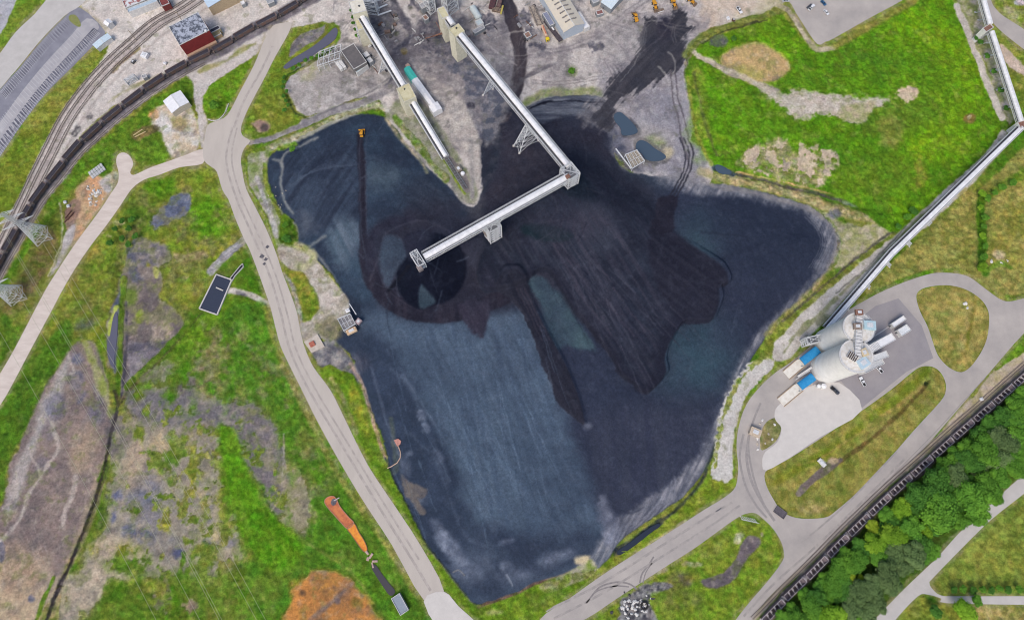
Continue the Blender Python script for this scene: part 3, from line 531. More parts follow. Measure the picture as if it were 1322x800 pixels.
# meadow south-centre
poly([(300,395),(345,395),(362,450),(390,510),(440,602),(505,705),(548,780),(560,830),(470,830),(400,830),(320,830),(318,760),(300,700),(285,650),(275,600),(280,560),(262,520),(258,470),(275,430)], (86,134,38), (70,112,36), soft=5, rough=5, n=N4, cls=1)
for (u, v, r, ry, rot, c1, c2, a, cl) in ((320,520,26,26,0,(82,136,34),(70,116,36),.7,1),(300,580,14,40,-30,(76,132,22),(90,146,30),.95,1),(320,670,34,22,30,(74,128,24),(90,142,30),.9,1),(378,640,18,40,0,(136,128,104),(100,126,50),.7,0),(370,680,20,22,0,(134,128,98),(104,130,50),.6,0),(330,640,10,16,0,(140,130,112),(104,126,56),.5,0),(420,620,16,24,0,(74,118,32),(96,140,40),.8,1),(360,720,40,16,0,(84,124,34),(108,134,48),.8,1),(345,760,20,20,0,(104,130,46),(120,128,66),.7,1),(350,545,12,60,-20,(96,132,48),(84,116,50),.5,1),(395,570,14,20,-25,(140,134,90),(116,128,60),.6,1)):
    blob(u, v, r, c1, c2, ry=ry, rot=rot, soft=max(4, r*.4), rough=7, fine=3, a=a, n=aniso(70,10,2,70), cls=cl)
line([(366,560),(366,600),(362,640),(350,660)], 2, (160,154,146), soft=1.2, a=.5, rough=1); line([(352,655),(362,640),(368,612),(366,560)], 1.2, (170,162,150), soft=1, a=.5)
line([(345,398),(352,430),(362,455),(380,500),(402,545),(430,600),(470,660),(505,712),(545,778)], 9, (150,144,90), (124,134,60), soft=3, rough=2, n=N4, a=.85)
line([(366,475),(388,515),(405,548),(420,580)], 7, (170,160,130), (130,132,80), soft=3, rough=3, n=N4, a=.6)
line([(322,610),(340,650),(380,690),(450,735),(490,790),(505,820)], 4, (164,160,104), (110,130,56), soft=2, rough=2, a=.5)
# dirt and regrowth between the creek and the meadow
poly([(160,540),(250,540),(285,556),(300,620),(312,700),(300,738),(230,742),(150,745),(110,795),(60,840),(50,840),(110,720),(140,650)], (158,146,124), (132,126,116), soft=10, rough=10, fine=3, n=N12, cls=0)
poly([(165,508),(245,500),(270,515),(330,525),(340,560),(300,552),(240,552),(195,547),(170,540)], (122,116,114), (100,98,102), soft=8, rough=7, fine=3, n=N4, cls=0, mot=(9,.42,3))
poly([(300,515),(332,525),(360,560),(370,600),(372,650),(352,664),(335,628),(310,590),(298,556)], (114,106,108), (98,94,98), soft=7, rough=6, fine=3, n=aniso(80,14,2,71), cls=0, mot=(8,.36,4))
poly([(365,595),(395,610),(402,660),(388,695),(365,705),(352,682)], (150,140,120), (120,126,74), soft=9, rough=7, fine=3, n=N4, mot=(6,.42,5))
poly([(262,420),(300,440),(290,500),(262,520),(248,480)], (134,126,110), (116,126,70), soft=10, rough=7, fine=3, n=N4, mot=(7,.45,5))
for (u, v, r, ry, rot, c1, c2, cl) in (
  (192,532,22,12,0,(96,92,98),(122,116,116),0),(238,496,13,10,-60,(80,72,74),(104,96,96),0),(205,520,14,7,0,(86,86,94),(120,114,112),0),
  (208,575,30,13,-42,(192,168,128),(168,148,116),0),(180,596,20,24,20,(186,160,126),(150,140,108),0),(196,612,26,22,0,(138,130,126),(158,144,122),0),
  (190,652,34,30,0,(130,126,130),(112,110,120),0),(148,655,8,24,10,(88,94,122),(120,118,128),0),(186,694,13,11,0,(74,80,112),(92,98,122),0),(166,688,10,8,0,(82,88,120),(130,126,132),0),(198,648,12,20,0,(112,112,116),(138,130,124),0),
  (228,713,10,9,0,(80,84,112),(66,70,96),0),(268,655,10,22,0,(110,108,118),(150,138,118),0),(270,692,7,13,0,(92,96,120),(84,86,108),0),(296,694,12,11,0,(134,132,134),(112,110,122),0),(308,730,9,6,10,(66,72,100),(100,100,116),0),
  (128,745,13,26,15,(188,170,148),(160,148,128),0),(152,742,18,9,20,(188,170,146),(168,154,130),0),(208,770,14,22,10,(84,78,60),(108,98,78),0),(176,655,7,11,-20,(84,86,40),(106,100,56),0),(245,782,12,10,0,(132,108,92),(152,128,106),0),(276,690,9,10,0,(206,184,140),(160,146,106),0),(262,640,14,10,0,(196,176,130),(150,140,96),0)):
    blob(u, v, r, c1, c2, ry=ry, rot=rot, soft=max(3, r*.45), rough=8, fine=4, n=N4, cls=cl, mot=(5,.4,4))
for (u, v, r, ry, rot, c1, c2) in (
  (228,575,15,24,20,(84,118,46),(104,132,52)),(248,600,8,50,0,(146,150,66),(120,134,60)),(150,709,32,8,0,(138,142,44),(116,130,40)),(168,726,30,17,0,(76,114,34),(96,130,42)),(214,672,8,24,0,(152,156,56),(130,134,70)),
  (190,765,26,18,0,(120,136,50),(140,138,84)),(115,788,16,12,0,(76,116,38),(104,130,58)),(175,792,36,14,0,(86,122,40),(104,134,50)),(243,738,14,38,15,(76,116,34),(94,128,42)),(270,752,24,36,0,(94,126,46),(120,134,60)),(302,770,26,34,0,(92,128,44),(120,130,62)),(264,715,20,14,0,(88,124,44),(130,136,60)),
  (300,655,22,24,0,(108,132,50),(130,136,66)),(214,606,6,30,-40,(84,112,44),(110,124,60)),(262,600,14,20,0,(120,138,54),(136,138,74)),(235,640,8,30,0,(130,136,72),(120,128,60)),(178,560,10,12,0,(100,130,46),(120,134,60)),(288,610,10,30,0,(124,136,60),(112,130,50))):
    blob(u, v, r, c1, c2, ry=ry, rot=rot, soft=max(3, r*.4), rough=8, fine=4, n=N4, cls=1, mot=(6,.38,5))
poly([(255,552),(290,556),(318,640),(330,720),(270,735),(258,660),(250,600)], (120,134,58), (136,136,84), soft=10, rough=9, fine=4, n=N4, cls=1, mot=(5,.57,5))
for (u, v, r, ry, rot, c1, c2) in ((150,560,10,26,8,(92,88,94),(120,112,110)),(172,600,14,30,10,(150,134,118),(176,158,132)),(185,630,16,18,0,(96,100,118),(130,126,126)),(140,700,14,22,15,(176,158,136),(150,138,122)),(222,640,14,30,0,(148,142,122),(126,122,118)),(250,560,24,14,-20,(140,128,112),(116,112,110)),(210,700,18,12,0,(104,104,116),(140,132,122)),(270,620,12,30,0,(156,146,120),(130,126,112)),(345,575,16,34,-8,(108,102,106),(128,120,112)),(386,650,12,36,-8,(152,142,122),(128,124,90)),(100,770,24,30,10,(176,160,138),(150,140,124)),(300,720,16,10,0,(150,140,116),(120,120,80)),(205,480,30,10,-30,(122,116,106),(110,118,70))):
    blob(u, v, r, c1, c2, ry=ry, rot=rot, soft=max(5, r*.5), rough=8, fine=4, n=N4, cls=0, mot=(7,.36,3))
poly([(160,520),(260,510),(340,540),(380,640),(330,720),(180,740)], (94,124,46), (120,134,62), soft=14, rough=9, fine=4, n=N4, cls=1, mot=(6,.68,7))
poly([(300,420),(360,470),(400,560),(430,620),(400,700),(350,740),(320,560),(290,480)], (134,128,98), (120,118,96), soft=14, rough=9, fine=4, n=N4, mot=(7,.6,6), a=.7)
poly([(200,228),(300,250),(310,330),(250,400),(200,440),(130,420),(100,370),(160,290)], (126,128,78), (112,108,84), soft=14, rough=9, fine=4, n=N4, mot=(7,.58,6), a=.7)
poly([(283,552),(300,560),(322,612),(350,660),(392,702),(370,735),(325,712),(302,660),(284,605)], (78,132,26), (94,142,34), soft=6, rough=9, fine=2, n=N4, cls=1)
line([(366,560),(366,600),(362,640),(350,660)], 1.6, (170,162,150), soft=1, a=.6, rough=1); line([(340,560),(346,590),(348,620)], 1, (150,142,136), soft=1, a=.4, rough=1)
line([(148,505),(152,520),(150,540),(143,562),(136,600),(122,648),(106,690),(90,728),(74,765),(60,800),(52,830)], 4.6, (50,46,50), (66,60,62), soft=1.4, rough=.8)
line([(140,600),(126,650),(108,694),(92,730)], 2, (84,78,76), soft=1.5, a=.6)
for o in (0, 5): line([(68+o,400),(100+o*.7,445),(150,522),(200,600),(262,690),(330,800)], .9, (160,158,90), soft=1, a=.3)
# orange spoil heap
poly([(390,742),(410,737),(440,740),(458,750),(472,772),(488,800),(495,830),(370,830),(371,790),(376,760)], (190,128,66), (152,106,62), soft=6, rough=9, fine=1.5, n=N12, cls=0)
line([(455,752),(430,775),(400,800)], 6, (126,104,90), (150,112,80), soft=2.5, rough=2); blob(390,765,5,(100,74,52),soft=3,rough=3); blob(458,776,6,(120,96,40),ry=7,soft=3,rough=3); blob(436,775,4,(110,92,88),soft=2,rough=2); blob(424,755,14,(176,128,60),(120,90,60),soft=5,rough=4,n=N4,a=.6)
# green verges round the pile, south side
poly([(400,350),(380,350),(372,352),(378,372),(388,400),(398,412),(408,405),(412,398),(408,380)], (104,130,40), (150,146,66), soft=2, rough=1.5, n=N4, cls=1)
poly([(316,215),(322,200),(345,188),(348,200),(343,222),(350,250),(365,275),(382,290),(385,308),(378,318),(358,318),(345,290),(330,262),(318,238)], (160,156,144), (112,128,70), soft=2, rough=2, n=N4, cls=0)
line([(327,196),(340,192)], 5, (110,132,50), soft=1.5, cls=1)
line([(318,206),(320,235),(335,265),(348,292),(357,320)], 3, (112,134,50), soft=1.2, cls=1); line([(342,212),(344,240),(356,268),(362,280)], 5, (104,130,44), (130,140,70), soft=1.5, rough=1.5, cls=1)
line([(332,230),(340,255),(352,285),(358,305)], 6, (196,192,184), (140,138,134), soft=1.5, rough=1, n=N1)
poly([(362,278),(372,278),(382,295),(384,312),(372,318),(360,312),(362,295)], (88,124,34), (70,100,32), soft=2, rough=2, n=N4, cls=1)
poly([(358,318),(380,320),(402,328),(420,350),(440,372),(452,395),(440,420),(430,438),(410,440),(392,440),(386,420),(400,412),(412,398),(406,375),(392,352),(376,348),(364,340)], (186,178,168), (150,142,126), soft=2, rough=3, n=N4, cls=0)
line([(384,318),(400,325),(404,335),(390,345)], 8, (130,140,80), (170,164,130), soft=3, rough=3, n=N4); line([(366,352),(378,372),(386,400),(390,425)], 5, (190,186,178), (120,118,120), soft=2, rough=1.5, n=N1)
blob(425,425,16,(104,102,84),(140,132,100),soft=5,rough=5,n=N4); blob(425,385,14,(170,160,150),(190,182,172),soft=5,rough=5)
poly([(412,440),(430,440),(448,455),(462,480),(462,500),(452,500),(440,490),(425,478),(408,470),(398,448)], (150,146,142), (84,84,92), soft=3, rough=4, n=N4, cls=0)
poly([(425,470),(440,478),(455,482),(464,500),(478,530),(494,575),(505,612),(525,650),(545,693),(570,727),(601,766),(620,782),(680,762),(740,742),(768,738),(770,748),(735,772),(697,800),(620,830),(600,800),(573,763),(508,652),(475,600),(445,540),(427,504),(412,480)], (106,138,38), (92,124,36), soft=1.5, rough=1.2, n=N4, cls=1)
line([(428,490),(440,510),(452,535),(460,560)], 5, (176,170,140), (120,130,66), soft=2, rough=2, n=N4)
poly([(448,500),(460,498),(470,530),(478,560),(470,565),(458,540)], (146,146,50), (112,134,44), soft=3, rough=3, n=N4)
line([(452,470),(466,492),(478,530),(484,550),(490,572),(497,590)], 5, (186,156,138), (150,134,128), soft=1.6, rough=1)
line([(497,590),(506,612),(528,655),(548,697),(572,730),(602,768)], 2, (40,48,60), soft=1.2)
line([(545,697),(572,732),(603,770),(618,783)], 1.6, (120,120,110), soft=1, a=.6)
line([(618,783),(660,768),(700,750),(740,738),(760,728)], 3.5, (80,66,62), (120,100,92), soft=1, rough=.7)
poly([(700,752),(735,738),(760,722),(770,730),(765,742),(735,755),(705,765)], (168,162,146), (112,130,60), soft=2, rough=2.5, n=N4)
blob(752,722,10,(196,180,150),soft=3,rough=3,ry=4,rot=-20); blob(640,790,10,(170,162,120),soft=3,rough=3,ry=4,a=.7)
line([(770,736),(785,735),(795,733)], 4, (200,192,184), soft=1.5, rough=1)
# south-east verge + ditch water
poly([(786,722),(800,712),(830,690),(860,668),(890,645),(915,615),(918,600),(925,590),(948,592),(950,618),(945,632),(910,656),(870,680),(800,727),(775,742),(768,740)], (108,138,36), (130,140,56), soft=1.5, rough=1.2, n=N4, cls=1)
line([(795,713),(815,700),(840,682),(853,672)], 8, (56,64,76), (44,52,62), soft=1.5, rough=1)
line([(850,675),(880,650),(905,622),(915,596),(924,570),(934,545)], 4, (44,50,54), (64,76,66), soft=2, rough=1)
line([(770,748),(800,730),(840,700),(885,672)], 3, (196,186,160), soft=1.2, rough=1, a=.7)
poly([(935,540),(950,505),(966,478),(985,448),(1008,418),(1035,390),(1060,368),(1090,345),(1120,322),(1150,305),(1180,275),(1186,285),(1160,305),(1130,335),(1100,365),(1060,395),(1030,425),(1005,450),(985,475),(968,500),(955,535),(945,575),(944,590),(926,592),(926,568)], (104,128,46), (132,138,66), soft=2.5, rough=3, n=N4, cls=1)
poly([(1060,270),(1085,285),(1110,290),(1145,290),(1150,300),(1120,322),(1090,345),(1075,345),(1082,320),(1076,292)], (176,166,142), (140,142,90), soft=4, rough=5, fine=2, n=N4, cls=0)
line([(905,222),(940,232),(985,240),(1030,252),(1060,264),(1090,275),(1130,282)], 12, (186,168,134), (150,146,100), soft=3, rough=3, n=N4)
line([(1072,345),(1045,378),(1012,408),(990,432)], 6, (176,160,130), (130,134,80), soft=2.5, rough=3, n=N4)
line([(905,232),(930,242),(960,246),(1000,256),(1040,268),(1068,285),(1080,305),(1079,325),(1066,350)], 6, (118,116,124), (140,136,136), soft=3, rough=2.5, n=N4)
blob(1077,276,9,(112,112,118),(90,92,100),soft=3,rough=3,ry=7)
line(DITCH_E, 4, (96,88,88), (70,72,70), soft=1.3, rough=1.2); line([(922,216),(935,222),(945,225)], 7, (66,80,92), soft=1.5, rough=1); line([(1090,262),(1120,270),(1146,276)], 4, (110,124,110), soft=1.2, rough=1)
line([(950,222),(1000,232),(1050,245),(1075,250)], 2, (206,180,144), (190,150,120), soft=1, rough=1); line([(1110,256),(1142,265)], 2, (206,168,140), soft=1, rough=1)
line(DITCH_R, 3, (76,74,66), (96,92,80), soft=1.6, rough=1)
# riprap strips
poly([(922,616),(921,590),(924,560),(930,530),(940,505),(952,485),(975,466),(996,464),(998,475),(982,490),(968,505),(958,525),(950,550),(946,580),(945,616)], (206,202,196), (176,172,166), soft=1.5, rough=3, fine=3, n=N1, cls=3)
line([(924,600),(928,560),(940,520),(958,486),(985,462)], 5, (112,132,50), (140,146,84), soft=1.5, rough=3, fine=3, n=N4, a=.8, cls=1)
line([(990,462),(1010,436),(1034,408),(1064,378),(1100,346)], 4, (120,136,60), (150,150,110), soft=1.5, rough=3, fine=3, n=N4, a=.7)
line([(949,612),(948,585),(954,548),(964,520),(985,492),(1000,476)], 3.5, (104,132,44), (124,140,60), soft=1, rough=1, cls=1)
poly([(998,465),(1000,445),(1018,425),(1040,400),(1075,370),(1110,340),(1150,310),(1190,275),(1230,245),(1270,205),(1285,185),(1296,190),(1270,222),(1230,262),(1190,298),(1150,330),(1110,365),(1070,410),(1040,440),(1020,462)], (196,190,184), (176,170,160), soft=2, rough=2, n=N4, cls=3)
for (pt, ww) in (([(1032,432),(1060,405),(1080,385)],5),([(1020,440),(1045,415)],3),([(1085,380),(1110,355),(1140,330),(1165,305),(1195,280)],3.5),([(1012,455),(1025,436)],2)):
    line(pt, ww, (122,130,90), (150,146,120), soft=1.5, rough=2, n=N4)
line([(1170,292),(1215,252),(1265,204),(1296,174)], 9, (206,198,190), (180,170,158), soft=1.5, rough=2, n=N4, cls=3)
line([(1080,378),(1110,352),(1140,325),(1170,292)], 1.6, (110,108,98), soft=1, rough=1)
blob(1063,412,10,(96,106,72),(130,130,110),soft=3,rough=3,ry=6,rot=-35)
# --- north-east meadow
poly([(885,88),(900,62),(925,48),(950,38),(985,22),(1005,15),(1022,35),(1045,62),(1058,66),(1078,60),(1120,38),(1170,8),(1205,-8),(1230,0),(1245,35),(1262,75),(1280,115),(1293,150),(1288,175),(1265,205),(1225,240),(1190,272),(1150,300),(1100,262),(1040,240),(1000,232),(950,218),(925,216),(908,195),(896,155),(888,115)], (98,146,26), (76,122,28), soft=2, rough=1.5, n=N12, cls=1)
for (u, v, r, ry, rot, c1, c2, a, cl) in (
  (1185,40,50,26,20,(118,156,24),(96,150,26),.8,1),(1240,110,34,60,0,(104,152,24),(120,156,34),.7,1),(1130,75,60,20,10,(72,116,36),(90,140,30),.8,1),(1060,105,60,14,10,(78,122,30),(96,138,34),.7,1),(1200,120,40,30,0,(84,132,30),(108,146,30),.7,1),
  (1160,150,50,26,-10,(100,126,44),(84,120,36),.8,1),(1210,190,40,26,0,(104,158,24),(118,154,30),.9,1),(1130,225,60,24,-10,(104,128,44),(90,124,34),.7,1),(1150,170,14,20,20,(136,130,80),(110,120,60),.6,1),(1188,225,8,22,0,(150,136,70),(120,140,44),.8,1),
  (930,170,36,40,0,(80,136,26),(104,150,30),.9,1),(985,165,40,18,0,(84,132,30),(100,142,34),.8,1),(905,130,10,50,-8,(140,148,66),(110,140,44),.8,1),(1010,12,60,10,-25,(136,138,66),(116,130,50),.5,1),(930,140,20,40,-15,(96,152,26),(80,130,26),.7,1),(1010,60,30,14,0,(108,160,30),(96,146,26),.9,1)):
    blob(u, v, r, c1, c2, ry=ry, rot=rot, soft=max(4, r*.4), rough=9, fine=3, a=a, n=N4, cls=cl)
poly([(930,75),(950,60),(975,55),(1000,65),(1018,80),(1018,92),(1000,104),(975,108),(950,100),(935,92)], (190,158,112), (174,150,100), soft=4, rough=3, n=N12, cls=0)
blob(960,95,26,(140,144,70),(120,140,50),soft=8,rough=5,ry=8,rot=10,a=.7)
line([(893,66,5),(905,74,7),(925,84,8),(945,95,8),(965,103,6),(985,112,10),(1000,120,12)], 6, (196,184,164), (176,164,140), soft=2, rough=1.5, cls=0)
poly([(975,108),(998,116),(1030,118),(1065,120),(1100,124),(1140,126),(1148,130),(1140,136),(1125,142),(1115,156),(1100,158),(1085,150),(1060,148),(1040,156),(1020,150),(1008,138),(990,122)], (190,180,168), (170,162,146), soft=4, rough=6, fine=4, n=N4, cls=0)
poly([(1095,135),(1130,130),(1122,150),(1108,158),(1085,150)], (170,152,120), (130,140,70), soft=3, rough=3, n=N4, a=.6)
poly([(1158,116),(1168,112),(1182,114),(1184,124),(1172,133),(1162,128),(1156,124)], (196,176,150), soft=3, rough=4, fine=3, cls=0)
blob(1252,153,9,(140,110,70),(120,110,60),soft=2,rough=2,ry=7); blob(1251,152,3,(206,186,160),soft=1,rough=1)
poly([(975,190),(1010,182),(1040,200),(1070,196),(1075,215),(1060,240),(1030,238),(1000,228),(960,218),(950,210)], (172,158,138), (104,132,50), soft=4, rough=6, fine=3, n=N4, a=.9)
poly([(985,186),(1075,192),(1078,215),(1060,242),(1000,230),(955,216)], (196,178,152), (176,160,140), soft=4, rough=6, fine=3, n=N4, cls=0, mot=(5,.5,8), sk=(aniso(80,12,2.4,77),10))
blob(927,53,12,(68,72,80),(90,110,60),soft=2,rough=3,ry=9,n=N4,cls=0)
line([(885,72),(900,52),(925,38),(955,30),(990,20),(1008,14)], 8, (96,110,56), (124,130,70), soft=2, rough=1.5, n=N4); line([(908,56),(930,42),(960,34),(990,26)], 2.4, (70,74,50), soft=1, rough=1)
line([(896,95),(903,130),(912,165),(925,200)], 4, (84,96,52), (110,130,60), soft=1.5, rough=1.5)
line([(888,100),(893,140),(905,185),(918,212)], 5, (140,146,70), (120,136,50), soft=2, rough=1.5)
line([(1000,5),(1015,12),(1028,28),(1042,50),(1055,64),(1075,62)], 7, (186,172,150), (150,146,110), soft=2, rough=1.5, n=N4, cls=0)
line([(1078,60),(1110,42),(1150,18),(1180,2)], 9, (140,136,76), (124,130,60), soft=3, rough=2, n=N4)
# trestle strip east
poly([(1235,-10),(1240,10),(1255,45),(1270,80),(1285,120),(1298,155),(1306,160),(1312,140),(1296,90),(1284,50),(1276,30),(1266,10),(1258,-10)], (176,166,152), (120,128,72), soft=2, rough=2, n=N4, cls=0)
line([(1236,8),(1246,34),(1260,70),(1274,105),(1288,140),(1294,152)], 9, (196,188,178), (180,172,162), soft=1.5, rough=1, cls=3)
poly([(1290,60),(1300,60),(1322,85),(1350,110),(1350,140),(1322,100),(1310,90),(1298,80)], (196,176,160), (180,160,140), soft=2, rough=2, cls=3)
poly([(1284,34),(1296,48),(1322,72),(1322,84),(1300,62),(1286,50)], (116,138,50), (130,140,66), soft=1.5, rough=1, cls=1)
poly([(1285,-10),(1340,-10),(1340,60),(1322,38),(1300,22),(1284,6)], (120,138,50), (150,150,100), soft=2, rough=3, n=N4, cls=1)
blob(1306,16,10,(176,168,150),(140,142,90),soft=3,rough=5,n=N4,ry=5,rot=35); blob(1318,4,8,(176,170,184),soft=2,rough=2,ry=4)
line([(1310,168),(1280,205),(1240,240),(1200,272),(1160,308)], 5, (150,146,120), (110,124,60), soft=2, rough=2, n=N4)
# hay meadows right
poly([(1305,205),(1280,230),(1240,262),(1200,295),(1160,330),(1125,362),(1118,380),(1160,362),(1205,347),(1240,348),(1265,362),(1292,380),(1322,380),(1370,370),(1370,150),(1322,190)], (150,144,84), (130,132,72), soft=2, rough=1.5, n=N12, cls=1)
s, d = sd_poly([(1180,310),(1250,262),(1262,300),(1262,350),(1205,340),(1150,360)], 10); mix_in(s, sstep(0,10,d)*con(aniso(-50,40,2.4,80)[s],4,.55)*.35, (160,150,80))
s, d = sd_poly([(1278,262),(1322,215),(1370,190),(1370,330),(1300,350),(1275,330)], 10); mix_in(s, sstep(-1,8,d)*(.4+.6*con(aniso(-62,60,2.6,81)[s],4,.5)), (164,154,96), (140,136,66), con(N12[s]))
blob(1290,330,8,(190,170,150),soft=3,rough=3,ry=5); blob(1248,255,12,(170,156,100),(130,130,60),soft=5,rough=4)
line([(1268,250),(1266,280),(1268,310),(1268,340),(1272,352)], 11, (84,132,32), (66,104,30), soft=2, rough=2.5, n=N4, cls=1); line([(1320,225),(1300,235),(1285,245),(1270,255)], 12, (92,130,36), (110,136,50), soft=3, rough=3, n=N4)
line([(1272,350),(1290,340),(1305,345)], 7, (92,130,40), soft=2, rough=2, a=.8)
# islands
for isl, c1, c2 in ((ISL1,(160,148,88),(142,136,78)),(ISL2,(148,140,80),(128,132,66)),(ISL3,(100,110,60),(150,140,110))):
    poly(isl, c1, c2, soft=1.5, n=N12, cls=1)
s, d = sd_poly(ISL1, 5); mix_in(s, sstep(3,9,d)*con(aniso(-8,10,1.6,84)[s],4,.5)*.4, (176,160,100))
line([(1262,375),(1258,395),(1252,425),(1248,450)], 4, (104,112,44), (150,134,70), soft=2, rough=1); line([(1256,395),(1248,420),(1240,450)], 7, (170,152,104), soft=3, rough=2, a=.5)
line([(1196,480),(1160,512),(1120,545),(1075,578),(1030,605),(1000,620)], 12, (116,132,42), (130,134,54), soft=4, rough=2, n=N4)
line([(1200,492),(1180,515),(1155,540),(1120,570),(1090,592),(1070,604)], 5, (112,92,56), (96,84,50), soft=1.6, rough=1.2); blob(1196,495,3,(40,44,30),soft=1)
line([(1190,500),(1150,530),(1100,565),(1060,590),(1030,600)], 3, (164,140,90), soft=2, rough=2, a=.6)
poly([(1088,592),(1080,602),(1062,616),(1045,628),(1034,640),(1028,636),(1038,622),(1055,606),(1072,592)], (118,106,104), (96,86,80), soft=1.5, rough=1.5, cls=0)
blob(1045,655,22,(176,156,124),(150,140,76),soft=6,rough=5,n=N4,ry=8,a=.8); blob(1196,520,10,(170,146,116),(140,132,70),soft=4,rough=3,n=N4,ry=6,a=.8)
blob(1061,597,4,(214,210,204),ry=6,rot=-40,soft=1,rough=1); blob(1075,594,8,(180,160,130),(130,120,90),soft=2,rough=3,n=N4,ry=5)
poly([(1012,580),(1020,568),(1028,566),(1022,576),(1010,584)], (130,132,70), (150,140,110), soft=1, rough=1, cls=1)
poly([(983,580),(981,565),(985,550),(978,548),(968,560),(975,572)], (176,164,150), (140,130,120), soft=2, rough=2, n=N4)
blob(968,556,4,(196,176,150),(150,130,110),soft=2,rough=2)
# south verge beside the junction
poly([(757,798),(795,773),(830,750),(864,728),(897,707),(922,689),(947,671),(962,663),(975,662),(986,670),(998,682),(1008,698),(1012,712),(1010,724),(990,751),(965,780),(940,815),(900,840),(740,840)], (104,138,40), (122,136,52), soft=1.5, rough=1, n=N4, cls=1)
poly([(925,640+58),(948,690),(940,700),(930,716),(905,720),(900,712),(880,725),(860,740),(850,735),(880,715)], (140,142,76), (120,136,50), soft=4, rough=4, n=N4, a=.8)
poly([(968,690),(980,694),(982,702),(970,715),(960,728),(948,748),(930,757),(912,758),(904,750),(918,745),(938,735),(952,716),(958,700)], (112,102,104), (86,80,86), soft=2, rough=1.5, n=N12, cls=0)
for (u, v, r, ry) in ((955,690,5,4),(952,697,5,6),(982,690,3,4),(850,735,12,5),(895,728,12,5)): blob(u, v, r, (206,200,184), (150,150,110), ry=ry, soft=2, rough=3, fine=2, n=N4)
blob(880,748,16,(96,96,80),(124,124,60),soft=5,rough=5,n=N4,ry=9); blob(868,758,14,(84,88,56),(120,130,50),soft=5,rough=5,n=N4,ry=12); blob(880,775,26,(108,128,44),(90,100,60),soft=8,rough=6,n=N4,ry=16,a=.7)
poly([(800,775),(815,765),(825,757),(840,752),(862,752),(868,758),(850,765),(838,775),(845,790),(850,815),(795,815),(800,792)], (150,148,146), (60,60,66), soft=2, rough=3, fine=2, n=N1, cls=0)
blob(850,770,10,(104,140,44),soft=3,rough=2,ry=7)
# woodland floor + railway ballast, right side
poly([(985,815),(1005,790),(1060,735),(1130,668),(1200,600),(1260,548),(1322,490),(1370,450),(1370,575),(1322,612),(1261,665),(1211,718),(1166,761),(1131,797),(1110,820)], (74,104,40), (56,84,34), soft=2, rough=1, n=N4, cls=1)
RB = [(975,812),(1002,783),(1020,761),(1053,732),(1079,704),(1104,680),(1133,651),(1160,626),(1186,606),(1215,577),(1242,553),(1269,531),(1294,508),(1317,487),(1370,440)]
line([(u+1, v+1) for u, v in RB], 15, (104,92,92), (130,116,112), soft=2, rough=1, n=N4, cls=3)
line([(u-8, v-7) for u, v in RB], 7, (176,162,148), (150,136,124), soft=2, rough=1.5, n=N4, cls=3)
poly([(1168,605),(1205,567),(1250,515),(1284,475),(1300,460),(1322,445),(1360,410),(1360,450),(1322,478),(1290,505),(1250,540),(1210,575),(1180,602)], (186,168,152), (160,150,110), soft=2, rough=2, n=N4, cls=3)
poly([(1284,473),(1322,428),(1360,388),(1360,420),(1322,455),(1300,468),(1288,478)], (98,140,36), soft=1.5, rough=1, cls=1)
line([(1254,512),(1268,492),(1278,480)], 4, (124,130,60), soft=1.5, rough=1.5, cls=1)
poly([(1205,745),(1244,705),(1280,670),(1322,637),(1370,600),(1370,768),(1240,768),(1212,764),(1200,753)], (130,144,68), (116,132,58), soft=1.5, rough=.8, n=N12, cls=1)
blob(1280,720,40,(142,148,70),(124,140,56),soft=18,rough=8,ry=24,a=.7); line([(1230,765),(1322,762)], 5, (88,120,44), (110,134,56), soft=2, rough=2, n=N4); line([(1215,735),(1250,700),(1290,668),(1322,640)], 8, (92,116,50), soft=3, rough=3, a=.5)
poly([(1158,798),(1185,772),(1200,774),(1222,780),(1370,782),(1370,830),(1130,830)], (134,136,60), (110,128,50), soft=1.5, n=N12, cls=1)
poly([(1250,785),(1322,783),(1370,783),(1370,830),(1250,830)], (170,154,110), (150,144,84), soft=6, rough=4, n=N4, cls=1)
# left railway ballast
LB = [(430,-22),(402,-8),(374,8),(345,25),(316,40),(286,58),(257,72),(227,88),(198,106),(171,126),(144,147),(118,170),(96,191),(73,220),(50,249),(31,280),(14,310),(-4,342),(-30,395)]
line([(u+3, v+4) for u, v in LB], 17, (120,114,122), (90,86,92), soft=2, rough=1.2, n=N4, cls=3)
line([(u+9, v+9) for u, v in LB[7:]], 5, (150,144,148), (170,164,160), soft=1.5, rough=1)
TRK2 = [(300,-30),(262,-8),(232,12),(200,30),(172,54),(145,78),(120,104),(98,132),(80,160),(62,196),(46,228),(30,262),(12,300),(-10,345)]
line([(u, v) for u, v in TRK2], 13, (196,186,178), (176,166,160), soft=2, rough=1, n=N4, cls=3)
for o, c_ in ((-5,(140,128,126)),(5,(140,128,126)),(16,(150,140,134))):
    line([(u+o, v+o*.7) for u, v in TRK2], 3.2, c_, soft=1.4, a=.5)
line([(180,62),(160,78),(145,92)], 5, (122,100,84), (140,130,80), soft=2, rough=2, n=N4)
line([(215,92),(190,104),(160,118),(140,132)], 4, (150,146,110), (176,170,150), soft=2, rough=3, n=N4)
for (u, v) in ((115,150),(100,168),(108,180),(95,172)): blob(u, v, 5, (90,86,88), (150,146,140), soft=2, rough=3, fine=2, n=N1)
line([(176,60),(188,72),(205,80)], 1.5, (140,134,130), soft=1, a=.4)

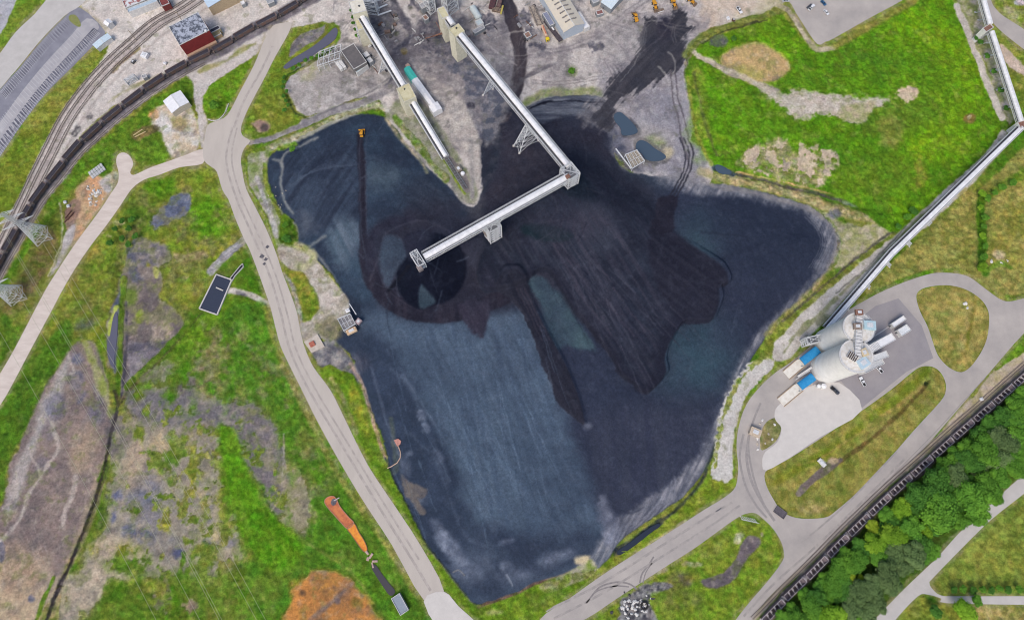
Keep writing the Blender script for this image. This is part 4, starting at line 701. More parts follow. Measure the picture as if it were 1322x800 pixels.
# weathering over everything: tussocks, dry tufts, seedlings on bare soil, dust
n6 = fbm(X, Y, 7, 4, 101); n5 = fbm(X, Y, 5, 4, 102); n3 = fbm(X, Y, 3.2, 3, 103); n20 = fbm(X, Y, 22, 4, 104); st = aniso(68, 16, 2.2, 105)
full = (slice(None),) * 2; g1 = (K == 1).astype(np.float32); g0 = (K == 0).astype(np.float32); g3 = (K == 3).astype(np.float32)
mix_in(full, g1 * con(n6, 6, .70) * .35, (156,150,100)); mix_in(full, g1 * con(n5, 5, .64) * .26, (66,104,26)); mix_in(full, g1 * con(n3, 5, .62) * .2, (130,156,48)); mix_in(full, g1 * con(st, 5, .66) * .22, (136,140,70))
mix_in(full, g1 * con(n20, 5, .68) * .2, (140,140,66))
C *= (1.06 - g1 * .18 * con(n3, 4, .5))[..., None]
mix_in(full, g0 * con(n5, 6, .67) * .4, (104,118,56)); mix_in(full, g0 * con(n6, 6, .66) * .35, (88,82,86)); mix_in(full, g0 * con(n3, 5, .66) * .3, (190,176,158))
g3b = g3 * (U > 430) * (U < 880) * (V < 300); mix_in(full, g3 * con(n6, 5, .64) * .3, (150,144,140)); mix_in(full, g3 * con(n3, 5, .66) * .25, (206,202,196)); mix_in(full, g3 * con(n5, 8, .73) * .4, (120,122,92)); mix_in(full, g3b * con(n5, 9, .64) * .3, (92,90,98)); mix_in(full, g3b * con(fbm(X, Y, 10, 4, 120), 9, .64) * .35, (104,100,106))
gg = g1[..., None]; C[:] = C * (1 - gg) + gg * C * np.array((1.05, 1.04, .98), np.float32)
gg = (K == 2).astype(np.float32)[..., None]; C[:] = C * (1 - gg) + gg * C * np.array((1.03, 1.03, 1.0), np.float32)
mix_in(full, (K == 2) * con(n3, 5, .66) * .12, (100,106,120)); mix_in(full, (K == 2) * con(n20, 4, .6) * .2, (34,40,56))

# shoulders of broken gravel along every paved edge
for p in ROADS_:
    s, d = sd_poly(p, 14)
    if s is None: continue
    m = sstep(-6.5, -1, d + WN1[s]*2.5 + WF[s]*1.5) * (1 - sstep(0, 2.5, d)) * con(n3[s], 3, .42) * .6
    mix_in(s, m * (K[s] != 2), (176,164,138), (150,142,112), con(N4[s]))
for (u, v, r, ry) in ((808,160,18,14), (842,196,22,13)): 
    pass

# grain: fine value jitter that belongs to the soil, plants and coal themselves
gr = (N1 - .5) * 2
amp = np.choose(K, [.11, .14, .06, .08])
C *= (1 + gr * amp + WF * amp * .4)[..., None]
tint = (fbm(X, Y, 3, 2, 90) - .5)
C[..., 0] *= 1 + tint * np.choose(K, [.06, .18, .02, .03])
# grassy tussocks, clods
Z += np.where(K == 1, (fbm(X, Y, 1.8, 2, 91) - .4) * 1.3, 0) + np.where(K == 0, (N1 - .5) * .35, 0)
U, V = UVof(X, Y, ZB)
for p in ROADS_ + FLATS: flat_to(p, 5)
Z += np.where(K == 2, (aniso(60, 30, 2.4, 92) - .5) * .3 + (N1 - .5) * .15, 0)
def zat(x, y):
    i = int(round((x - gx[0]) / GS)); j = int(round((y - gy[0]) / GS))
    if 0 <= i < nx and 0 <= j < ny: return float(ZB[j, i])
    return 0.0
def G(u, v):
    """point on the ground seen at a pixel, resting on the relief"""
    p = P(u, v, 0)
    for _ in range(3): p = P(u, v, zat(p.x, p.y))
    return p

# ------------------------------------------------------------------ materials
def new_mat(name):
    m = bpy.data.materials.new(name); m.use_nodes = True
    b = m.node_tree.nodes['Principled BSDF']; return m, m.node_tree, b
def ground_mat(name, rough, nscale, namt, bump, spec=0.3):
    m, t, b = new_mat(name)
    at = t.nodes.new('ShaderNodeAttribute'); at.attribute_name = 'soil'
    tc = t.nodes.new('ShaderNodeNewGeometry')
    n1 = t.nodes.new('ShaderNodeTexNoise'); n1.inputs['Scale'].default_value = nscale; n1.inputs['Detail'].default_value = 5; n1.inputs['Roughness'].default_value = .75
    t.links.new(tc.outputs['Position'], n1.inputs['Vector'])
    mr = t.nodes.new('ShaderNodeMapRange'); mr.inputs[1].default_value = .3; mr.inputs[2].default_value = .7; mr.inputs[3].default_value = 1-namt; mr.inputs[4].default_value = 1+namt
    t.links.new(n1.outputs['Fac'], mr.inputs[0])
    mx = t.nodes.new('ShaderNodeVectorMath'); mx.operation = 'SCALE'
    t.links.new(at.outputs['Color'], mx.inputs[0]); t.links.new(mr.outputs[0], mx.inputs['Scale'])
    t.links.new(mx.outputs[0], b.inputs['Base Color'])
    b.inputs['Roughness'].default_value = rough; b.inputs['Specular IOR Level'].default_value = spec
    bp = t.nodes.new('ShaderNodeBump'); bp.inputs['Strength'].default_value = bump; bp.inputs['Distance'].default_value = .3
    t.links.new(n1.outputs['Fac'], bp.inputs['Height']); t.links.new(bp.outputs[0], b.inputs['Normal'])
    return m
M = {}
M['ground'] = ground_mat('bare_soil', .95, .8, .34, .6)
M['grass'] = ground_mat('meadow_grass', 1.0, 1.3, .42, .9, .05)
M['coal'] = ground_mat('coal_fines', .95, 1.0, .26, .5, .05)
M['yard'] = ground_mat('crushed_stone', .95, .9, .30, .4)
A = np.ones((ny, nx, 4), np.float32); A[..., :3] = np.clip(s2l(np.clip(C, 3, 250)) / EXPK, .004, .85)
def grid_obj(name, mask, mat):
    """faces of the grid chosen by mask -> one mesh"""
    jj, ii = np.where(mask)
    v00 = jj * nx + ii; q = np.stack([v00, v00 + 1, v00 + nx + 1, v00 + nx], 1)
    used, inv = np.unique(q.ravel(), return_inverse=True)
    nf = len(jj); me = bpy.data.meshes.new(name)
    me.vertices.add(len(used)); me.loops.add(nf * 4); me.polygons.add(nf)
    co = np.stack([X.ravel()[used], Y.ravel()[used], Z.ravel()[used]], 1)
    me.vertices.foreach_set('co', co.ravel().astype(np.float32))
    me.loops.foreach_set('vertex_index', inv.astype(np.int32))
    me.polygons.foreach_set('loop_start', np.arange(0, nf * 4, 4, dtype=np.int32))
    me.polygons.foreach_set('use_smooth', np.ones(nf, bool))
    me.update(calc_edges=True)
    at = me.color_attributes.new('soil', 'FLOAT_COLOR', 'POINT')
    at.data.foreach_set('color', A.reshape(-1, 4)[used].ravel())
    me.materials.append(mat)
    o = bpy.data.objects.new(name, me); COL.objects.link(o); return o
K4 = K[:-1, :-1]
g = grid_obj('ground', (K4 == 0), M['ground']); g['kind'] = 'structure'; g['label'] = 'bare brown and grey soil'
g = grid_obj('gravel_yard', K4 == 3, M['yard']); g['kind'] = 'structure'; g['label'] = 'pale crushed stone yard and track beds'
g = grid_obj('grass', K4 == 1, M['grass']); g['kind'] = 'stuff'; g['label'] = 'green and yellow rough grass round the coal yard'; g['category'] = 'grass'
g = grid_obj('coal_stockpile', K4 == 2, M['coal']); g['kind'] = 'stuff'; g['label'] = 'huge blue black coal stockpile filling the middle of the site'; g['category'] = 'coal pile'
# land beyond, out to the horizon
def far_land():
    m, t, b = new_mat('far_land')
    tc = t.nodes.new('ShaderNodeNewGeometry')
    n1 = t.nodes.new('ShaderNodeTexNoise'); n1.inputs['Scale'].default_value = .012; n1.inputs['Detail'].default_value = 8
    t.links.new(tc.outputs['Position'], n1.inputs['Vector'])
    cr = t.nodes.new('ShaderNodeValToRGB'); t.links.new(n1.outputs['Fac'], cr.inputs[0])
    cr.color_ramp.elements[0].color = alb((66,100,36)); cr.color_ramp.elements[1].color = alb((140,140,80)); cr.color_ramp.elements[0].position = .4; cr.color_ramp.elements[1].position = .62
    t.links.new(cr.outputs[0], b.inputs['Base Color']); b.inputs['Roughness'].default_value = .95
    me = bpy.data.meshes.new('ground'); x0, x1, y0, y1 = float(gx[0]), float(gx[-1]), float(gy[0]), float(gy[-1]); F = 6000
    vs = [(x0,y0,0),(x1,y0,0),(x1,y1,0),(x0,y1,0),(-F,-F,0),(F,-F,0),(F,F,0),(-F,F,0)]
    me.from_pydata(vs, [], [(4,5,1,0),(5,6,2,1),(6,7,3,2),(7,4,0,3)]); me.materials.append(m)
    o = bpy.data.objects.new('terrain', me); COL.objects.link(o); o['kind'] = 'structure'; o['label'] = 'open country beyond the site'
far_land()
# ------------------------------------------------------------------ object helpers
def mat(name, c, rough=.6, var=.12, scale=1.5, spec=.4, c2=None, stretch=None, bump=0, lo=.42, hi=.62, metal=0, rnd=0, grain=.07):
    """procedural painted / weathered surface: c = colour as seen, c2 = second tone it is blotched with"""
    if name in M: return M[name]
    m, t, b = new_mat(name)
    tc = t.nodes.new('ShaderNodeNewGeometry' if not rnd else 'ShaderNodeTexCoord')
    mp = t.nodes.new('ShaderNodeMapping'); t.links.new(tc.outputs['Position' if not rnd else 'Object'], mp.inputs[0])
    if stretch: mp.inputs['Rotation'].default_value = (0, 0, stretch[0]); mp.inputs['Scale'].default_value = (stretch[1], stretch[2], 1)
    n1 = t.nodes.new('ShaderNodeTexNoise'); n1.inputs['Scale'].default_value = scale; n1.inputs['Detail'].default_value = 5; n1.inputs['Roughness'].default_value = .65
    t.links.new(mp.outputs[0], n1.inputs['Vector'])
    cr = t.nodes.new('ShaderNodeValToRGB'); t.links.new(n1.outputs['Fac'], cr.inputs[0])
    a = alb(c); d = alb(c2) if c2 is not None else tuple(min(.85, x * (1 + var)) for x in a[:3]) + (1,)
    if c2 is None: a = tuple(x * (1 - var) for x in a[:3]) + (1,)
    cr.color_ramp.elements[0].color = a; cr.color_ramp.elements[1].color = d
    cr.color_ramp.elements[0].position = lo; cr.color_ramp.elements[1].position = hi
    n2 = t.nodes.new('ShaderNodeTexNoise'); n2.inputs['Scale'].default_value = 2.6; n2.inputs['Detail'].default_value = 4; n2.inputs['Roughness'].default_value = .7
    t.links.new(tc.outputs['Position' if not rnd else 'Object'], n2.inputs['Vector']); mr2 = t.nodes.new('ShaderNodeMapRange'); mr2.inputs[1].default_value = .3; mr2.inputs[2].default_value = .7; mr2.inputs[3].default_value = 1-grain; mr2.inputs[4].default_value = 1+grain*.7
    t.links.new(n2.outputs['Fac'], mr2.inputs[0]); sc = t.nodes.new('ShaderNodeVectorMath'); sc.operation = 'SCALE'; t.links.new(cr.outputs[0], sc.inputs[0]); t.links.new(mr2.outputs[0], sc.inputs['Scale']); cr = sc
    if rnd:
        oi = t.nodes.new('ShaderNodeObjectInfo'); hs = t.nodes.new('ShaderNodeHueSaturation')
        mr = t.nodes.new('ShaderNodeMapRange'); mr.inputs[3].default_value = 1 - rnd; mr.inputs[4].default_value = 1 + rnd
        t.links.new(oi.outputs['Random'], mr.inputs[0]); t.links.new(mr.outputs[0], hs.inputs['Value']); t.links.new(cr.outputs[0], hs.inputs['Color'])
        t.links.new(hs.outputs[0], b.inputs['Base Color'])
    else: t.links.new(cr.outputs[0], b.inputs['Base Color'])
    b.inputs['Roughness'].default_value = rough; b.inputs['Specular IOR Level'].default_value = spec; b.inputs['Metallic'].default_value = metal
    if bump:
        bp = t.nodes.new('ShaderNodeBump'); bp.inputs['Strength'].default_value = bump; bp.inputs['Distance'].default_value = .2
        t.links.new(n1.outputs['Fac'], bp.inputs['Height']); t.links.new(bp.outputs[0], b.inputs['Normal'])
    M[name] = m; return m
class MB:
    def __init__(s): s.v = []; s.f = []
    def add(s, vs, fs):
        o = len(s.v); s.v += [tuple(v) for v in vs]; s.f += [tuple(i + o for i in f) for f in fs]; return s
    def box(s, c, size, rz=0, ry=0):
        hx, hy, hz = size[0]/2, size[1]/2, size[2]/2; m = Matrix.Rotation(rz, 3, 'Z') @ Matrix.Rotation(ry, 3, 'Y'); c = Vector(c)
        vs = [c + m @ Vector((x*hx, y*hy, z*hz)) for z in (-1, 1) for x, y in ((-1,-1),(1,-1),(1,1),(-1,1))]
        return s.add(vs, [(3,2,1,0),(4,5,6,7),(0,1,5,4),(1,2,6,5),(2,3,7,6),(3,0,4,7)])
    def bbox(s, c, size, bv=.08, rz=0):
        """box with chamfered edges"""
        bm = bmesh.new(); bmesh.ops.create_cube(bm, size=1)
        for v in bm.verts: v.co = Vector((v.co.x*size[0], v.co.y*size[1], v.co.z*size[2]))
        bmesh.ops.bevel(bm, geom=bm.edges[:], offset=min(bv, min(size)*.3), segments=2, affect='EDGES', profile=.5)
        m = Matrix.Rotation(rz, 3, 'Z'); bm.verts.index_update()
        s.add([Vector(c) + m @ v.co for v in bm.verts], [[v.index for v in f.verts] for f in bm.faces]); bm.free(); return s
    def prism(s, pts, z0, z1, top=None):
        n = len(pts); top = top or pts
        ar = sum(pts[i][0]*pts[(i+1)%n][1] - pts[(i+1)%n][0]*pts[i][1] for i in range(n))
        if ar < 0: pts = pts[::-1]; top = top[::-1]
        return s.add([(p[0], p[1], z0) for p in pts] + [(p[0], p[1], z1) for p in top], [tuple(range(n))[::-1], tuple(range(n, 2*n))] + [(i, (i+1) % n, n + (i+1) % n, n + i) for i in range(n)])
    def cyl(s, p0, p1, r, n=12, r1=None, cap=True):
        p0, p1 = Vector(p0), Vector(p1); d = (p1 - p0).normalized(); r1 = r if r1 is None else r1
        a = d.orthogonal().normalized(); b = d.cross(a)
        vs = [p0 + (a*math.cos(t) + b*math.sin(t))*r for t in [2*math.pi*i/n for i in range(n)]] + [p1 + (a*math.cos(t) + b*math.sin(t))*r1 for t in [2*math.pi*i/n for i in range(n)]]
        fs = [(i, (i+1) % n, n + (i+1) % n, n + i) for i in range(n)]
        if cap: fs += [tuple(range(n))[::-1], tuple(range(n, 2*n))]
        return s.add(vs, fs)
    def beam(s, p0, p1, w=.2, h=None):
        p0, p1 = Vector(p0), Vector(p1); h = h or w; d = (p1 - p0)
        if d.length < 1e-4: return s
        d.normalize(); up = Vector((0,0,1)) if abs(d.z) < .95 else Vector((1,0,0))
        a = d.cross(up).normalized() * w/2; b = a.cross(d).normalized() * h/2
        vs = [p + x*a + y*b for p in (p0, p1) for x, y in ((-1,-1),(1,-1),(1,1),(-1,1))]
        return s.add(vs, [(0,1,2,3),(7,6,5,4),(0,4,5,1),(1,5,6,2),(2,6,7,3),(3,7,4,0)])
    def build(s, name, m, parent=None, label=None, smooth=False, world=True, loc=None):
        off = Vector((0,0,0))
        if parent is not None and world: off = Vector(parent.get('_o', (0,0,0)))
        me = bpy.data.meshes.new(name)
        if loc is not None: off = Vector(loc)
        me.from_pydata([tuple(Vector(v) - off) for v in s.v], [], s.f); me.materials.append(m)
        bm = bmesh.new(); bm.from_mesh(me); bmesh.ops.recalc_face_normals(bm, faces=bm.faces[:]); bm.to_mesh(me); bm.free()
        if smooth: me.polygons.foreach_set('use_smooth', [True]*len(me.polygons))
        o = bpy.data.objects.new(name, me); COL.objects.link(o)
        if parent is not None: o.parent = parent
        elif loc is not None: o.location = loc
        if parent is not None and '_o' in parent.keys(): o['_o'] = parent['_o']
        if label: o['label'] = label
        return o
def tag(o, label, cat, group=None):
    o['label'] = label; o['category'] = cat
    if group: o['group'] = group
    return o
def thing(name, loc, label, cat, group=None, rz=0):
    o = bpy.data.objects.new(name, None); COL.objects.link(o); o.location = loc; o.rotation_euler = (0,0,rz); o.empty_display_size = .5
    if rz == 0: o['_o'] = tuple(loc)
    return tag(o, label, cat, group)
def copy_tree(o, parent=None):
    c = o.copy(); COL.objects.link(c); c.parent = parent
    for ch in [x for x in ALLCH.get(o.name, [])]: copy_tree(ch, c)
    return c
ALLCH = {}
def index_children(o):
    ALLCH[o.name] = [x for x in bpy.data.objects if x.parent == o]
    for x in ALLCH[o.name]: index_children(x)

# ------------------------------------------------------------------ paved sheets
M['haul'] = mat('haul_road_asphalt', (188,179,170), .9, c2=(203,194,184), scale=.12, stretch=(R(-62),1,.25), lo=.3, hi=.7)
M['asph'] = mat('worn_asphalt', (166,160,156), .9, c2=(190,182,175), scale=.07, lo=.3, hi=.7)
M['asph_d'] = mat('plant_asphalt', (146,141,145), .9, c2=(160,155,156), scale=.1, lo=.3, hi=.7)
M['conc'] = mat('pale_concrete', (204,199,194), .9, c2=(216,211,205), scale=.2, lo=.3, hi=.7)
M['conc_d'] = mat('stained_concrete', (170,160,150), .9, c2=(200,192,182), scale=.6)
M['dirtroad'] = mat('pale_dirt_road', (206,192,182), .95, c2=(222,210,200), scale=.35, lo=.35, hi=.65, stretch=(R(55),.3,1))
M['lot'] = mat('parking_asphalt', (126,126,138), .9, c2=(148,148,158), scale=.15, lo=.3, hi=.7)
M['gravroad'] = mat('light_chip_road', (188,184,180), .95, c2=(204,200,196), scale=.15, lo=.3, hi=.7)
def sheet(name, outer, m, z=.06, holes=(), kind='structure', label=None, smooth=True, n=3):
    loops = []
    for L in [outer] + list(holes):
        pts = catmull(L, True, n) if smooth else L
        loops.append([P(u, v, z) for u, v in pts])
    tris = tessellate_polygon(loops); vs = [p for L in loops for p in L]
    base = len(vs); fs = [tuple(t) for t in tris]; o = 0
    vs2 = vs + [Vector((p.x, p.y, -.3)) for p in vs]
    for L in loops:
        k = len(L)
        for i in range(k): a, b = o+i, o+(i+1) % k; fs.append((a, b, base+b, base+a))
        o += k
    mb = MB(); mb.v = [tuple(v) for v in vs2]; mb.f = fs
    ob = mb.build(name, m); ob['kind'] = kind
    for pl in ob.data.polygons[:len(tris)]:
        pass
    if label: ob['label'] = label
    return ob
sheet('haul_road', ROAD_L, M['haul'], .08, label='wide worn haul road west of the coal pile')
sheet('concrete_apron', APRON_A, M['conc'], .13, label='pale concrete slab at the end of the haul road')
sheet('road', PLANT, M['asph'], .06, holes=[ISL1, ISL2, ISL3], label='asphalt road and yard round the silos')
sheet('pavement', PAD, M['conc'], .12, label='pale concrete pad below the silos')
sheet('road', ROAD_R, M['gravroad'], .06, label='pale country road beyond the trees')
sheet('road', ROAD_TR, M['asph'], .06, label='curving road at the top right corner')
sheet('parking_lot', LOT_TR, M['asph'], .06, label='grey parking lot at the top edge')
sheet('path', TRACK_L, M['dirtroad'], .06, label='pale dirt track along the railway land')
sheet('parking_lot', LOT_TL, M['lot'], .06, label='long striped parking lot at the top left')
sheet('road', ROAD_TL, M['gravroad'], .10, label='pale concrete road beside the striped parking lot')
sheet('parking_aisle', [(112,24),(128,36),(100,66),(66,104),(32,146),(0,192),(-30,235),(-30,200),(0,158),(30,116),(62,78),(92,46)], mat('aisle_grey',(170,168,172),.9,c2=(184,181,183),scale=.15), .10, label='paler driving lane of the striped parking lot')
sheet('pavement', [(1040,470),(1086,430),(1130,395),(1160,385),(1190,420),(1205,462),(1170,480),(1113,526),(1086,492),(1050,497)], M['asph_d'], .10, label='darker asphalt apron round the silos', smooth=False)
# oil and tyre marks lie on the asphalt as thin films
def mark(path, w, m, z, name='tyre_mark', label=None, smooth=True):
    pts = catmull(path, False, 6) if smooth and len(path) > 2 else path
    mb = MB(); W = [P(u, v, z) for u, v in pts]; L = []
    for i, p in enumerate(W):
        a, b = W[max(i-1,0)], W[min(i+1,len(W)-1)]; d = (b-a).normalized(); nrm = Vector((-d.y, d.x, 0)) * w/2
        L += [p+nrm, p-nrm]
    mb.add(L, [(2*i, 2*i+1, 2*i+3, 2*i+2) for i in range(len(W)-1)])
    o = mb.build(name, m); o['kind'] = 'structure'
    if label: o['label'] = label
    return o
M['tyre'] = mat('tyre_dust', (132,126,126), .9, c2=(150,144,142), scale=.6)
M['tyre2'] = mat('tyre_dust_faint', (150,144,142), .9, c2=(162,156,153), scale=.6)
M['oil'] = mat('oil_stain', (74,72,82), .8, c2=(120,116,120), scale=1.4)
mark([(960,560),(955,590),(962,625),(975,650),(990,668)], 1.3, M['tyre2'], .075); mark([(968,556),(964,590),(970,620),(984,648),(1000,672)], 1.6, M['tyre2'], .075)
mark([(982,520),(972,545),(966,575),(974,620),(986,650)], 1.2, M['tyre2'], .08)
mark([(763,770),(775,757),(795,751),(812,753),(822,760)], .9, M['tyre'], .075); mark([(757,778),(770,763),(793,756),(812,757)], .7, M['tyre'], .08)
mark([(826,752),(829,740),(838,728),(844,718)], .9, M['tyre'], .075); mark([(830,752),(834,738),(842,726)], .6, M['tyre'], .08)
for path, w_ in (([(300,165),(292,205),(303,250),(322,295),(346,350),(362,402),(374,450),(397,500),(440,572),(490,655),(532,722),(556,762)],1.4),([(306,165),(299,205),(310,250),(330,295),(354,350),(370,402),(382,450),(406,500),(449,572),(499,655),(541,722)],1.1),([(352,60),(335,95),(315,130),(302,165)],1.6)):
    mark(path, w_, mat('haul_wheel_path', (170,162,156), .9, c2=(192,183,175), scale=.25), .10)
for path, w_ in (([(705,788),(770,756),(835,716),(905,672),(945,648)],1.3),([(715,798),(780,764),(845,724),(915,680),(955,652)],1.2),([(1170,590),(1110,650),(1050,708),(1000,752),(960,795)],1.2),([(1160,580),(1095,648),(1035,700)],1.0)):
    mark(path, w_, mat('wheel_path', (156,150,147), .9, c2=(178,171,165), scale=.25), .08)
for (u, v, l, w_, a_) in ((345,318,3,2.4,0),(338,330,4,3.2,0),(343,334,3,2.6,0),(341,340,2.5,2,0)): mark([(u-l/2,v),(u,v+1),(u+l/2,v-1)], w_*.8, M['oil'], .12, 'oil_stain', smooth=False)
mark([(924,660),(929,657),(931,655)], .6, M['oil'], .085); mark([(1100,450),(1135,430),(1160,412)], .5, M['conc'], .115)
mark([(1272,487),(1240,522),(1205,560),(1150,616),(1090,676),(1030,735),(985,780)], .35, M['tyre2'], .09)
M['stall'] = mat('stall_paint', (206,206,210), .8, .05)
def stripes(name, a, b, n, c, d, w=.16, label=None, m=None, z=.115):
    """n stall lines between the side a..b and the side c..d (photo pixels)"""
    mb = MB()
    pa, pb, pc, pd = catmull(a, False, 8), None, catmull(c, False, 8), None
    A_ = [P(u, v, z) for u, v in pa]; B_ = [P(u, v, z) for u, v in pc]
    def at(L, t):
        x = t*(len(L)-1); i = min(int(x), len(L)-2); return L[i].lerp(L[i+1], x-i)
    for k in range(n):
        t = k/(n-1); p, q = at(A_, t), at(B_, t); d_ = (q-p).normalized(); nn = Vector((-d_.y, d_.x, 0))*w/2
        mb.add([p+nn, p-nn, q-nn, q+nn], [(0,1,2,3)])
    o = mb.build(name, m or M['stall']); o['kind'] = 'structure'; o['label'] = label
stripes('parking_lines', [(129,44),(100,76),(66,112),(35,152),(0,203)], 0, 64, [(121,38),(93,68),(58,105),(27,144),(-8,194)], 0, label='white stall lines on the grass side of the lot', w=.26)
stripes('parking_lines', [(84,24),(52,57),(25,90),(0,118)], 0, 40, [(92,31),(60,66),(33,98),(8,128)], 0, label='white stall lines in the upper row of the lot', w=.2)
stripes('parking_lines', [(98,36),(66,72),(38,106),(6,146),(-6,162)], 0, 40, [(106,44),(74,80),(46,114),(14,155),(2,171)], 0, label='white stall lines in the middle row of the lot', w=.2)
M['stain'] = mat('stall_stain', (92,92,106), .9, c2=(112,112,124), scale=.8)
stripes('parking_stains', [(126,42),(97,74),(63,110),(32,150),(-3,200)], 0, 46, [(120,37),(92,67),(58,104),(27,143),(-8,193)], 0, label='dark oil stained bays on the grass side of the lot', w=1.7, m=M['stain'], z=.105)
stripes('parking_stains', [(86,26),(54,59),(27,92),(2,120)], 0, 36, [(91,31),(59,64),(32,97),(7,126)], 0, label='dark oil stained bays in the upper row of the lot', w=1.2, m=mat('stall_stain_faint', (112,112,124), .9, .1), z=.105)
sheet('parking_island', [(90,20),(98,20),(104,30),(103,35),(97,33),(89,26)], M['grass_sh'] if 'grass_sh' in M else mat('island_grass', (120,134,62), .95, c2=(150,146,100), scale=.8), .14, label='small oval grass island in the striped lot')
# ------------------------------------------------------------------ water
def water_mat(name, c, rough=.12):
    m, t, b = new_mat(name); b.inputs['Base Color'].default_value = alb(c); b.inputs['Roughness'].default_value = rough; b.inputs['Specular IOR Level'].default_value = .5
    tc = t.nodes.new('ShaderNodeNewGeometry'); n1 = t.nodes.new('ShaderNodeTexNoise'); n1.inputs['Scale'].default_value = .8; n1.inputs['Detail'].default_value = 3
    t.links.new(tc.outputs['Position'], n1.inputs['Vector']); bp = t.nodes.new('ShaderNodeBump'); bp.inputs['Strength'].default_value = .08; t.links.new(n1.outputs['Fac'], bp.inputs['Height']); t.links.new(bp.outputs[0], b.inputs['Normal'])
    M[name] = m; return m
W1 = water_mat('slate_water', (72,88,104)); W2 = water_mat('dark_water', (40,48,62)); W3 = water_mat('grey_water', (98,98,114)); W4 = water_mat('brown_water', (66,62,66))
def pond(pts, m, label, z=None, name='pond'):
    zz = z if z is not None else max(zat(*P(u, v, 0).xy) for u, v in pts) + .25
    return sheet(name, pts, m, zz, kind='structure', label=label)
pond([(795,146),(801,145),(808,150),(816,158),(822,166),(823,171),(816,174),(806,175),(802,172),(801,165),(795,158),(792,151)], W1, 'slate grey settling pond north of the intake frame')
pond([(822,184),(828,181),(836,184),(846,192),(856,198),(860,203),(854,207),(842,208),(833,205),(828,198),(821,192)], W1, 'slate grey settling pond beside the intake frame')
pond([(366,86),(378,76),(398,64),(412,54),(424,43),(432,36),(436,40),(433,50),(424,58),(412,66),(398,76),(380,84),(370,89)], W3, 'narrow grey drainage pond north of the substation')
pond([(142,432),(146,410),(150,402),(152,410),(151,436),(148,460),(147,474),(141,466),(138,448)], W3, 'thin grey pool in the west hollow')
pond([(797,711),(815,698),(838,681),(850,675),(852,679),(842,686),(822,702),(806,713),(799,716)], W2, 'dark ditch pool at the south corner of the coal', z=.6)
pond([(924,213),(932,214),(944,221),(942,225),(930,224),(924,219)], W1, 'small pool at the head of the east ditch')
# ------------------------------------------------------------------ railway
M['rail'] = mat('rail_steel', (120,112,112), .5, .1, metal=.3); M['sleeper'] = mat('old_sleeper', (150,140,134), .95, c2=(172,162,154), scale=1)
M['rail2'] = mat('rail_steel_dark', (92,84,84), .5, .1, metal=.3)
def wpath(px, z):
    return [P(u, v, z) for u, v in catmull(px, False, 6)]
def resample(W, step, start=0):
    out = []; acc = -start
    for a, b in zip(W[:-1], W[1:]):
        L = (b-a).length; t = 0
        while acc + (L - t) >= step if out else True:
            if not out: out.append((a.copy(), (b-a).normalized())); acc = 0; continue
            t += step - acc; acc = 0; out.append((a.lerp(b, t/L), (b-a).normalized()))
        acc += L - t
    return out
def track(px, label, off=0, z0=.0):
    W = wpath(px, .2); S = resample(W, 2.0)
    t = thing('railway_track', S[0][0], label, 'railway track', 'railway tracks')
    for sgn in (-1, 1):
        mb = MB(); ring = []
        for p, d in S:
            nrm = Vector((-d.y, d.x, 0)); c = p + nrm*(off + sgn*.72); ring += [c+nrm*.07+Vector((0,0,.06)), c-nrm*.07+Vector((0,0,.06)), c-nrm*.07+Vector((0,0,.24)), c+nrm*.07+Vector((0,0,.24))]
        n = len(S); mb.add(ring, [(4*i+a, 4*i+(a+1)%4, 4*i+4+(a+1)%4, 4*i+4+a) for i in range(n-1) for a in range(4)])
        mb.build('rail', M['rail2'], t)
    mb = MB()
    for p, d in resample(W, .8): mb.box((p + Vector((-d.y, d.x, 0))*off) + Vector((0,0,-.08)), (.28, 2.5, .2), math.atan2(d.y, d.x))
    o = mb.build('sleepers', M['sleeper'], t); o['kind'] = 'stuff'
LTRAIN = [(444,-30),(415,-15),(402,-8),(376,10),(345,27),(316,42),(286,60),(257,74),(227,90),(198,108),(171,128),(144,149),(118,172),(96,193),(73,222),(50,251),(31,282),(14,312),(-4,344),(-22,382)]
RTRAIN = [(980,805),(1000,785),(1020,764),(1053,732),(1079,705),(1104,680),(1133,652),(1160,627),(1186,604),(1215,578),(1242,554),(1269,531),(1294,509),(1319,487),(1345,464),(1370,442)]
track(LTRAIN, 'railway track under the loaded coal train at the upper left')
track([(u+8, v+8) for u, v in LTRAIN[7:]], 'empty railway track on the meadow side of the loaded coal train')
track([(u-6, v-3) for u, v in TRK2], 'pale curved track nearest the striped parking lot')
track([(u+1, v) for u, v in TRK2], 'middle one of the three pale curved tracks')
track([(u+9, v+4) for u, v in TRK2], 'pale curved track nearest the coal train side')
track(RTRAIN, 'railway track under the empty hopper train at the lower right')
track([(u-9, v-8) for u, v in RTRAIN], 'unused track between the asphalt road and the hopper train')
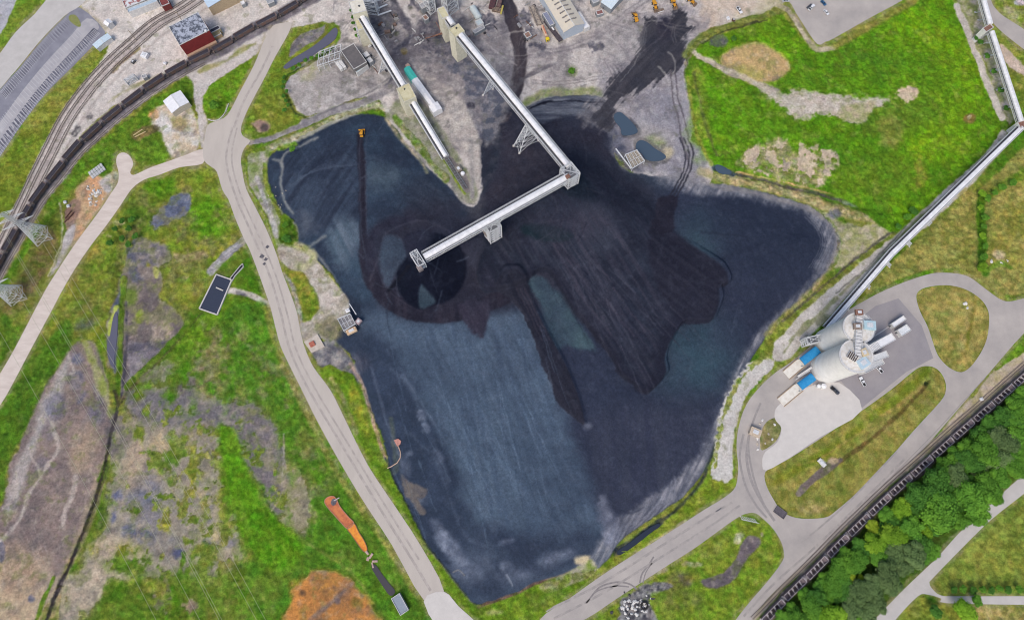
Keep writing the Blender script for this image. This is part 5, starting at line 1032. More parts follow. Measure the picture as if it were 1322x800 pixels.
# hopper cars
def hopper(kind):
    Lb, Wd, h0, h1 = (15.0, 3.1, 1.3, 4.1)
    t = thing('hopper_car', (0,0,0), 'x', 'railway car', rz=1e-9)
    side = {'l': mat('hopper_side_brown', (118,92,84), .8, c2=(96,92,96), scale=.35, rnd=.2), 'r': mat('hopper_side_grey', (128,116,120), .8, c2=(104,92,100), scale=.6, rnd=.15)}[kind]
    rim = {'l': mat('hopper_rim_dark', (92,86,90), .7, c2=(120,110,108), scale=1, rnd=.2), 'r': mat('hopper_rim_pale', (206,198,198), .7, c2=(160,150,154), scale=1, rnd=.1)}[kind]
    b = MB(); hl, hw, tk = Lb/2, Wd/2, .12
    # tub with sloping ends, open at the top
    zb = h0 + .4
    o = [(-hl,-hw),(hl,-hw),(hl,hw),(-hl,hw)]; inn = [(-hl+.3,-hw+tk),(hl-.3,-hw+tk),(hl-.3,hw-tk),(-hl+.3,hw-tk)]
    fl = [(-hl+3,-hw+.5),(hl-3,-hw+.5),(hl-3,hw-.5),(-hl+3,hw-.5)]
    vs = [(x,y,h1) for x,y in o] + [(x,y,h1) for x,y in inn] + [(x,y,zb) for x,y in fl] + [(x*.86,y,h0) for x,y in o]
    fs = [(i,(i+1)%4,4+(i+1)%4,4+i) for i in range(4)] + [(4+i,4+(i+1)%4,8+(i+1)%4,8+i) for i in range(4)] + [(8,9,10,11)] + [(12+i,12+(i+1)%4,(i+1)%4,i) for i in range(4)] + [(15,14,13,12)]
    b.add(vs, fs)
    for k in range(9):
        x = -hl + 1.2 + k*(Lb-2.4)/8
        for s in (-1, 1): b.box((x, s*(hw+.06), (h0+h1)/2), (.16,.12,h1-h0-.1))
    body = b.build('body', side, t, world=False)
    r = MB()
    for s in (-1, 1): r.box((0, s*hw, h1+.06), (Lb,.24,.14)); r.box((s*hl, 0, h1+.06), (.24,Wd-.26,.14))
    r.build('top_rim', rim, body, world=False)
    if kind == 'l':
        c = MB(); N, Q = 20, 5; vs = []
        for i in range(N+1):
            for j in range(Q+1):
                x = -hl+.35 + i*(Lb-.7)/N; y = -hw+.16 + j*(Wd-.32)/Q
                vs.append((x, y, h1-.35 + .55*math.sin(math.pi*j/Q)*(.7+.3*math.sin(i*1.7)) * min(1, 4*min(i,N-i)/N+.1) + random.uniform(-.06,.06)))
        c.add(vs, [(i*(Q+1)+j,(i+1)*(Q+1)+j,(i+1)*(Q+1)+j+1,i*(Q+1)+j+1) for i in range(N) for j in range(Q)])
        c.build('coal_load', mat('loaded_coal', (52,50,60), .85, c2=(66,62,72), scale=2), t, smooth=True, world=False)
    else:
        c = MB()
        for k in range(4):
            x = -hl + 3.2 + k*2.85; c.box((x, 0, h1-.5), (.22, Wd-.3, .5)); c.box((x+.7, .1, zb+.3), (.8, 1.0, .6))
        c.build('cross_brace', mat('brace_pale', (206,200,200), .7, .1), body, world=False)
        c = MB(); c.box((0,0,zb+.06), (Lb-5, Wd-1.1, .1)); c.build('floor_dust', mat('hopper_floor', (62,56,64), .9, c2=(92,78,80), scale=1.2), t, world=False)
    for s in (-1, 1):
        e = MB(); e.box((s*(hl+.25), 0, h0+.15), (1.1, 2.7, .18)); e.box((s*(hl-.9), 0, h0+.7), (.25, 2.6, 1.0)); e.box((s*(hl+.1), .9, h0+1.2), (.1,.1,2.0)); e.box((s*(hl+.1), -.9, h0+1.2), (.1,.1,2.0))
        if kind == 'r' and s == 1: e.box((hl+.1, 0, h1-.2), (.9, 2.5, .2))
        e.build('end_platform', rim if kind == 'r' else mat('platform_dark', (84,72,72), .8, c2=(150,140,130), scale=1), t, world=False)
        g = MB(); g.box((s*(hl-2.0), 0, .8), (3.0, 2.0, .5)); 
        bg_ = g.build('bogie', mat('bogie_iron', (62,56,56), .7, .1), t, world=False)
        for wx in (-.9, .9):
            ww = MB()
            for wy in (-.75, .75): ww.cyl((s*(hl-2.0)+wx, wy-.07, .46), (s*(hl-2.0)+wx, wy+.07, .46), .42, 14)
            ww.cyl((s*(hl-2.0)+wx, -.75, .46), (s*(hl-2.0)+wx, .75, .46), .09, 6)
            ww.build('wheelset', M['rail'], bg_, world=False)
        k_ = MB(); k_.box((s*(hl+.95), 0, h0-.35), (.9,.35,.3)); k_.build('coupler', M['rail'], t, world=False)
    return t
def train(px, kind, cars, group, lab):
    W = [P(u, v, 2.2) for u, v in catmull(px, False, 6)]
    for w_ in W: w_.z = 0
    L = [0]
    for a, b in zip(W[:-1], W[1:]): L.append(L[-1] + (b-a).length)
    c0, c1 = cars
    def near(c):
        q = P(c[0], c[1], 2.2); q.z = 0
        k = min(range(len(W)), key=lambda i: (W[i]-q).length); return L[k]
    s0, s1 = near(c0), near(c1); n = max(1, round((s1-s0)/16.9)); step = (s1-s0)/n; k0 = -int(s0//step)
    print('train', kind, 'step', step)
    proto = hopper(kind); index_children(proto); first = True
    s = s0 + k0*step; idx = 0
    while s < L[-1]:
        i = max(j for j in range(len(L)) if L[j] <= s); i = min(i, len(W)-2)
        p = W[i].lerp(W[i+1], (s-L[i])/(L[i+1]-L[i])); d = (W[i+1]-W[i]).normalized()
        u, v = UVof(p.x, p.y, 4)
        if -25 < u < 1347 and -25 < v < 825:
            o = proto if first else copy_tree(proto); first = False
            o.location = (p.x, p.y, .22); ang = math.atan2(d.y, d.x); o.rotation_euler = (0,0,ang)
            o['label'] = lab(idx, u, v); o['group'] = group; idx += 1
        s += step
ORD = ['first','second','third','fourth','fifth','sixth','seventh','eighth','ninth','tenth','eleventh','twelfth','thirteenth','fourteenth','fifteenth','sixteenth','seventeenth','eighteenth','nineteenth','twentieth','twenty-first','twenty-second','twenty-third','twenty-fourth','twenty-fifth']
train(LTRAIN, 'l', ((316,42),(73,222)), 'loaded coal cars of the upper left train', lambda i, u, v: f'brown hopper car heaped with coal, {ORD[i]} from the top edge end of the train')
train(RTRAIN, 'r', ((1053,732),(1294,509)), 'empty hopper cars of the lower right train', lambda i, u, v: f'empty grey hopper car with cross braces, {ORD[i]} from the bottom edge end of the train')
# ------------------------------------------------------------------ conveyors
M['white'] = mat('white_cover', (232,233,236), .5, c2=(244,244,246), scale=.5)
M['white_d'] = mat('dusty_white', (206,206,206), .7, c2=(228,227,224), scale=.7)
M['galv'] = mat('galvanised_steel', (150,156,162), .5, .12, metal=.2); M['galv_l'] = mat('pale_steel', (214,217,220), .5, .1)
M['dark'] = mat('dark_gap', (52,54,62), .9, .1); M['walk'] = mat('walkway_grating', (112,114,120), .8, c2=(140,142,146), scale=2)
M['beige'] = mat('beige_roof', (214,207,172), .8, c2=(196,188,150), scale=.5); M['beige_w'] = mat('beige_wall', (226,222,200), .8, c2=(206,202,180), scale=.5)
M['cream'] = mat('cream_roof', (232,228,214), .8, c2=(218,212,196), scale=.4)
M['rustc'] = mat('rusty_steel', (122,84,72), .9, c2=(150,116,100), scale=1.5)
M['belt'] = mat('rubber_belt', (88,84,88), .9, c2=(110,105,106), scale=.6)
M['cover'] = mat('weathered_cover', (222,222,224), .5, c2=(246,246,248), scale=.35, grain=.10, lo=.35, hi=.6)
def gallery(label, a, b, wid=5.6, cover=3.3, hgt=2.8, posts=3.2, arched=True, group=None, side_open=1, name='conveyor_gallery'):
    """covered belt gallery from a to b (world, belt height)"""
    a, b = Vector(a), Vector(b); d = (b-a).normalized(); n = Vector((-d.y, d.x, 0)).normalized(); L = (b-a).length; up = Vector((0,0,1))
    t = thing(name, (a.x, a.y, a.z), label, 'conveyor', group)
    c = MB(); N = 8; off = n * (.45 if side_open else 0)
    prof = [(-cover/2, 0)] + [(cover/2*-math.cos(math.pi*i/N), .9 + (.95*math.sin(math.pi*i/N) if arched else .25*math.sin(math.pi*i/N))) for i in range(N+1)] + [(cover/2, 0)]
    seg = max(2, int(L/6)); vs = []
    for k in range(seg+1):
        p = a + d*(L*k/seg) + off
        vs += [p + n*x + up*z for x, z in prof]
    m_ = len(prof); c.add(vs, [(k*m_+i, k*m_+(i+1)%m_, (k+1)*m_+(i+1)%m_, (k+1)*m_+i) for k in range(seg) for i in range(m_)] + [tuple(range(m_)), tuple(range(seg*m_, (seg+1)*m_))])
    cov = c.build('belt_cover', M['cover'], t)
    r = MB(); 
    for k in range(int(L/3)+1):
        p = a + d*(k*3.0) + off; 
        for i in range(2, len(prof)-2): r.beam(p + n*prof[i][0]*1.01 + up*(prof[i][1]+.02), p + n*prof[i+1][0]*1.01 + up*(prof[i+1][1]+.02), .1, .06)
    r.beam(a + off + up*(1.87 if arched else 1.17), b + off + up*(1.87 if arched else 1.17), .12, .06); r.build('cover_ribs', M['galv_l'], cov)
    s = MB(); s.beam(a + up*-.15, b + up*-.15, wid, .12); s.build('walkway', M['walk'], t)
    w = MB()
    for sg in (-1, 1):
        for z in (-hgt, -.05): w.beam(a + n*sg*wid/2 + up*z, b + n*sg*wid/2 + up*z, .28)
        K_ = int(L/3.2)
        for k in range(K_+1):
            p = a + d*(L*k/K_); q = a + d*(L*min(k+1, K_)/K_)
            w.beam(p + n*sg*wid/2 + up*-hgt, p + n*sg*wid/2 + up*-.05, .16)
            w.beam(p + n*sg*wid/2 + up*(-hgt if k % 2 else -.05), q + n*sg*wid/2 + up*(-.05 if k % 2 else -hgt), .14)
            if sg == 1: w.beam(p + n*wid/2 + up*-hgt, p - n*wid/2 + up*-hgt, .14)
    w.build('truss', M['galv_l'], t)
    h = MB(); br = MB()
    for sg in (-1, 1):
        h.beam(a + n*sg*(wid/2+.05) + up*1.0, b + n*sg*(wid/2+.05) + up*1.0, .11)
        for k in range(int(L/2.4)+1): h.beam(a + d*k*2.4 + n*sg*(wid/2+.05), a + d*k*2.4 + n*sg*(wid/2+.05) + up*1.0, .08)
    h.build('handrail', M['galv_l'], t)
    for k in range(int(L/2.0)+1): br.beam(a + d*k*2.0 - n*(cover/2-.35), a + d*k*2.0 - n*(cover/2+.35) + up*.5, .5, .35)
    br.beam(a - n*(cover/2) + up*.1, b - n*(cover/2) + up*.1, .35, .2); br.build('idler_brackets', M['dark'], t)
    return t, d, n
def bent(label, top, foot, dirv, spread_t=2.0, spread_b=7, name='trestle', legs=2, lean=0, group='steel trestles'):
    """A-shaped support under a gallery; dirv = gallery direction"""
    top, foot = Vector(top), Vector(foot); d = Vector(dirv); d.z = 0; d.normalize(); n = Vector((-d.y, d.x, 0))
    t = thing(name, foot, label, 'trestle', group)
    rows = [(-1.2, -3.2), (1.2, 3.2)] if legs == 4 else [(0, 0)]
    pts = {}
    for ri, (ot, ob) in enumerate(rows):
        for sg in (-1, 1):
            p0 = foot + n*sg*spread_b/2 + d*ob; p1 = top + n*sg*spread_t/2 + d*ot; pts[(ri, sg)] = (p0, p1)
            MB().beam(p0 - Vector((0,0,.6)), p1, .42).build('leg', M['galv_l'], t)
            MB().box(p0, (1.2,1.2,.7)).build('footing', M['conc'], t)
    b = MB(); q = 5
    def brace(A_, B_):
        for k in range(q):
            x0, x1 = A_[0].lerp(A_[1], k/q), A_[0].lerp(A_[1], (k+1)/q); y0, y1 = B_[0].lerp(B_[1], k/q), B_[0].lerp(B_[1], (k+1)/q)
            b.beam(x1, y1, .2); b.beam(x0, y1, .2); b.beam(y0, x1, .2)
    for ri in range(len(rows)): brace(pts[(ri,-1)], pts[(ri,1)])
    if len(rows) == 2:
        for sg in (-1, 1): brace(pts[(0,sg)], pts[(1,sg)])
    b.build('bracing', M['galv_l'], t)
    return t
def frame_tower(name, label, c, sx, sy, z0, z1, ang, floors=3, cat='tower', roofm=None, roof_part=None, deck=None, group=None):
    """open steel tower: four columns, bracing, decks"""
    c = Vector((c[0], c[1], 0)); t = thing(name, (c.x, c.y, z0), label, cat, group)
    ca, sa = math.cos(ang), math.sin(ang); W = lambda x, y, z: Vector((c.x + x*ca - y*sa, c.y + x*sa + y*ca, z))
    cs = [(-sx/2,-sy/2),(sx/2,-sy/2),(sx/2,sy/2),(-sx/2,sy/2)]
    for x, y in cs: MB().beam(W(x,y,z0-.5), W(x,y,z1), .5).build('column', M['galv_l'], t)
    b = MB(); dk = MB()
    for f in range(floors+1):
        z = z0 + (z1-z0)*f/floors; z = max(z, z0+.6)
        for i in range(4): b.beam(W(*cs[i], z), W(*cs[(i+1)%4], z), .35)
        if f < floors:
            z2 = z0 + (z1-z0)*(f+1)/floors
            for i in range(4): b.beam(W(*cs[i], z), W(*cs[(i+1)%4], z2), .22); b.beam(W(*cs[(i+1)%4], z), W(*cs[i], z2), .22)
        if f and f < floors: dk.box(W(0,0,z), (sx*.7, sy*.7, .12), ang)
    b.build('bracing', M['galv_l'], t); dk.build('deck', M['walk'], t)
    h = MB(); 
    for i in range(4):
        for z in (z1, z1+1.1): h.beam(W(*cs[i], z), W(*cs[(i+1)%4], z), .14)
        for k in range(6): p = W(*cs[i], z1).lerp(W(*cs[(i+1)%4], z1), k/6); h.beam(p, p+Vector((0,0,1.1)), .1)
    h.beam(W(*cs[0], z1), W(*cs[2], z1), .3); h.beam(W(*cs[1], z1), W(*cs[3], z1), .3)
    for k in (-.25, .25): h.beam(W(sx*k,-sy/2,z1), W(sx*k,sy/2,z1), .22)
    h.build('handrail', M['galv_l'], t)
    return t, W
def house(name, label, a, b, c, h, wallm, roofm, cat='building', roof='flat', rise=1.0, group=None, z0=0, over=.25, parts=()):
    """building from three roof corners a, b, c seen in the photo at eaves height h; ridge runs along a-b"""
    A_, B_, C_ = P(*a, h), P(*b, h), P(*c, h); e = (B_-A_); L = e.length; ex = e.normalized(); ey = Vector((-ex.y, ex.x, 0))
    Wd = (C_-B_).dot(ey); 
    if Wd < 0: ey = -ey; Wd = -Wd
    F = lambda x, y, z: A_ + ex*x + ey*y + Vector((0,0,z-h))
    c0 = F(L/2, Wd/2, z0); t = thing(name, c0, label, cat, group)
    ww = MB(); base = [F(0,0,0), F(L,0,0), F(L,Wd,0), F(0,Wd,0)]
    bxy = [(p.x, p.y) for p in base]
    if roof == 'gable':
        r0, r1 = F(0,Wd/2,h+rise), F(L,Wd/2,h+rise)
        v = [F(0,0,z0-.3),F(L,0,z0-.3),F(L,Wd,z0-.3),F(0,Wd,z0-.3),F(0,0,h),F(L,0,h),F(L,Wd,h),F(0,Wd,h),r0,r1]
        ww.add(v, [(0,1,5,4),(1,2,6,9,5),(2,3,7,6),(3,0,4,8,7),(3,2,1,0)])
        ww.build('walls', wallm, t)
        r = MB(); o = over; tk = .18
        for y0, z_0, y1, z_1 in ((-o, h-o*rise/(Wd/2)+.05, Wd/2, h+rise+.05), (Wd+o, h-o*rise/(Wd/2)+.05, Wd/2, h+rise+.05)):
            q = [F(-o,y0,z_0),F(L+o,y0,z_0),F(L+o,y1,z_1),F(-o,y1,z_1)]; r.add(q + [p+Vector((0,0,tk)) for p in q], [(0,1,2,3),(7,6,5,4),(0,4,5,1),(1,5,6,2),(2,6,7,3),(3,7,4,0)])
        rf = r.build('roof', roofm, t)
        rc = MB(); rc.beam(F(-o,Wd/2,h+rise+tk+.1), F(L+o,Wd/2,h+rise+tk+.1), .4, .1); rc.build('ridge_cap', M['white_d'], rf)
    else:
        ww.prism(bxy, z0-.3, h); ww.build('walls', wallm, t)
        r = MB(); r.prism([(p.x,p.y) for p in (F(.3,.3,0),F(L-.3,.3,0),F(L-.3,Wd-.3,0),F(.3,Wd-.3,0))], h+.01, h+.12); rf = r.build('roof', roofm, t)
        k = MB()
        for p, q in ((F(0,.12,h+.25),F(L,.12,h+.25)),(F(0,Wd-.12,h+.25),F(L,Wd-.12,h+.25)),(F(.12,.24,h+.25),F(.12,Wd-.24,h+.25)),(F(L-.12,.24,h+.25),F(L-.12,Wd-.24,h+.25))): k.beam(p, q, .26, .5)
        k.build('parapet', M['white_d'] if 'parapet' not in parts else wallm, t)
    # a door on each long side
    dd = MB(); dd.box(F(L*.3, -.05, z0+1.1), (1.1,.12,2.2), math.atan2(ex.y, ex.x)); dd.build('door', mat('grey_door', (110,112,118), .6, .1), t)
    return t, F, L, Wd, rf
# --- conveyor A
ZA = 12
tA0, F, L, Wd, rf = house('head_house', 'tall cream roofed head house at the top end of the western conveyor', (450,3), (455,19), (474,16), 24, M['beige_w'], M['cream'], 'tower')
MB().cyl(F(L*.55,Wd*.6,24.1), F(L*.55,Wd*.6,25), .5).build('roof_vent', M['dark'], rf)
tA0b, F, L, Wd, rf = house('conveyor_drive_house', 'khaki lower house where the western conveyor enters, below the cream head house', (455,19), (462,40), (479,35), 17, M['beige_w'], M['beige'], 'building')
house('lean_to_shed', 'small pale blue roofed shed at the foot of the khaki drive house', (459,36), (463,46), (478,42), 9, mat('pale_blue_wall',(186,194,204),.7), mat('pale_blue_roof',(192,204,218),.6), 'shed')
house('lean_to_shed', 'brownish grey roofed shed south of the pale blue shed', (461,45), (464,51), (479,47), 6, M['white_d'], mat('brown_grey_roof',(168,160,148),.8,c2=(140,132,120)), 'shed')
gallery('upper part of the white western conveyor between head house and square beige tower', P(466,21,19), P(521,112,13.5), wid=5.2, cover=3.2, group='white covered conveyors')
tA1, F, L, Wd, rf = house('transfer_tower', 'square beige roofed tower in the middle of the western conveyor', (512,115), (528,108), (534,127), 17, M['beige_w'], M['beige'], 'tower', parts=('parapet',))
MB().cyl(F(L*.5,Wd*.25,17.1), F(L*.5,Wd*.25,18), .4).build('roof_vent', M['dark'], rf)
house('annex', 'pale annex against the foot of the square beige tower', (519,132), (525,136), (532,130), 6, M['white_d'], M['white_d'], 'shed')
gallery('lower part of the white western conveyor sloping to the ground', P(529,127,13), P(575,203,1.6), wid=5.0, cover=2.8, hgt=1.2, group='white covered conveyors')
# open belt on the ground
def open_belt(a, b, label, w=2.6):
    a, b = Vector(a), Vector(b); t = thing('open_conveyor', a, label, 'conveyor'); d = (b-a).normalized(); n = Vector((-d.y, d.x, 0))
    MB().beam(a, b, w*.5, .1).build('belt', M['belt'], t); s = MB()
    for sg in (-1, 1): s.beam(a+n*sg*w/2, b+n*sg*w/2, .25, .4)
    for k in range(int((b-a).length/2)): p = a+d*k*2; s.beam(p+n*w/2, p-n*w/2, .15); s.beam(p+n*w/2, p+n*w/2-Vector((0,0,p.z)), .12); s.beam(p-n*w/2, p-n*w/2-Vector((0,0,p.z)), .12)
    s.build('frame', M['galv'], t)
open_belt(P(575,203,1.6), P(601,244,1.2), 'open dark belt running down to the tip of the spit')
bent('two legged trestle between the dark grey building and the western conveyor', P(496,76,12), P(495,92,0), P(521,112,0)-P(466,21,0))
# --- conveyor B
tB0, F, L, Wd, rf = house('crusher_house', 'khaki roofed crusher house near the top edge, at the start of the long conveyor', (564,12), (571,25), (580,21), 24, M['beige_w'], M['beige'], 'tower')
gallery('short pale conveyor between the two khaki crusher towers', P(577,23,22), P(584,33,23), wid=4.5, cover=3, group='white covered conveyors')
tB1, F, L, Wd, rf = house('transfer_tower', 'beige eight cornered tower at the top end of the long central conveyor', (579,39), (592,31), (598,42), 26, M['beige_w'], M['beige'], 'tower', parts=('parapet',))
MB().cyl(F(L*.6,Wd*.3,26.1), F(L*.6,Wd*.3,27), .5).build('roof_vent', M['dark'], rf)
house('annex', 'weathered pale annex at the foot of the beige tower', (582,51), (587,60), (597,55), 12, M['white_d'], mat('mossy_roof',(176,180,160),.8,c2=(200,198,180)), 'shed')
pB0, pB1 = P(594,46,25), P(734,216,27)
gB, dB, nB = gallery('long white conveyor crossing the coal to the joint tower', pB0, pB1, wid=5.8, cover=3.4, group='white covered conveyors')
bent('smaller steel trestle in the upper yard under the long conveyor', P(637,98,22.5), G(630,119), dB, 3.2, 8, legs=2)
bent('taller steel trestle standing in the coal under the long conveyor', P(685,158,23.5), G(679,185), dB, 4.5, 15, legs=4)
# head frames
angB = math.atan2(dB.y, dB.x); angC = math.atan2((P(540,335,0)-P(737,222,0)).y, (P(540,335,0)-P(737,222,0)).x)
g0 = P(736,221,30); frame_tower('joint_tower', 'open steel tower joining the two conveyors over the coal', (g0.x, g0.y), 9, 8, zat(g0.x,g0.y)-1, 30, angB, 5)
mo = MB(); mo.bbox(P(733,228,31), (2.6,2.2,2), .2, angC); tag(mo.build('drive_motor', M['rustc'], None), 'brown drive motor on the joint tower over the coal', 'motor')
gC, dC, nC = gallery('long white conveyor with a row of dark brackets crossing to the west end frame', P(733,227,29), P(547,331,29), wid=6.0, cover=3.6, group='white covered conveyors')
g1 = P(537,335,30); frame_tower('end_frame', 'open steel frame at the west end of the conveyor over the dark pit', (g1.x+1, g1.y+.5), 4.5, 9.5, 24, 31, angC, 2)
ch = MB(); ch.bbox(P(542,346,29.5), (3.0,3.6,3.2), .3, angC); tag(ch.build('discharge_chute', mat('chute_grey',(150,140,138),.7,c2=(120,112,112)), None), 'grey brown chute box at the south end of the west end frame', 'chute')
bt, Wf = frame_tower('support_tower', 'braced steel support tower under the middle of the westward conveyor', tuple(G(637,306).xy), 8, 7, G(637,306).z-1, 25, angC, 6)
br_ = MB()
for x in (-9, 9): br_.beam(Wf(x*.44,0,20), Vector(P(637,284,26)) + dC*x, .5)
br_.build('brace', M['galv_l'], bt)
mo = MB(); gg = G(632,300); mo.bbox((gg.x-2, gg.y-2, gg.z+7), (3.2,6,3), .3, angC); mo.build('stair_enclosure', mat('brown_grey_box',(132,120,114),.8,c2=(168,158,150),scale=1), bt)
# top-left corner clutter of the crusher area
frame_tower('pipe_tower', 'pale steel pipe tower west of the crusher house', tuple(P(556,14,0).xy), 6, 5, 0, 18, angB+.1, 3)
frame_tower('pipe_tower', 'pale cluttered steel tower east of the crusher house', tuple(P(582,14,0).xy), 6, 9, 0, 22, angB+.1, 4)
frame_tower('platform', 'low pale steel platform east of the cream head house', tuple(P(478,16,0).xy), 4, 12, 0, 13, R(80), 3)
pr = MB()
for a_, b_ in (((566,27),(575,43)),((563,29),(572,45)),((575,41),(556,48)),((549,50),(574,43))): pr.beam(P(*a_,4), P(*b_,4), .45)
tag(pr.build('pipe_rack', M['rustc']), 'rust red pipes bending west beside the beige tower', 'pipes')
# --- conveyor D (east side)
gallery('white conveyor running down from the top right edge', P(1262,-22,12), P(1277,32,11), wid=3.6, cover=3.2, hgt=1.4, group='white covered conveyors')
gallery('white conveyor along the gravel strip on the east side of the meadow', P(1279,42,10), P(1317,157,10), wid=3.4, cover=3.0, hgt=1.4, group='white covered conveyors')
gallery('longest white conveyor running down to the silos', P(1318,164,9), P(1150,327,6.5), wid=4.6, cover=2.6, hgt=1.4, arched=False, group='white covered conveyors')
gallery('low end of the white conveyor reaching the rear silo', P(1150,327,6.5), P(1067,423,3), wid=4.4, cover=2.4, hgt=1.2, arched=False, group='white covered conveyors')
house('transfer_box', 'small rusty topped box where the two right hand conveyors step', (1268,37), (1278,31), (1281,37), 11, M['white_d'], M['rustc'], 'transfer box')
house('transfer_box', 'small transfer box at the elbow of the right hand conveyors', (1313,158), (1322,156), (1323,165), 10, M['white_d'], M['rustc'], 'transfer box')
dD = P(1317,157,10)-P(1279,42,10)
for i, (fu, fv, tu, tv, ly) in enumerate(((1267,46,1280,44,'double'),(1270,56,1283,54,'double'),(1276,72,1289,70,'single'),(1284,92,1294,87,'double'),(1291,116,1302,112,'double'),(1301,140,1310,136,'single'),(1263,16,1273,14,'broad'),(1267,26,1275,24,'broad'))):
    desc = ['just below the stepped box','second below the stepped box','third below the stepped box','beside the middle pair of round bushes','above the lower gravel strip','nearest the elbow','nearest the top edge','just above the stepped box'][i]
    t = bent(f'white legged trestle of the right hand conveyor, {desc}', P(tu,tv,9.5), P(fu,fv,0), dD, 2.4, 4.5, group='trestles of the right hand conveyor')
dE = P(1150,327,6)-P(1318,164,6)
pe0, pe1 = P(1318,164,9), P(1067,423,3)
EL = ['first','second','third','fourth','fifth','sixth','seventh','eighth','ninth','tenth']
for i in range(9):
    q = pe0.lerp(pe1, (i+.6)/9.6)
    bent(f'short trestle under the long right hand conveyor, {EL[i]} from its elbow', (q.x, q.y, q.z-1), (q.x, q.y, 0), dE, 3.2, 5, group='low trestles of the right hand conveyor')
# --- buildings
RED = mat('red_cladding', (132,44,46), .7, c2=(118,40,42), scale=.5)
t, F, L, Wd, rf = house('warehouse', 'red walled building with blotched grey flat roof beside the coal train', (218,35), (232,59), (271,41), 13, RED, mat('blotched_roof', (176,182,196), .8, c2=(86,92,104), scale=.42, lo=.46, hi=.56), 'building')
b_ = MB(); b_.box(F(L*.97,Wd*.9,13.5), (1.4,1.4,1)); b_.build('roof_hatch', M['white'], rf)
k = MB(); k.box(F(L+.8,Wd/2,1.5), (2,Wd,3), math.atan2((F(1,0,0)-F(0,0,0)).y, (F(1,0,0)-F(0,0,0)).x)); k.build('loading_dock', mat('dock_tan',(178,150,128),.9), t)
house('lean_to_shed', 'small dark roofed shed on the east side of the red walled building', (270,39), (282,33), (285,37), 5, mat('yellowish_wall',(176,164,130),.9), mat('slate_roof',(66,64,78),.8), 'shed')
house('shed', 'tan tank shaped shed beside the dark roofed shed', (273,44), (283,39), (286,44), 3, mat('tan_wall',(190,166,130),.9), mat('tan_roof',(186,172,136),.9), 'shed')
t, F, L, Wd, rf = house('warehouse', 'building with pale blue metal roof at the top edge', (262,-2), (269,10), (312,-13), 8, mat('tan_metal_wall',(190,170,140),.8), mat('pale_blue_metal',(192,212,230),.5,c2=(200,218,234)), 'building', roof='gable', rise=1.5)
t, F, L, Wd, rf = house('warehouse', 'rust and white roofed long building at the upper left edge', (154,-8), (162,11), (200,-6), 6, mat('grey_wall',(140,140,140),.8), mat('rust_white_roof',(160,104,100),.8,c2=(222,224,226),scale=.35,lo=.47,hi=.53), 'building')
house('loading_bay', 'pale blue canopy strip along the rust and white roofed building', (164,12), (166,17), (202,-1), 5, M['white_d'], mat('blue_grey_roof',(184,202,216),.6), 'canopy')
house('shed', 'small dark red shed at the top edge beside the rusty roofed building', (205,0), (209,9), (219,5), 5, mat('dark_red_wall',(118,54,52),.8), mat('dark_red_roof',(140,70,68),.8,c2=(110,56,54)), 'shed')
house('shed', 'small white shed beside the top of the striped parking lot', (134,30), (139,34), (144,28), 4, M['white_d'], M['white'], 'shed', roof='gable', rise=.8)
t, F, L, Wd, rf = house('trailer', 'pale blue white trailer at the end of the striped parking lot', (120,58), (125,63), (144,49), 3.6, M['white_d'], mat('trailer_roof',(206,224,234),.5), 'trailer', roof='gable', rise=.4)
house('shed', 'white roofed shed with rusty yard below the coal train', (211,131), (222,146), (243,131), 5, mat('shed_tan',(190,182,168),.8), M['white'], 'shed', roof='gable', rise=1.0)
t, F, L, Wd, rf = house('control_building', 'dark grey flat roofed building beside the substation', (440,66), (457,90), (474,81), 7, mat('grey_concrete_wall',(120,118,118),.8), mat('charcoal_roof',(98,95,97),.9,c2=(112,108,108),scale=.4), 'building')
house('annex', 'pale blue white strip roof at the south end of the dark grey building', (457,91), (461,95), (475,84), 4, M['white_d'], mat('light_blue_strip',(196,214,222),.6), 'shed')
house('shed', 'small grey box roofed shed nearest the conveyor, upper of two', (468,70), (472,75), (478,72), 3.5, M['galv'], M['galv_l'], 'shed')
house('shed', 'small grey box roofed shed nearest the conveyor, lower of two', (473,77), (477,82), (482,79), 3.5, M['galv'], M['galv_l'], 'shed')
# shed with vents
t, F, L, Wd, rf = house('warehouse', 'long beige roofed workshop with rows of roof vents at the top edge', (694,-14), (728,42), (752,27), 8, mat('pale_blue_cladding',(178,190,204),.7,c2=(196,204,214)), mat('beige_metal_roof',(206,198,184),.6,c2=(216,206,186),scale=.3), 'building', roof='gable', rise=2.4)
for k in range(8):
    for sd in (.3, .42, .6, .72):
        vb = MB(); vb.box(F(L*(.16+k*.1), Wd*sd, 8+2.4*(1-abs(sd-.5)*2)+.35), (.9,2.0,.4), math.atan2((F(0,1,0)-F(0,0,0)).y, (F(0,1,0)-F(0,0,0)).x)+R(90)); vb.build('roof_vent', mat('vent_grey',(130,126,124),.8), rf)
house('lean_to_shed', 'slate blue low shed along the west side of the beige workshop', (700,18), (710,34), (716,31), 4, M['galv'], mat('slate_blue_roof',(136,142,164),.7), 'shed')
house('trailer', 'white trailer parked east of the beige workshop', (742,18), (755,38), (761,34), 3.5, M['white_d'], M['white'], 'trailer')
house('shed', 'pale corrugated shed at the top edge above the haul track', (776,3), (789,12), (808,-4), 5, M['galv'], mat('silver_roof',(200,216,224),.5,c2=(220,230,236)), 'shed', roof='gable', rise=1.2)
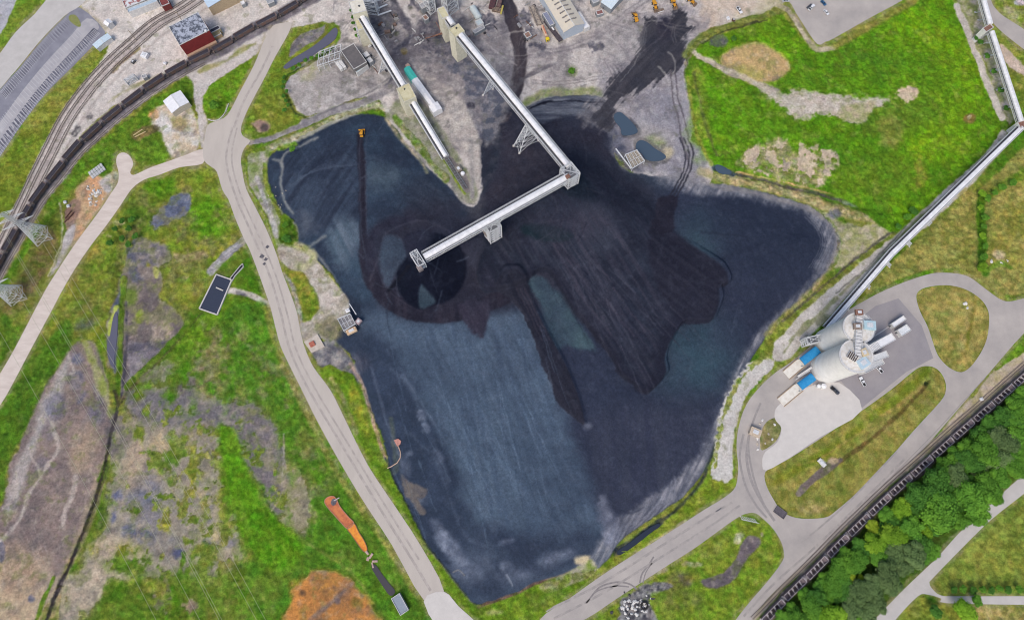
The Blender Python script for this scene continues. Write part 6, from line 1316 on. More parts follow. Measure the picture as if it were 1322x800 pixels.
# --- turquoise / white enclosed conveyor
t = thing('long_shed', P(545,115,0), 'long narrow white shed with turquoise upper end between the conveyors', 'shed')
def slab(a, b, w, z0, z1, name, m, t, w1=None):
    A_, B_ = P(*a, z1), P(*b, z1); d = (B_-A_).normalized(); n = Vector((-d.y, d.x, 0)); w1 = w1 or w
    q = [A_+n*w/2, B_+n*w1/2, B_-n*w1/2, A_-n*w/2]; mb = MB(); mb.prism([(p.x,p.y) for p in q], z0, z1)
    rr = [A_.lerp(A_,1)+Vector((0,0,.8)), B_+Vector((0,0,.8))]
    mb.add(q + rr, [(0,1,5,4),(3,4,5,2),(0,4,3),(1,2,5)])
    return mb.build(name, m, t)
slab((525,87),(535,102), 4.4, .2, 5, 'upper_section', mat('turquoise_roof',(64,190,176),.5,c2=(84,204,188)), t)
slab((535,102),(560,136), 4.6, .2, 5, 'middle_section', M['white'], t, 4.2); slab((559,134),(565,143), 6.6, .2, 5.4, 'end_section', M['white'], t)
MB().box(P(527,86,1.2), (3,2.4,2.4), R(-50)).build('loading_door', mat('pinkish_door',(190,160,146),.8), t)
# --- silos
M['silo'] = mat('silo_concrete', (236,235,231), .85, c2=(246,245,241), scale=.25, stretch=(0,1,1)); M['silo_top'] = mat('silo_roof', (214,214,214), .8, c2=(228,226,222), scale=.5)
HS = 37
def silo(label, base, r):
    b = P(*base, 0); t = thing('silo', b, label, 'silo', 'tall concrete coal silos')
    mb = MB(); n = 48; vs = []
    prof = [(r, 5), (r, HS), (r*.985, HS+.01), (r*.985, HS+1.0), (r+.12, HS+1.0), (r+.12, HS-.6), ]
    mb.cyl((b.x,b.y,0), (b.x,b.y,HS), r, 48, cap=False); w = mb.build('wall', M['silo'], t, smooth=True)
    s = MB()
    for i in range(1, 7): s.cyl((b.x,b.y,HS*i/7-.04), (b.x,b.y,HS*i/7+.04), r+.03, 48, cap=False)
    s.build('lift_joint', mat('joint_grey',(208,207,204),.9), w)
    MB().cyl((b.x,b.y,HS-.5), (b.x,b.y,HS+.5), r+.25, 48).build('roof', M['silo_top'], t, smooth=False)
    MB().cyl((b.x,b.y,HS+.5), (b.x,b.y,HS+2.2), r*.93, 48, r1=r*.35).build('roof_cone', mat('roof_cone',(222,220,216),.8,c2=(206,200,190),scale=.6), t)
    h = MB()
    for i in range(40):
        p = Vector((b.x+(r+.1)*math.cos(i*math.pi/20), b.y+(r+.1)*math.sin(i*math.pi/20), HS+.5)); q = Vector((b.x+(r+.1)*math.cos((i+1)*math.pi/20), b.y+(r+.1)*math.sin((i+1)*math.pi/20), HS+.5))
        h.beam(p, p+Vector((0,0,1.1)), .08); h.beam(p+Vector((0,0,1.1)), q+Vector((0,0,1.1)), .09)
    h.build('handrail', M['galv_l'], t)
    return b
bR = silo('rear grey concrete silo beside the end of the white conveyor', (1069,442), 8.4)
bF = silo('front grey concrete silo between the two parked pickups and the blue canopies', (1066,475), 9.0)
# bridge gallery and platforms on top
t = thing('silo_bridge', P(1106,440,HS), 'walkway bridge joining the tops of the two silos', 'bridge')
A_, B_ = P(1110,402,HS+3), P(1107,462,HS+3); d = (B_-A_).normalized(); n = Vector((-d.y, d.x, 0))
MB().beam(A_, B_, 3.4, .3).build('deck', M['white_d'], t); h = MB()
for sg in (-1, 1):
    h.beam(A_+n*sg*1.7+Vector((0,0,1.1)), B_+n*sg*1.7+Vector((0,0,1.1)), .12); h.beam(A_+n*sg*1.7+Vector((0,0,-1.2)), B_+n*sg*1.7+Vector((0,0,-1.2)), .3)
    for k in range(12): p = A_.lerp(B_, k/11)+n*sg*1.7; h.beam(p+Vector((0,0,-1.2)), p+Vector((0,0,1.1)), .12)
h.build('railing', M['galv_l'], t)
s = MB()
for k in range(14): s.beam(A_.lerp(B_, (k+.5)/14)+n*1.6+Vector((0,0,.2)), A_.lerp(B_, (k+.5)/14)-n*1.6+Vector((0,0,.2)), .25, .1)
s.build('grating_bars', M['walk'], t)
def rbox(name, label, u, v, z, size, m, ang=0, cat='machine', bv=.12, parts=None):
    p = P(u, v, z); t = thing(name, p, label, cat); MB().bbox(p, size, bv, ang).build('housing', m, t)
    x = MB(); hz = size[2]/2
    for sx, sy in ((-1,-1),(1,-1),(1,1),(-1,1)):
        c_, s_ = math.cos(ang), math.sin(ang); q = Vector((sx*size[0]*.44, sy*size[1]*.44, 0)); q = Vector((q.x*c_-q.y*s_, q.x*s_+q.y*c_, -hz-.15)); x.box(p+q, (.3,.3,.5), ang)
    x.build('feet', M['galv'], t); y = MB(); y.bbox(p+Vector((0,0,hz+.12)), (size[0]*.5,size[1]*.5,.25), .05, ang); y.build('hatch', M['galv_l'], t); return t
rbox('machine_box', 'reddish brown box on the far rim of the rear silo', 1109,403,HS+4, (4.0,3.0,1.6), M['rustc'], 0, 'machine')
rbox('drive_unit', 'brown framed drive unit on the middle of the rear silo roof', 1107,421,HS+4.2, (4.4,3.4,1.4), mat('brown_frame',(120,98,86),.8,c2=(170,160,150),scale=1.2), 0)
rbox('dust_collector', 'pale blue ribbed dust collector on the rear silo', 1122,420,HS+2, (6.5,5.0,2.4), mat('pale_blue_unit',(186,214,222),.6,c2=(170,198,208)), R(-5))
rbox('dust_collector', 'pale blue dust collector leaning on the front silo roof', 1114,468,HS+1.5, (6.0,5.4,2.2), mat('pale_blue_unit2',(180,206,220),.6,c2=(196,214,224)), R(32))
t = thing('vent_bank', P(1101,460,HS+3), 'bank of dark slatted vents on the front silo roof', 'vent'); mb = MB(); mb.bbox(P(1101,460,HS+2.6), (5.5,4.2,.6), .1, R(-35)); mb.build('frame', M['white_d'], t)
for k in range(5): mb = MB(); mb.box(P(1101,460,HS+3.1)+Matrix.Rotation(R(-35),3,'Z')@Vector((-2.1+k*1.05,0,0)), (.5,3.8,.5), R(-35)); mb.build('slat', mat('vent_brown',(84,72,66),.8), t)
rbox('machine_room', 'tan machine room at the east rim of the front silo', 1115,455,HS+2, (3.6,4.4,2.4), mat('tan_room',(214,196,160),.8), R(20))
# stair and elevator tower + conveyor house
frame_tower('stair_tower', 'pale steel stair tower at the foot of the rear silo', tuple(P(1043,442,0).xy), 9, 4, 0, 9, R(12), 3)
t, F, L, Wd, rf = house('silo_house', 'long white flat roofed building standing beside the silo tops', (1117,448), (1123,457), (1155,436), 12, mat('white_cladding',(206,208,210),.6), M['white'], 'building')
k = MB()
for i in range(8): k.box(F(L*.5, Wd*(.1+i*.045), 12.2), (L*.8,.12,.2), math.atan2((F(1,0,0)-F(0,0,0)).y, (F(1,0,0)-F(0,0,0)).x))
k.build('roof_ribs', M['galv'], rf)
house('annex', 'pale grey annex along the lower side of the long white building', (1123,460), (1127,468), (1145,455), 9, M['white_d'], M['galv_l'], 'annex')
house('annex', 'lower pale grey block between the front silo and the upper parked pickup', (1112,474), (1117,482), (1140,466), 7, M['white_d'], mat('pale_grey_roof',(190,194,198),.7), 'annex')
house('trailer', 'narrow white trailer office at the upper end of the silo yard', (1150,418), (1154,423), (1169,411), 3.5, M['white_d'], M['white'], 'trailer')
house('trailer', 'wider white trailer office beside the narrow one', (1158,426), (1164,434), (1176,426), 3.5, M['white_d'], mat('trailer_white2',(226,230,232),.6), 'trailer')
# blue canopies with ramps
BLU = mat('bright_blue_sheet', (36,138,196), .5, c2=(52,152,208), scale=.8)
for (lab, a, b, c, rb) in (('upper bright blue truck canopy at the foot of the rear silo',(1056,451),(1035,467),None,(1015,484)),('lower bright blue truck canopy at the foot of the front silo',(1050,486),(1032,499),None,(1008,519))):
    t = thing('truck_canopy', P(*b, 0), lab, 'canopy', 'blue canopies over the truck lanes'); A_, B_ = P(*a,5.2), P(*b,5.2); d = (B_-A_).normalized(); n = Vector((-d.y, d.x, 0)); w_ = 5.0
    mb = MB(); ring = []
    for q in (A_, B_): ring += [q + n*(w_/2*math.cos(math.pi*i/8)) + Vector((0,0,1.0*math.sin(math.pi*i/8))) for i in range(9)]
    mb.add(ring + [p - Vector((0,0,.15)) for p in ring], [(i,i+1,10+i,9+i) for i in range(8)] + [(18+i,18+9+i,18+10+i,18+i+1) for i in range(8)]); mb.build('roof_sheet', BLU, t)
    for q in (A_, B_):
        for sg in (-1, 1): MB().beam(q + n*sg*w_/2*.95 - Vector((0,0,5.2)), q + n*sg*w_/2*.95, .3).build('post', M['galv'], t)
    rp = thing('truck_ramp', P(*b, 0), ('upper' if rb[0] > 1010 else 'lower') + ' white concrete ramp leading from its blue canopy', 'ramp', 'white ramps of the truck lanes')
    s0, s1 = P(*b, .35), P(*rb, .25); mb = MB(); mb.beam(s0, s1, 5.4, .5); mb.build('slab', mat('white_concrete',(236,232,222),.9,c2=(222,216,204),scale=.5), rp)
    for sg in (-1, 1): MB().beam(s0 + n*sg*3.0 + Vector((0,0,.2)), s1 + n*sg*3.0 + Vector((0,0,.2)), .35, .7).build('kerb', mat('kerb_tan',(176,150,122),.9), rp)
rc = MB(); rc.beam(P(1030,486,2), P(1048,474,3), 1.2, .5); rc.beam(P(1027,490,2), P(1046,478,3), .4, .5)
tag(rc.build('pipe_bridge', M['white_d']), 'grey white pipe bridge lying between the two blue canopies', 'pipe')
# --- intake frames and slabs at the edge of the pile
def basin(name, label, pts, h, m, wall=.5, floor=None, cat='basin', z0=None, floorz=None):
    W = [P(u, v, h) for u, v in pts]; c = sum(W, Vector())/len(W); t = thing(name, (c.x,c.y,0), label, cat)
    n_ = len(W)
    for i in range(n_): MB().beam(W[i]-Vector((0,0,h/2+.2)), W[(i+1)%n_]-Vector((0,0,h/2+.2)), wall, h+.4).build('wall', m, t)
    inn = [c + (p-c)*.97 for p in W]; f = MB(); f.prism([(p.x,p.y) for p in inn], -.5, floorz if floorz is not None else h-.5); f.build('water', floor, t)
    return t
basin('settling_tank', 'rectangular concrete tank of dark water in the west meadow', [(279,354),(299,361),(280,406),(257,398)], 1.0, M['conc'], .7, mat('tank_water',(60,66,82),.15,.05), floorz=.6, cat='tank')
basin('inlet_channel', 'narrow concrete inlet channel of the dark settling tank', [(296,360),(309,344),(313,340),(314,344),(303,356),(299,363)], .95, M['conc'], .35, mat('tank_water2',(46,46,56),.2,.05), floorz=.5, cat='channel')
tag(MB().beam(P(279,371,1.2), P(288,375,1.2), .7, .4).build('baffle', M['conc']), 'short pale baffle across the dark settling tank', 'baffle')
def platform(label, pts, h, deckm, name='intake_platform'):
    W = [P(u, v, h) for u, v in pts]; c = sum(W, Vector())/4; t = thing(name, (c.x,c.y,0), label, 'platform')
    d = MB(); d.prism([(p.x,p.y) for p in W], h-.3, h-.15); d.build('deck', deckm, t)
    for p in W: MB().beam(Vector((p.x,p.y,-.5)), p+Vector((0,0,.9)), .35).build('post', M['galv_l'], t)
    r = MB()
    for i in range(4):
        for z in (0, .9): r.beam(W[i]+Vector((0,0,z)), W[(i+1)%4]+Vector((0,0,z)), .28 if z == 0 else .16)
    r.build('railing', M['galv_l'], t); g_ = MB()
    for k in range(1, 4): g_.beam(W[0].lerp(W[1], k/4), W[3].lerp(W[2], k/4), .22, .15)
    g_.beam(W[0].lerp(W[3], .5), W[1].lerp(W[2], .5), .22, .15); g_.build('beams', M['galv_l'], t); return t
platform('square railed platform beside the slate settling ponds', [(807,200),(822,194),(832,208),(816,218)], 4, mat('deck_brown',(132,124,112),.9,c2=(180,172,158),scale=1))
tag(MB().beam(P(795,192,3), P(815,218,3), .8, .3).build('catwalk', M['galv_l']), 'pale catwalk along the west side of the pond platform', 'catwalk')
platform('square pale railed platform west of the coal with a rust tank', [(436,412),(452,405),(459,418),(444,427)], 5, mat('deck_grey',(112,110,116),.9,c2=(160,158,156),scale=1))
rbox('steel_tank', 'tan and rust coloured tank below the railed platform', 454,427,3.5, (6.5,3.2,2.6), mat('tan_rust_tank',(220,196,168),.8,c2=(198,160,120),scale=1), R(27), 'tank', .5)
rbox('pump_box', 'pinkish grey pump box east of the railed platform', 463,415,4, (3,3.4,2.2), mat('pink_grey',(176,156,158),.8), R(-35), 'pump')
rbox('pump_box', 'small white pump housing above the railed platform', 449,401,4, (2.4,2.2,1.6), M['white'], R(27), 'pump')
tag(MB().beam(P(451,392,5), P(460,406,5), .5, .3).build('catwalk', M['galv_l']), 'narrow catwalk leading north from the rust tank platform', 'catwalk')
t = thing('concrete_slab', P(405,443,0), 'square concrete slab with a rust red square beside the haul road', 'slab')
W = [P(u, v, .9) for u, v in ((392,441),(410,431),(419,447),(402,455))]; mb = MB(); mb.prism([(p.x,p.y) for p in W], -.3, .9); mb.build('slab', mat('slab_tan',(206,196,184),.9,c2=(190,178,164),scale=.6), t)
MB().bbox(P(403,444,1.3), (3.2,3.0,.9), .1, R(30)).build('pump_cover', mat('rust_red',(172,96,80),.9,c2=(188,120,100),scale=1), t)
# orange settling channel
t = thing('mine_water_channel', P(450,680,0), 'long rust orange settling trough in the grass beside the haul road', 'channel')
def trough(pts, name, m, z, wall=None):
    W = [P(u, v, z) for u, v in catmull(pts, True, 3)]; mb = MB(); mb.v = [tuple(p) for p in W]; mb.f = [tuple(x) for x in tessellate_polygon([W])]; mb.build(name, m, t)
    if wall:
        w_ = MB()
        for i in range(len(W)): w_.beam(W[i], W[(i+1)%len(W)], .35, .5)
        w_.build('edge_wall', wall, t)
trough([(419,648),(422,642),(430,640),(435,645),(438,652),(444,660),(451,668),(457,675),(449,682),(441,675),(433,666),(425,657)], 'upper_basin', mat('rust_pink',(212,128,74),.7,c2=(186,98,66),scale=.4), .35, mat('tan_wall2',(186,140,116),.9))
trough([(448,681),(457,675),(463,686),(470,697),(474,707),(473,712),(468,710),(460,699),(453,689)], 'lower_basin', mat('orange_water',(238,160,44),.5,c2=(226,126,36),scale=.5), .32, mat('tan_wall3',(150,112,84),.9))
trough([(427,648),(430,643),(435,645),(433,651),(429,652)], 'sump', M['oil'], .42)
MB().beam(P(431,646,1.2), P(438,642,1.4), .4, .3).build('pipe', M['conc'], t)
t = thing('weir', P(478,719,0), 'pale broken concrete weir below the orange trough', 'weir')
for i, (u, v, s_) in enumerate(((474,713,(2.4,1.2,.8)),(479,717,(1.2,3,.9)),(475,721,(1.5,2,.8)),(484,724,(3,1.1,.7)),(481,729,(.8,3,.6)))): MB().bbox(P(u,v,.4), s_, .1, R(-50+i*17)).build('block', mat('weir_pink',(204,176,164),.9,c2=(170,146,134),scale=1), t)
pond([(480,727),(486,730),(493,740),(503,753),(510,762),(507,768),(502,767),(494,756),(485,742),(480,733)], W4, 'dark brown pool below the orange trough', z=.3)
t, F, L, Wd, rf = house('pump_house', 'grey blue flat roofed pump house at the end of the brown pool', (505,772), (517,794), (528,787), 2.6, mat('grey_wall2',(130,132,138),.8), mat('grey_blue_roof',(138,150,164),.7,c2=(152,160,172)), 'shed')
# floating pump
t = thing('floating_pump', G(515,571), 'small rusty pink float at the west edge of the coal', 'float'); g0 = G(515,571)
mb = MB(); pts = [G(509,568), G(514,566), G(518,569), G(517,573), G(513,576)]; mb.prism([(p.x,p.y) for p in pts], g0.z, g0.z+.9); mb.build('hull', mat('float_pink',(206,150,136),.8,c2=(178,120,108),scale=1), t)
h = MB(); pp = [G(u,v)+Vector((0,0,.3)) for u, v in ((514,575),(517,583),(517,590),(513,597),(505,602),(500,604))]
for a_, b_ in zip(pp[:-1], pp[1:]): h.cyl(a_, b_, .28, 8)
h.build('discharge_hose', mat('hose_tan',(206,176,156),.8), t)
# ------------------------------------------------------------------ vehicles
M['tyre_r'] = mat('tyre_rubber', (44,44,46), .9, .1); M['glass'] = mat('dark_glass', (40,46,54), .15, .05, spec=.6)
def place(proto, p, ang, label, group=None, first=[None]):
    o = copy_tree(proto); o.location = p; o.rotation_euler = (0,0,ang); o['label'] = label
    if group: o['group'] = group
    return o
def local_thing(name, cat): return thing(name, (0,0,0), 'x', cat, rz=1e-9)
def wheels(t, xs, y, r, w, name='wheel'):
    for x in xs:
        for s in (-1, 1):
            o = MB().cyl((x, s*y-w/2, r), (x, s*y+w/2, r), r, 16).build(name, M['tyre_r'], t, world=False)
            MB().cyl((x, s*y-w/2-.02, r), (x, s*y+w/2+.02, r), r*.5, 10).build('rim', M['galv_l'], o, world=False)
def pickup(bodym, bedm, L=5.8):
    t = local_thing('pickup_truck', 'pickup truck')
    b = MB(); b.bbox((L*.33, 0, .95), (L*.32, 1.95, .75), .12); b.bbox((0.1, 0, .9), (L*.38, 1.98, .8), .1); 
    for s in (-1, 1): b.bbox((-L*.34, s*.92, .95), (L*.34, .14, .7), .04)
    b.bbox((-L*.5+.05, 0, .95), (.12, 1.95, .7), .04); b.build('body', bodym, t, world=False)
    MB().box((-L*.33, 0, .72), (L*.33, 1.7, .1)).build('bed', bedm, t, world=False)
    c = MB(); c.prism([(L*.2,-.9),(L*.2,.9),(-L*.15,.9),(-L*.15,-.9)], 1.25, 1.85, [(L*.08,-.75),(L*.08,.75),(-L*.13,.75),(-L*.13,-.75)]); c.build('windows', M['glass'], t, world=False)
    MB().bbox((-L*.025, 0, 1.87), (L*.2, 1.46, .08), .03).build('roof', bodym, t, world=False)
    for s in (-1, 1): MB().box((L*.49, s*.7, .95), (.06,.35,.2)).build('headlight', M['white'], t, world=False)
    wheels(t, (-L*.31, L*.31), .86, .39, .26); return t
def car(bodym):
    L = 4.7; t = local_thing('parked_car', 'car'); b = MB(); b.bbox((0,0,.72), (L, 1.82, .62), .2); b.build('body', bodym, t, world=False)
    c = MB(); c.prism([(1.1,-.82),(1.1,.82),(-1.7,.82),(-1.7,-.82)], 1.0, 1.42, [(.45,-.66),(.45,.66),(-1.15,.66),(-1.15,-.66)]); c.build('windows', M['glass'], t, world=False)
    MB().bbox((-.35,0,1.44), (1.45,1.3,.07), .03).build('roof', bodym, t, world=False)
    for s in (-1, 1): MB().box((L*.495, s*.62, .75), (.06,.35,.18)).build('headlight', M['galv_l'], t, world=False)
    wheels(t, (-1.4, 1.4), .8, .33, .22); return t
YEL = mat('machine_yellow', (222,160,40), .6, c2=(204,140,40), scale=1.5); BLK = mat('machine_black', (46,44,46), .8, .1); BKT = mat('bucket_steel', (110,94,84), .7, c2=(140,122,106), scale=1)
def loader():
    t = local_thing('wheel_loader', 'wheel loader')
    MB().bbox((-2.2,0,1.8), (3.4,2.2,1.5), .25).build('engine_hood', YEL, t, world=False)
    MB().bbox((1.4,0,1.3), (2.4,1.3,1.0), .15).build('front_frame', YEL, t, world=False)
    c = MB().bbox((-.1,0,2.7), (1.7,1.7,1.7), .15).build('cab', M['glass'], t, world=False); MB().bbox((-.1,0,3.58), (1.9,1.9,.14), .05).build('roof', YEL, c, world=False)
    for s in (-1, 1): MB().beam((.9,s*.7,2.2), (3.7,s*.7,.9), .3, .45).build('lift_arm', YEL, t, world=False)
    b = MB(); b.prism([(3.4,-1.6),(3.4,1.6),(4.9,1.6),(4.9,-1.6)], .15, .35); b.prism([(3.3,-1.6),(3.3,1.6),(3.6,1.6),(3.6,-1.6)], .3, 1.5)
    for s in (-1, 1): b.prism([(3.4,s*1.6-.06),(3.4,s*1.6+.06),(4.7,s*1.6+.06),(4.7,s*1.6-.06)], .3, 1.2)
    b.build('bucket', BKT, t, world=False); MB().cyl((-2.9,.5,2.5), (-2.9,.5,3.2), .12, 8).build('exhaust', BLK, t, world=False)
    wheels(t, (-2.1, 1.9), 1.25, .85, .65); return t
def dozer():
    t = local_thing('bulldozer', 'bulldozer')
    for s in (-1, 1): MB().bbox((0,s*1.35,.55), (4.6,.65,1.1), .35).build('track', BLK, t, world=False)
    MB().bbox((.9,0,1.6), (2.6,1.7,1.3), .2).build('engine_hood', YEL, t, world=False); MB().bbox((-1.7,0,1.4), (1.4,1.9,1.0), .15).build('rear_deck', YEL, t, world=False)
    c = MB().bbox((-.9,0,2.4), (1.6,1.7,1.5), .12).build('cab', M['glass'], t, world=False); MB().bbox((-.9,0,3.2), (1.8,1.9,.14), .05).build('roof', YEL, c, world=False)
    b = MB(); b.box((2.9,0,.9), (.25,4.2,1.5)); b.box((3.05,0,.25), (.5,4.2,.15)); b.build('blade', YEL, t, world=False)
    for s in (-1, 1): MB().beam((0,s*1.8,.7), (2.8,s*1.6,.7), .22).build('push_arm', YEL, t, world=False)
    MB().cyl((1.2,.4,2.2), (1.2,.4,3.0), .1, 8).build('exhaust', BLK, t, world=False); return t
def use(proto, items):
    index_children(proto)
    for i, (p, ang, label, grp) in enumerate(items):
        o = proto if i == 0 else copy_tree(proto); o.location = p; o.rotation_euler = (0,0,ang); o['label'] = label
        if grp: o['group'] = grp
def A2(u0, v0, u1, v1): a, b = P(u0,v0,0), P(u1,v1,0); return math.atan2(b.y-a.y, b.x-a.x)
WHT = mat('car_white', (232,234,238), .35, .03); SLV = mat('car_silver', (186,190,196), .35, .05); BLUc = mat('car_blue', (40,96,140), .35, .05); DKc = mat('car_dark', (66,70,80), .35, .05); BLB = mat('truck_bed_black', (40,40,44), .8, .05)
Zr = .17
use(pickup(WHT, BLB), [
  (G(1112.5,492.5)+Vector((0,0,.11)), A2(1115,498,1109,487), 'white pickup truck with a black bed nearest the front silo', 'white pickups by the silos'),
  (G(1133.5,476)+Vector((0,0,.11)), A2(1137,481,1129,472), 'white pickup truck with a black bed beside the pale annex, upper of the pair', 'white pickups by the silos'),
  (G(1047,11)+Vector((0,0,.07)), A2(1044,14,1050,8), 'white pickup truck with a dark bed in the top parking lot, touching the dark car', None),
  (G(954,14.5)+Vector((0,0,.05)), A2(951,9,958,19), 'white pickup truck on the tan gravel right of the yellow loaders', None)])
use(pickup(DKc, BLB), [(G(1077,504)+Vector((0,0,.14)), A2(1072,500,1081,508), 'dark flat cart truck on the pale pad below the front silo', None)])
use(car(WHT), [(G(1066,17)+Vector((0,0,.07)), A2(1061,12,1070,22), 'white car parked alone in the top parking lot', None)])
use(car(BLUc), [(G(1062.5,5)+Vector((0,0,.07)), A2(1059,1,1066,8), 'blue car near the top edge of the parking lot', None)])
use(car(DKc), [(G(1044.5,9.5)+Vector((0,0,.07)), A2(1041,12,1049,5), 'dark grey car next to the white pickup in the top parking lot', None)])
use(car(SLV), [(G(1014,2)+Vector((0,0,.07)), A2(1010,2,1018,2), 'silver car at the left corner of the top parking lot', None)])
use(loader(), [
  (G(820,24)+Vector((0,0,.05)), A2(821,29,817,16), 'orange yellow wheel loader standing left of the coal spill', 'yellow wheel loaders'),
  (G(845,9)+Vector((0,0,.05)), A2(842,3,846,16), 'yellow wheel loader above the middle of the coal spill', 'yellow wheel loaders'),
  (G(869,6)+Vector((0,0,.05)), A2(866,0,872,12), 'yellow wheel loader second from the right at the top edge', 'yellow wheel loaders'),
  (G(891,3)+Vector((0,0,.05)), A2(886,-1,897,7), 'bright yellow wheel loader farthest right of the row', 'yellow wheel loaders')])
use(dozer(), [(G(467.5,174)+Vector((0,0,.1)), A2(467,180,467,168), 'yellow bulldozer working on the northwest arm of the coal', None)])
# scraper blade piece before loaders
tg = thing('loader_bucket', G(853,14), 'pale steel bucket lying between the two middle loaders', 'bucket'); p = G(853,14); MB().bbox(p+Vector((0,0,.6)), (4.2,1.6,1.1), .3, R(20)).build('shell', BKT, tg); MB().bbox(p+Vector((0,-1,.2)), (4.2,.6,.2), .05, R(20)).build('lip', M['galv_l'], tg)
# tank truck
def tanker(label, u0, v0, u1, v1, tankm, cabm):
    p0, p1 = G(u0, v0), G(u1, v1); p = (p0+p1)/2; t = local_thing('tanker_truck', 'tanker truck'); L = (p1-p0).length; t.location = p; t.rotation_euler = (0,0,math.atan2((p1-p0).y, (p1-p0).x)); t['label'] = label
    MB().box((0,0,.95), (L,1.0,.3)).build('chassis', BLK, t, world=False); MB().cyl((-L/2,0,2.1), (L/2-3.2,0,2.1), 1.15, 16).build('tank', tankm, t, smooth=False, world=False)
    w_ = MB().box((-L*.15,0,3.27), (L*.55,.6,.1)).build('catwalk', mat('tank_stripe',(196,110,80),.7,.1), t, world=False)
    c = MB().bbox((L/2-1.2,0,1.7), (2.2,2.4,2.2), .25).build('cab', cabm, t, world=False); MB().box((L/2-.1,0,2.1), (.1,2.0,.8)).build('windscreen', M['glass'], c, world=False)
    wheels(t, (-L/2+1.2, -L/2+2.5, L/2-1.3), 1.1, .5, .4)
tanker('tanker truck with pinkish tank and bright yellow cab beside the workshop', 700,36, 707.5,55, mat('tank_pink',(214,186,160),.6,c2=(196,160,136)), mat('cab_yellow',(232,206,30),.5,.04))
def htank(name, label, a, b, r, m, z, cat='tank'):
    A_, B_ = P(*a, z), P(*b, z); t = thing(name, ((A_+B_)/2)-Vector((0,0,z)), label, cat); MB().cyl(A_, B_, r, 20).build('shell', m, t, smooth=False)
    d = (B_-A_).normalized()
    for e, s in ((A_,-1),(B_,1)): MB().cyl(e, e+d*s*r*.4, r, 20, r1=r*.5).build('end_cap', m, t)
    for f in (.2,.8): q = A_.lerp(B_, f); MB().box((q.x,q.y,(z-r)/2+.1), (.5,r*1.8,z-r+.4), math.atan2(d.y,d.x)).build('saddle', M['conc'], t)
htank('storage_tank', 'big pale horizontal tank in the coal stained yard right of the crusher', (610,10), (618,23), 2.3, mat('tank_pale',(204,214,214),.5,c2=(188,198,200)), 3.0)
house('shed', 'small pale shed at the lower end of the horizontal tank', (613,28), (617,34), (623,28), 4, M['white_d'], mat('shed_pale',(192,204,206),.6), 'shed')
def vtank(label, u, v, r, h, m):
    p = P(u, v, 0); t = thing('tank', p, label, 'tank'); MB().cyl(p, p+Vector((0,0,h)), r, 20).build('shell', m, t); MB().cyl(p+Vector((0,0,h)), p+Vector((0,0,h+r*.3)), r*1.02, 20, r1=r*.2).build('lid', M['white'], t)
vtank('small round white tank at the foot of the front silo, left one', 1055,499, 1.1, 2.6, M['white_d']); vtank('small round white tank at the foot of the front silo, right one', 1061,499, 1.5, 2.8, M['white_d'])
vtank('small white round tank on the tip of the green spit', 597.5,225, 1.3, 1.8, M['white'])
rbox('generator', 'dark boxy generator next to the white tank on the spit', 592,218,1.4, (3.6,4.2,1.9), mat('generator_brown',(112,106,98),.8,c2=(150,142,130),scale=1.5), R(30), 'generator')
rbox('equipment_box', 'white equipment box on the pale gravel left of the red walled building', 187,72,1.4, (4.2,3.6,2.6), M['white'], R(-20), 'equipment')
rbox('equipment_box', 'small dark crate below the white equipment box', 172,80,.9, (2.0,2.6,1.5), mat('crate_grey',(90,90,92),.8), R(-30), 'crate')
rbox('equipment_box', 'small white box beside the loaded train tracks', 213,82,.8, (2.0,1.6,1.2), M['white'], R(-20), 'equipment')
rbox('equipment_box', 'white bin on tan gravel left of the white pickup', 940,24,.8, (1.8,2.4,1.3), M['white'], R(20), 'bin')
rbox('equipment_box', 'dark brown box right of the white bin', 947,26,.7, (2.2,1.6,1.2), mat('brown_box',(90,66,58),.8), R(-10), 'box')
rbox('kiosk', 'tan concrete box at the bend of the asphalt road', 975,557.5,1.5, (6.4,4.6,2.6), mat('kiosk_tan',(206,192,172),.8,c2=(188,168,146)), R(-24), 'kiosk')
rbox('equipment_box', 'white block in the grass by the brown gravel patch', 1061,597,.8, (2.4,5.0,1.2), M['white_d'], R(40), 'block')
rbox('equipment_box', 'small pale box beside the hopper train', 1267,515,.7, (1.8,1.8,1.2), M['white'], R(20), 'box')
t = thing('open_container', P(1007,661,0), 'dark steel grate box on the road below the island', 'container'); p = P(1007,661,0)
for sx, sy, lx, ly in ((0,2,6.4,.15),(0,-2,6.4,.15),(3.2,0,.15,4.1),(-3.2,0,.15,4.1)):
    q = Matrix.Rotation(R(-38),3,'Z') @ Vector((sx,sy,0)); MB().box(p+q+Vector((0,0,.55)), (lx,ly,1.0), R(-38)).build('side_wall', mat('container_grey',(116,112,118),.8), t)
MB().box(p+Vector((0,0,.35)), (6.2,3.9,.5), R(-38)).build('contents', mat('grate_dark',(84,80,88),.9,c2=(110,104,110),scale=2), t)
t = thing('barrier_rack', P(968,670,0), 'white slanted barrier rack in the grass beside the junction', 'rack'); mb = MB()
mb.beam(P(957,670,.9), P(980,675,.9), .25, .3)
for k in range(8): q = P(959+k*2.6,670.5+k*.55,.9); mb.beam(q, q+Vector((-1.2,2.2,-.8)), .2, .2)
mb.build('rails', M['white'], t)
ln = MB()
# hoses & small pipes on yard
t = thing('guard_rail', P(288,150,0), 'thin pale guard rail round the small grass wedge', 'guard rail'); mb = MB(); pp = [P(u,v,.7) for u,v in catmull([(295,134),(290,146),(283,154),(275,156),(268,154)], False, 3)]
for a_, b_ in zip(pp[:-1], pp[1:]): mb.beam(a_, b_, .3, .4); mb.beam(a_, a_-Vector((0,0,.7)), .25)
mb.build('rail', M['white_d'], t)
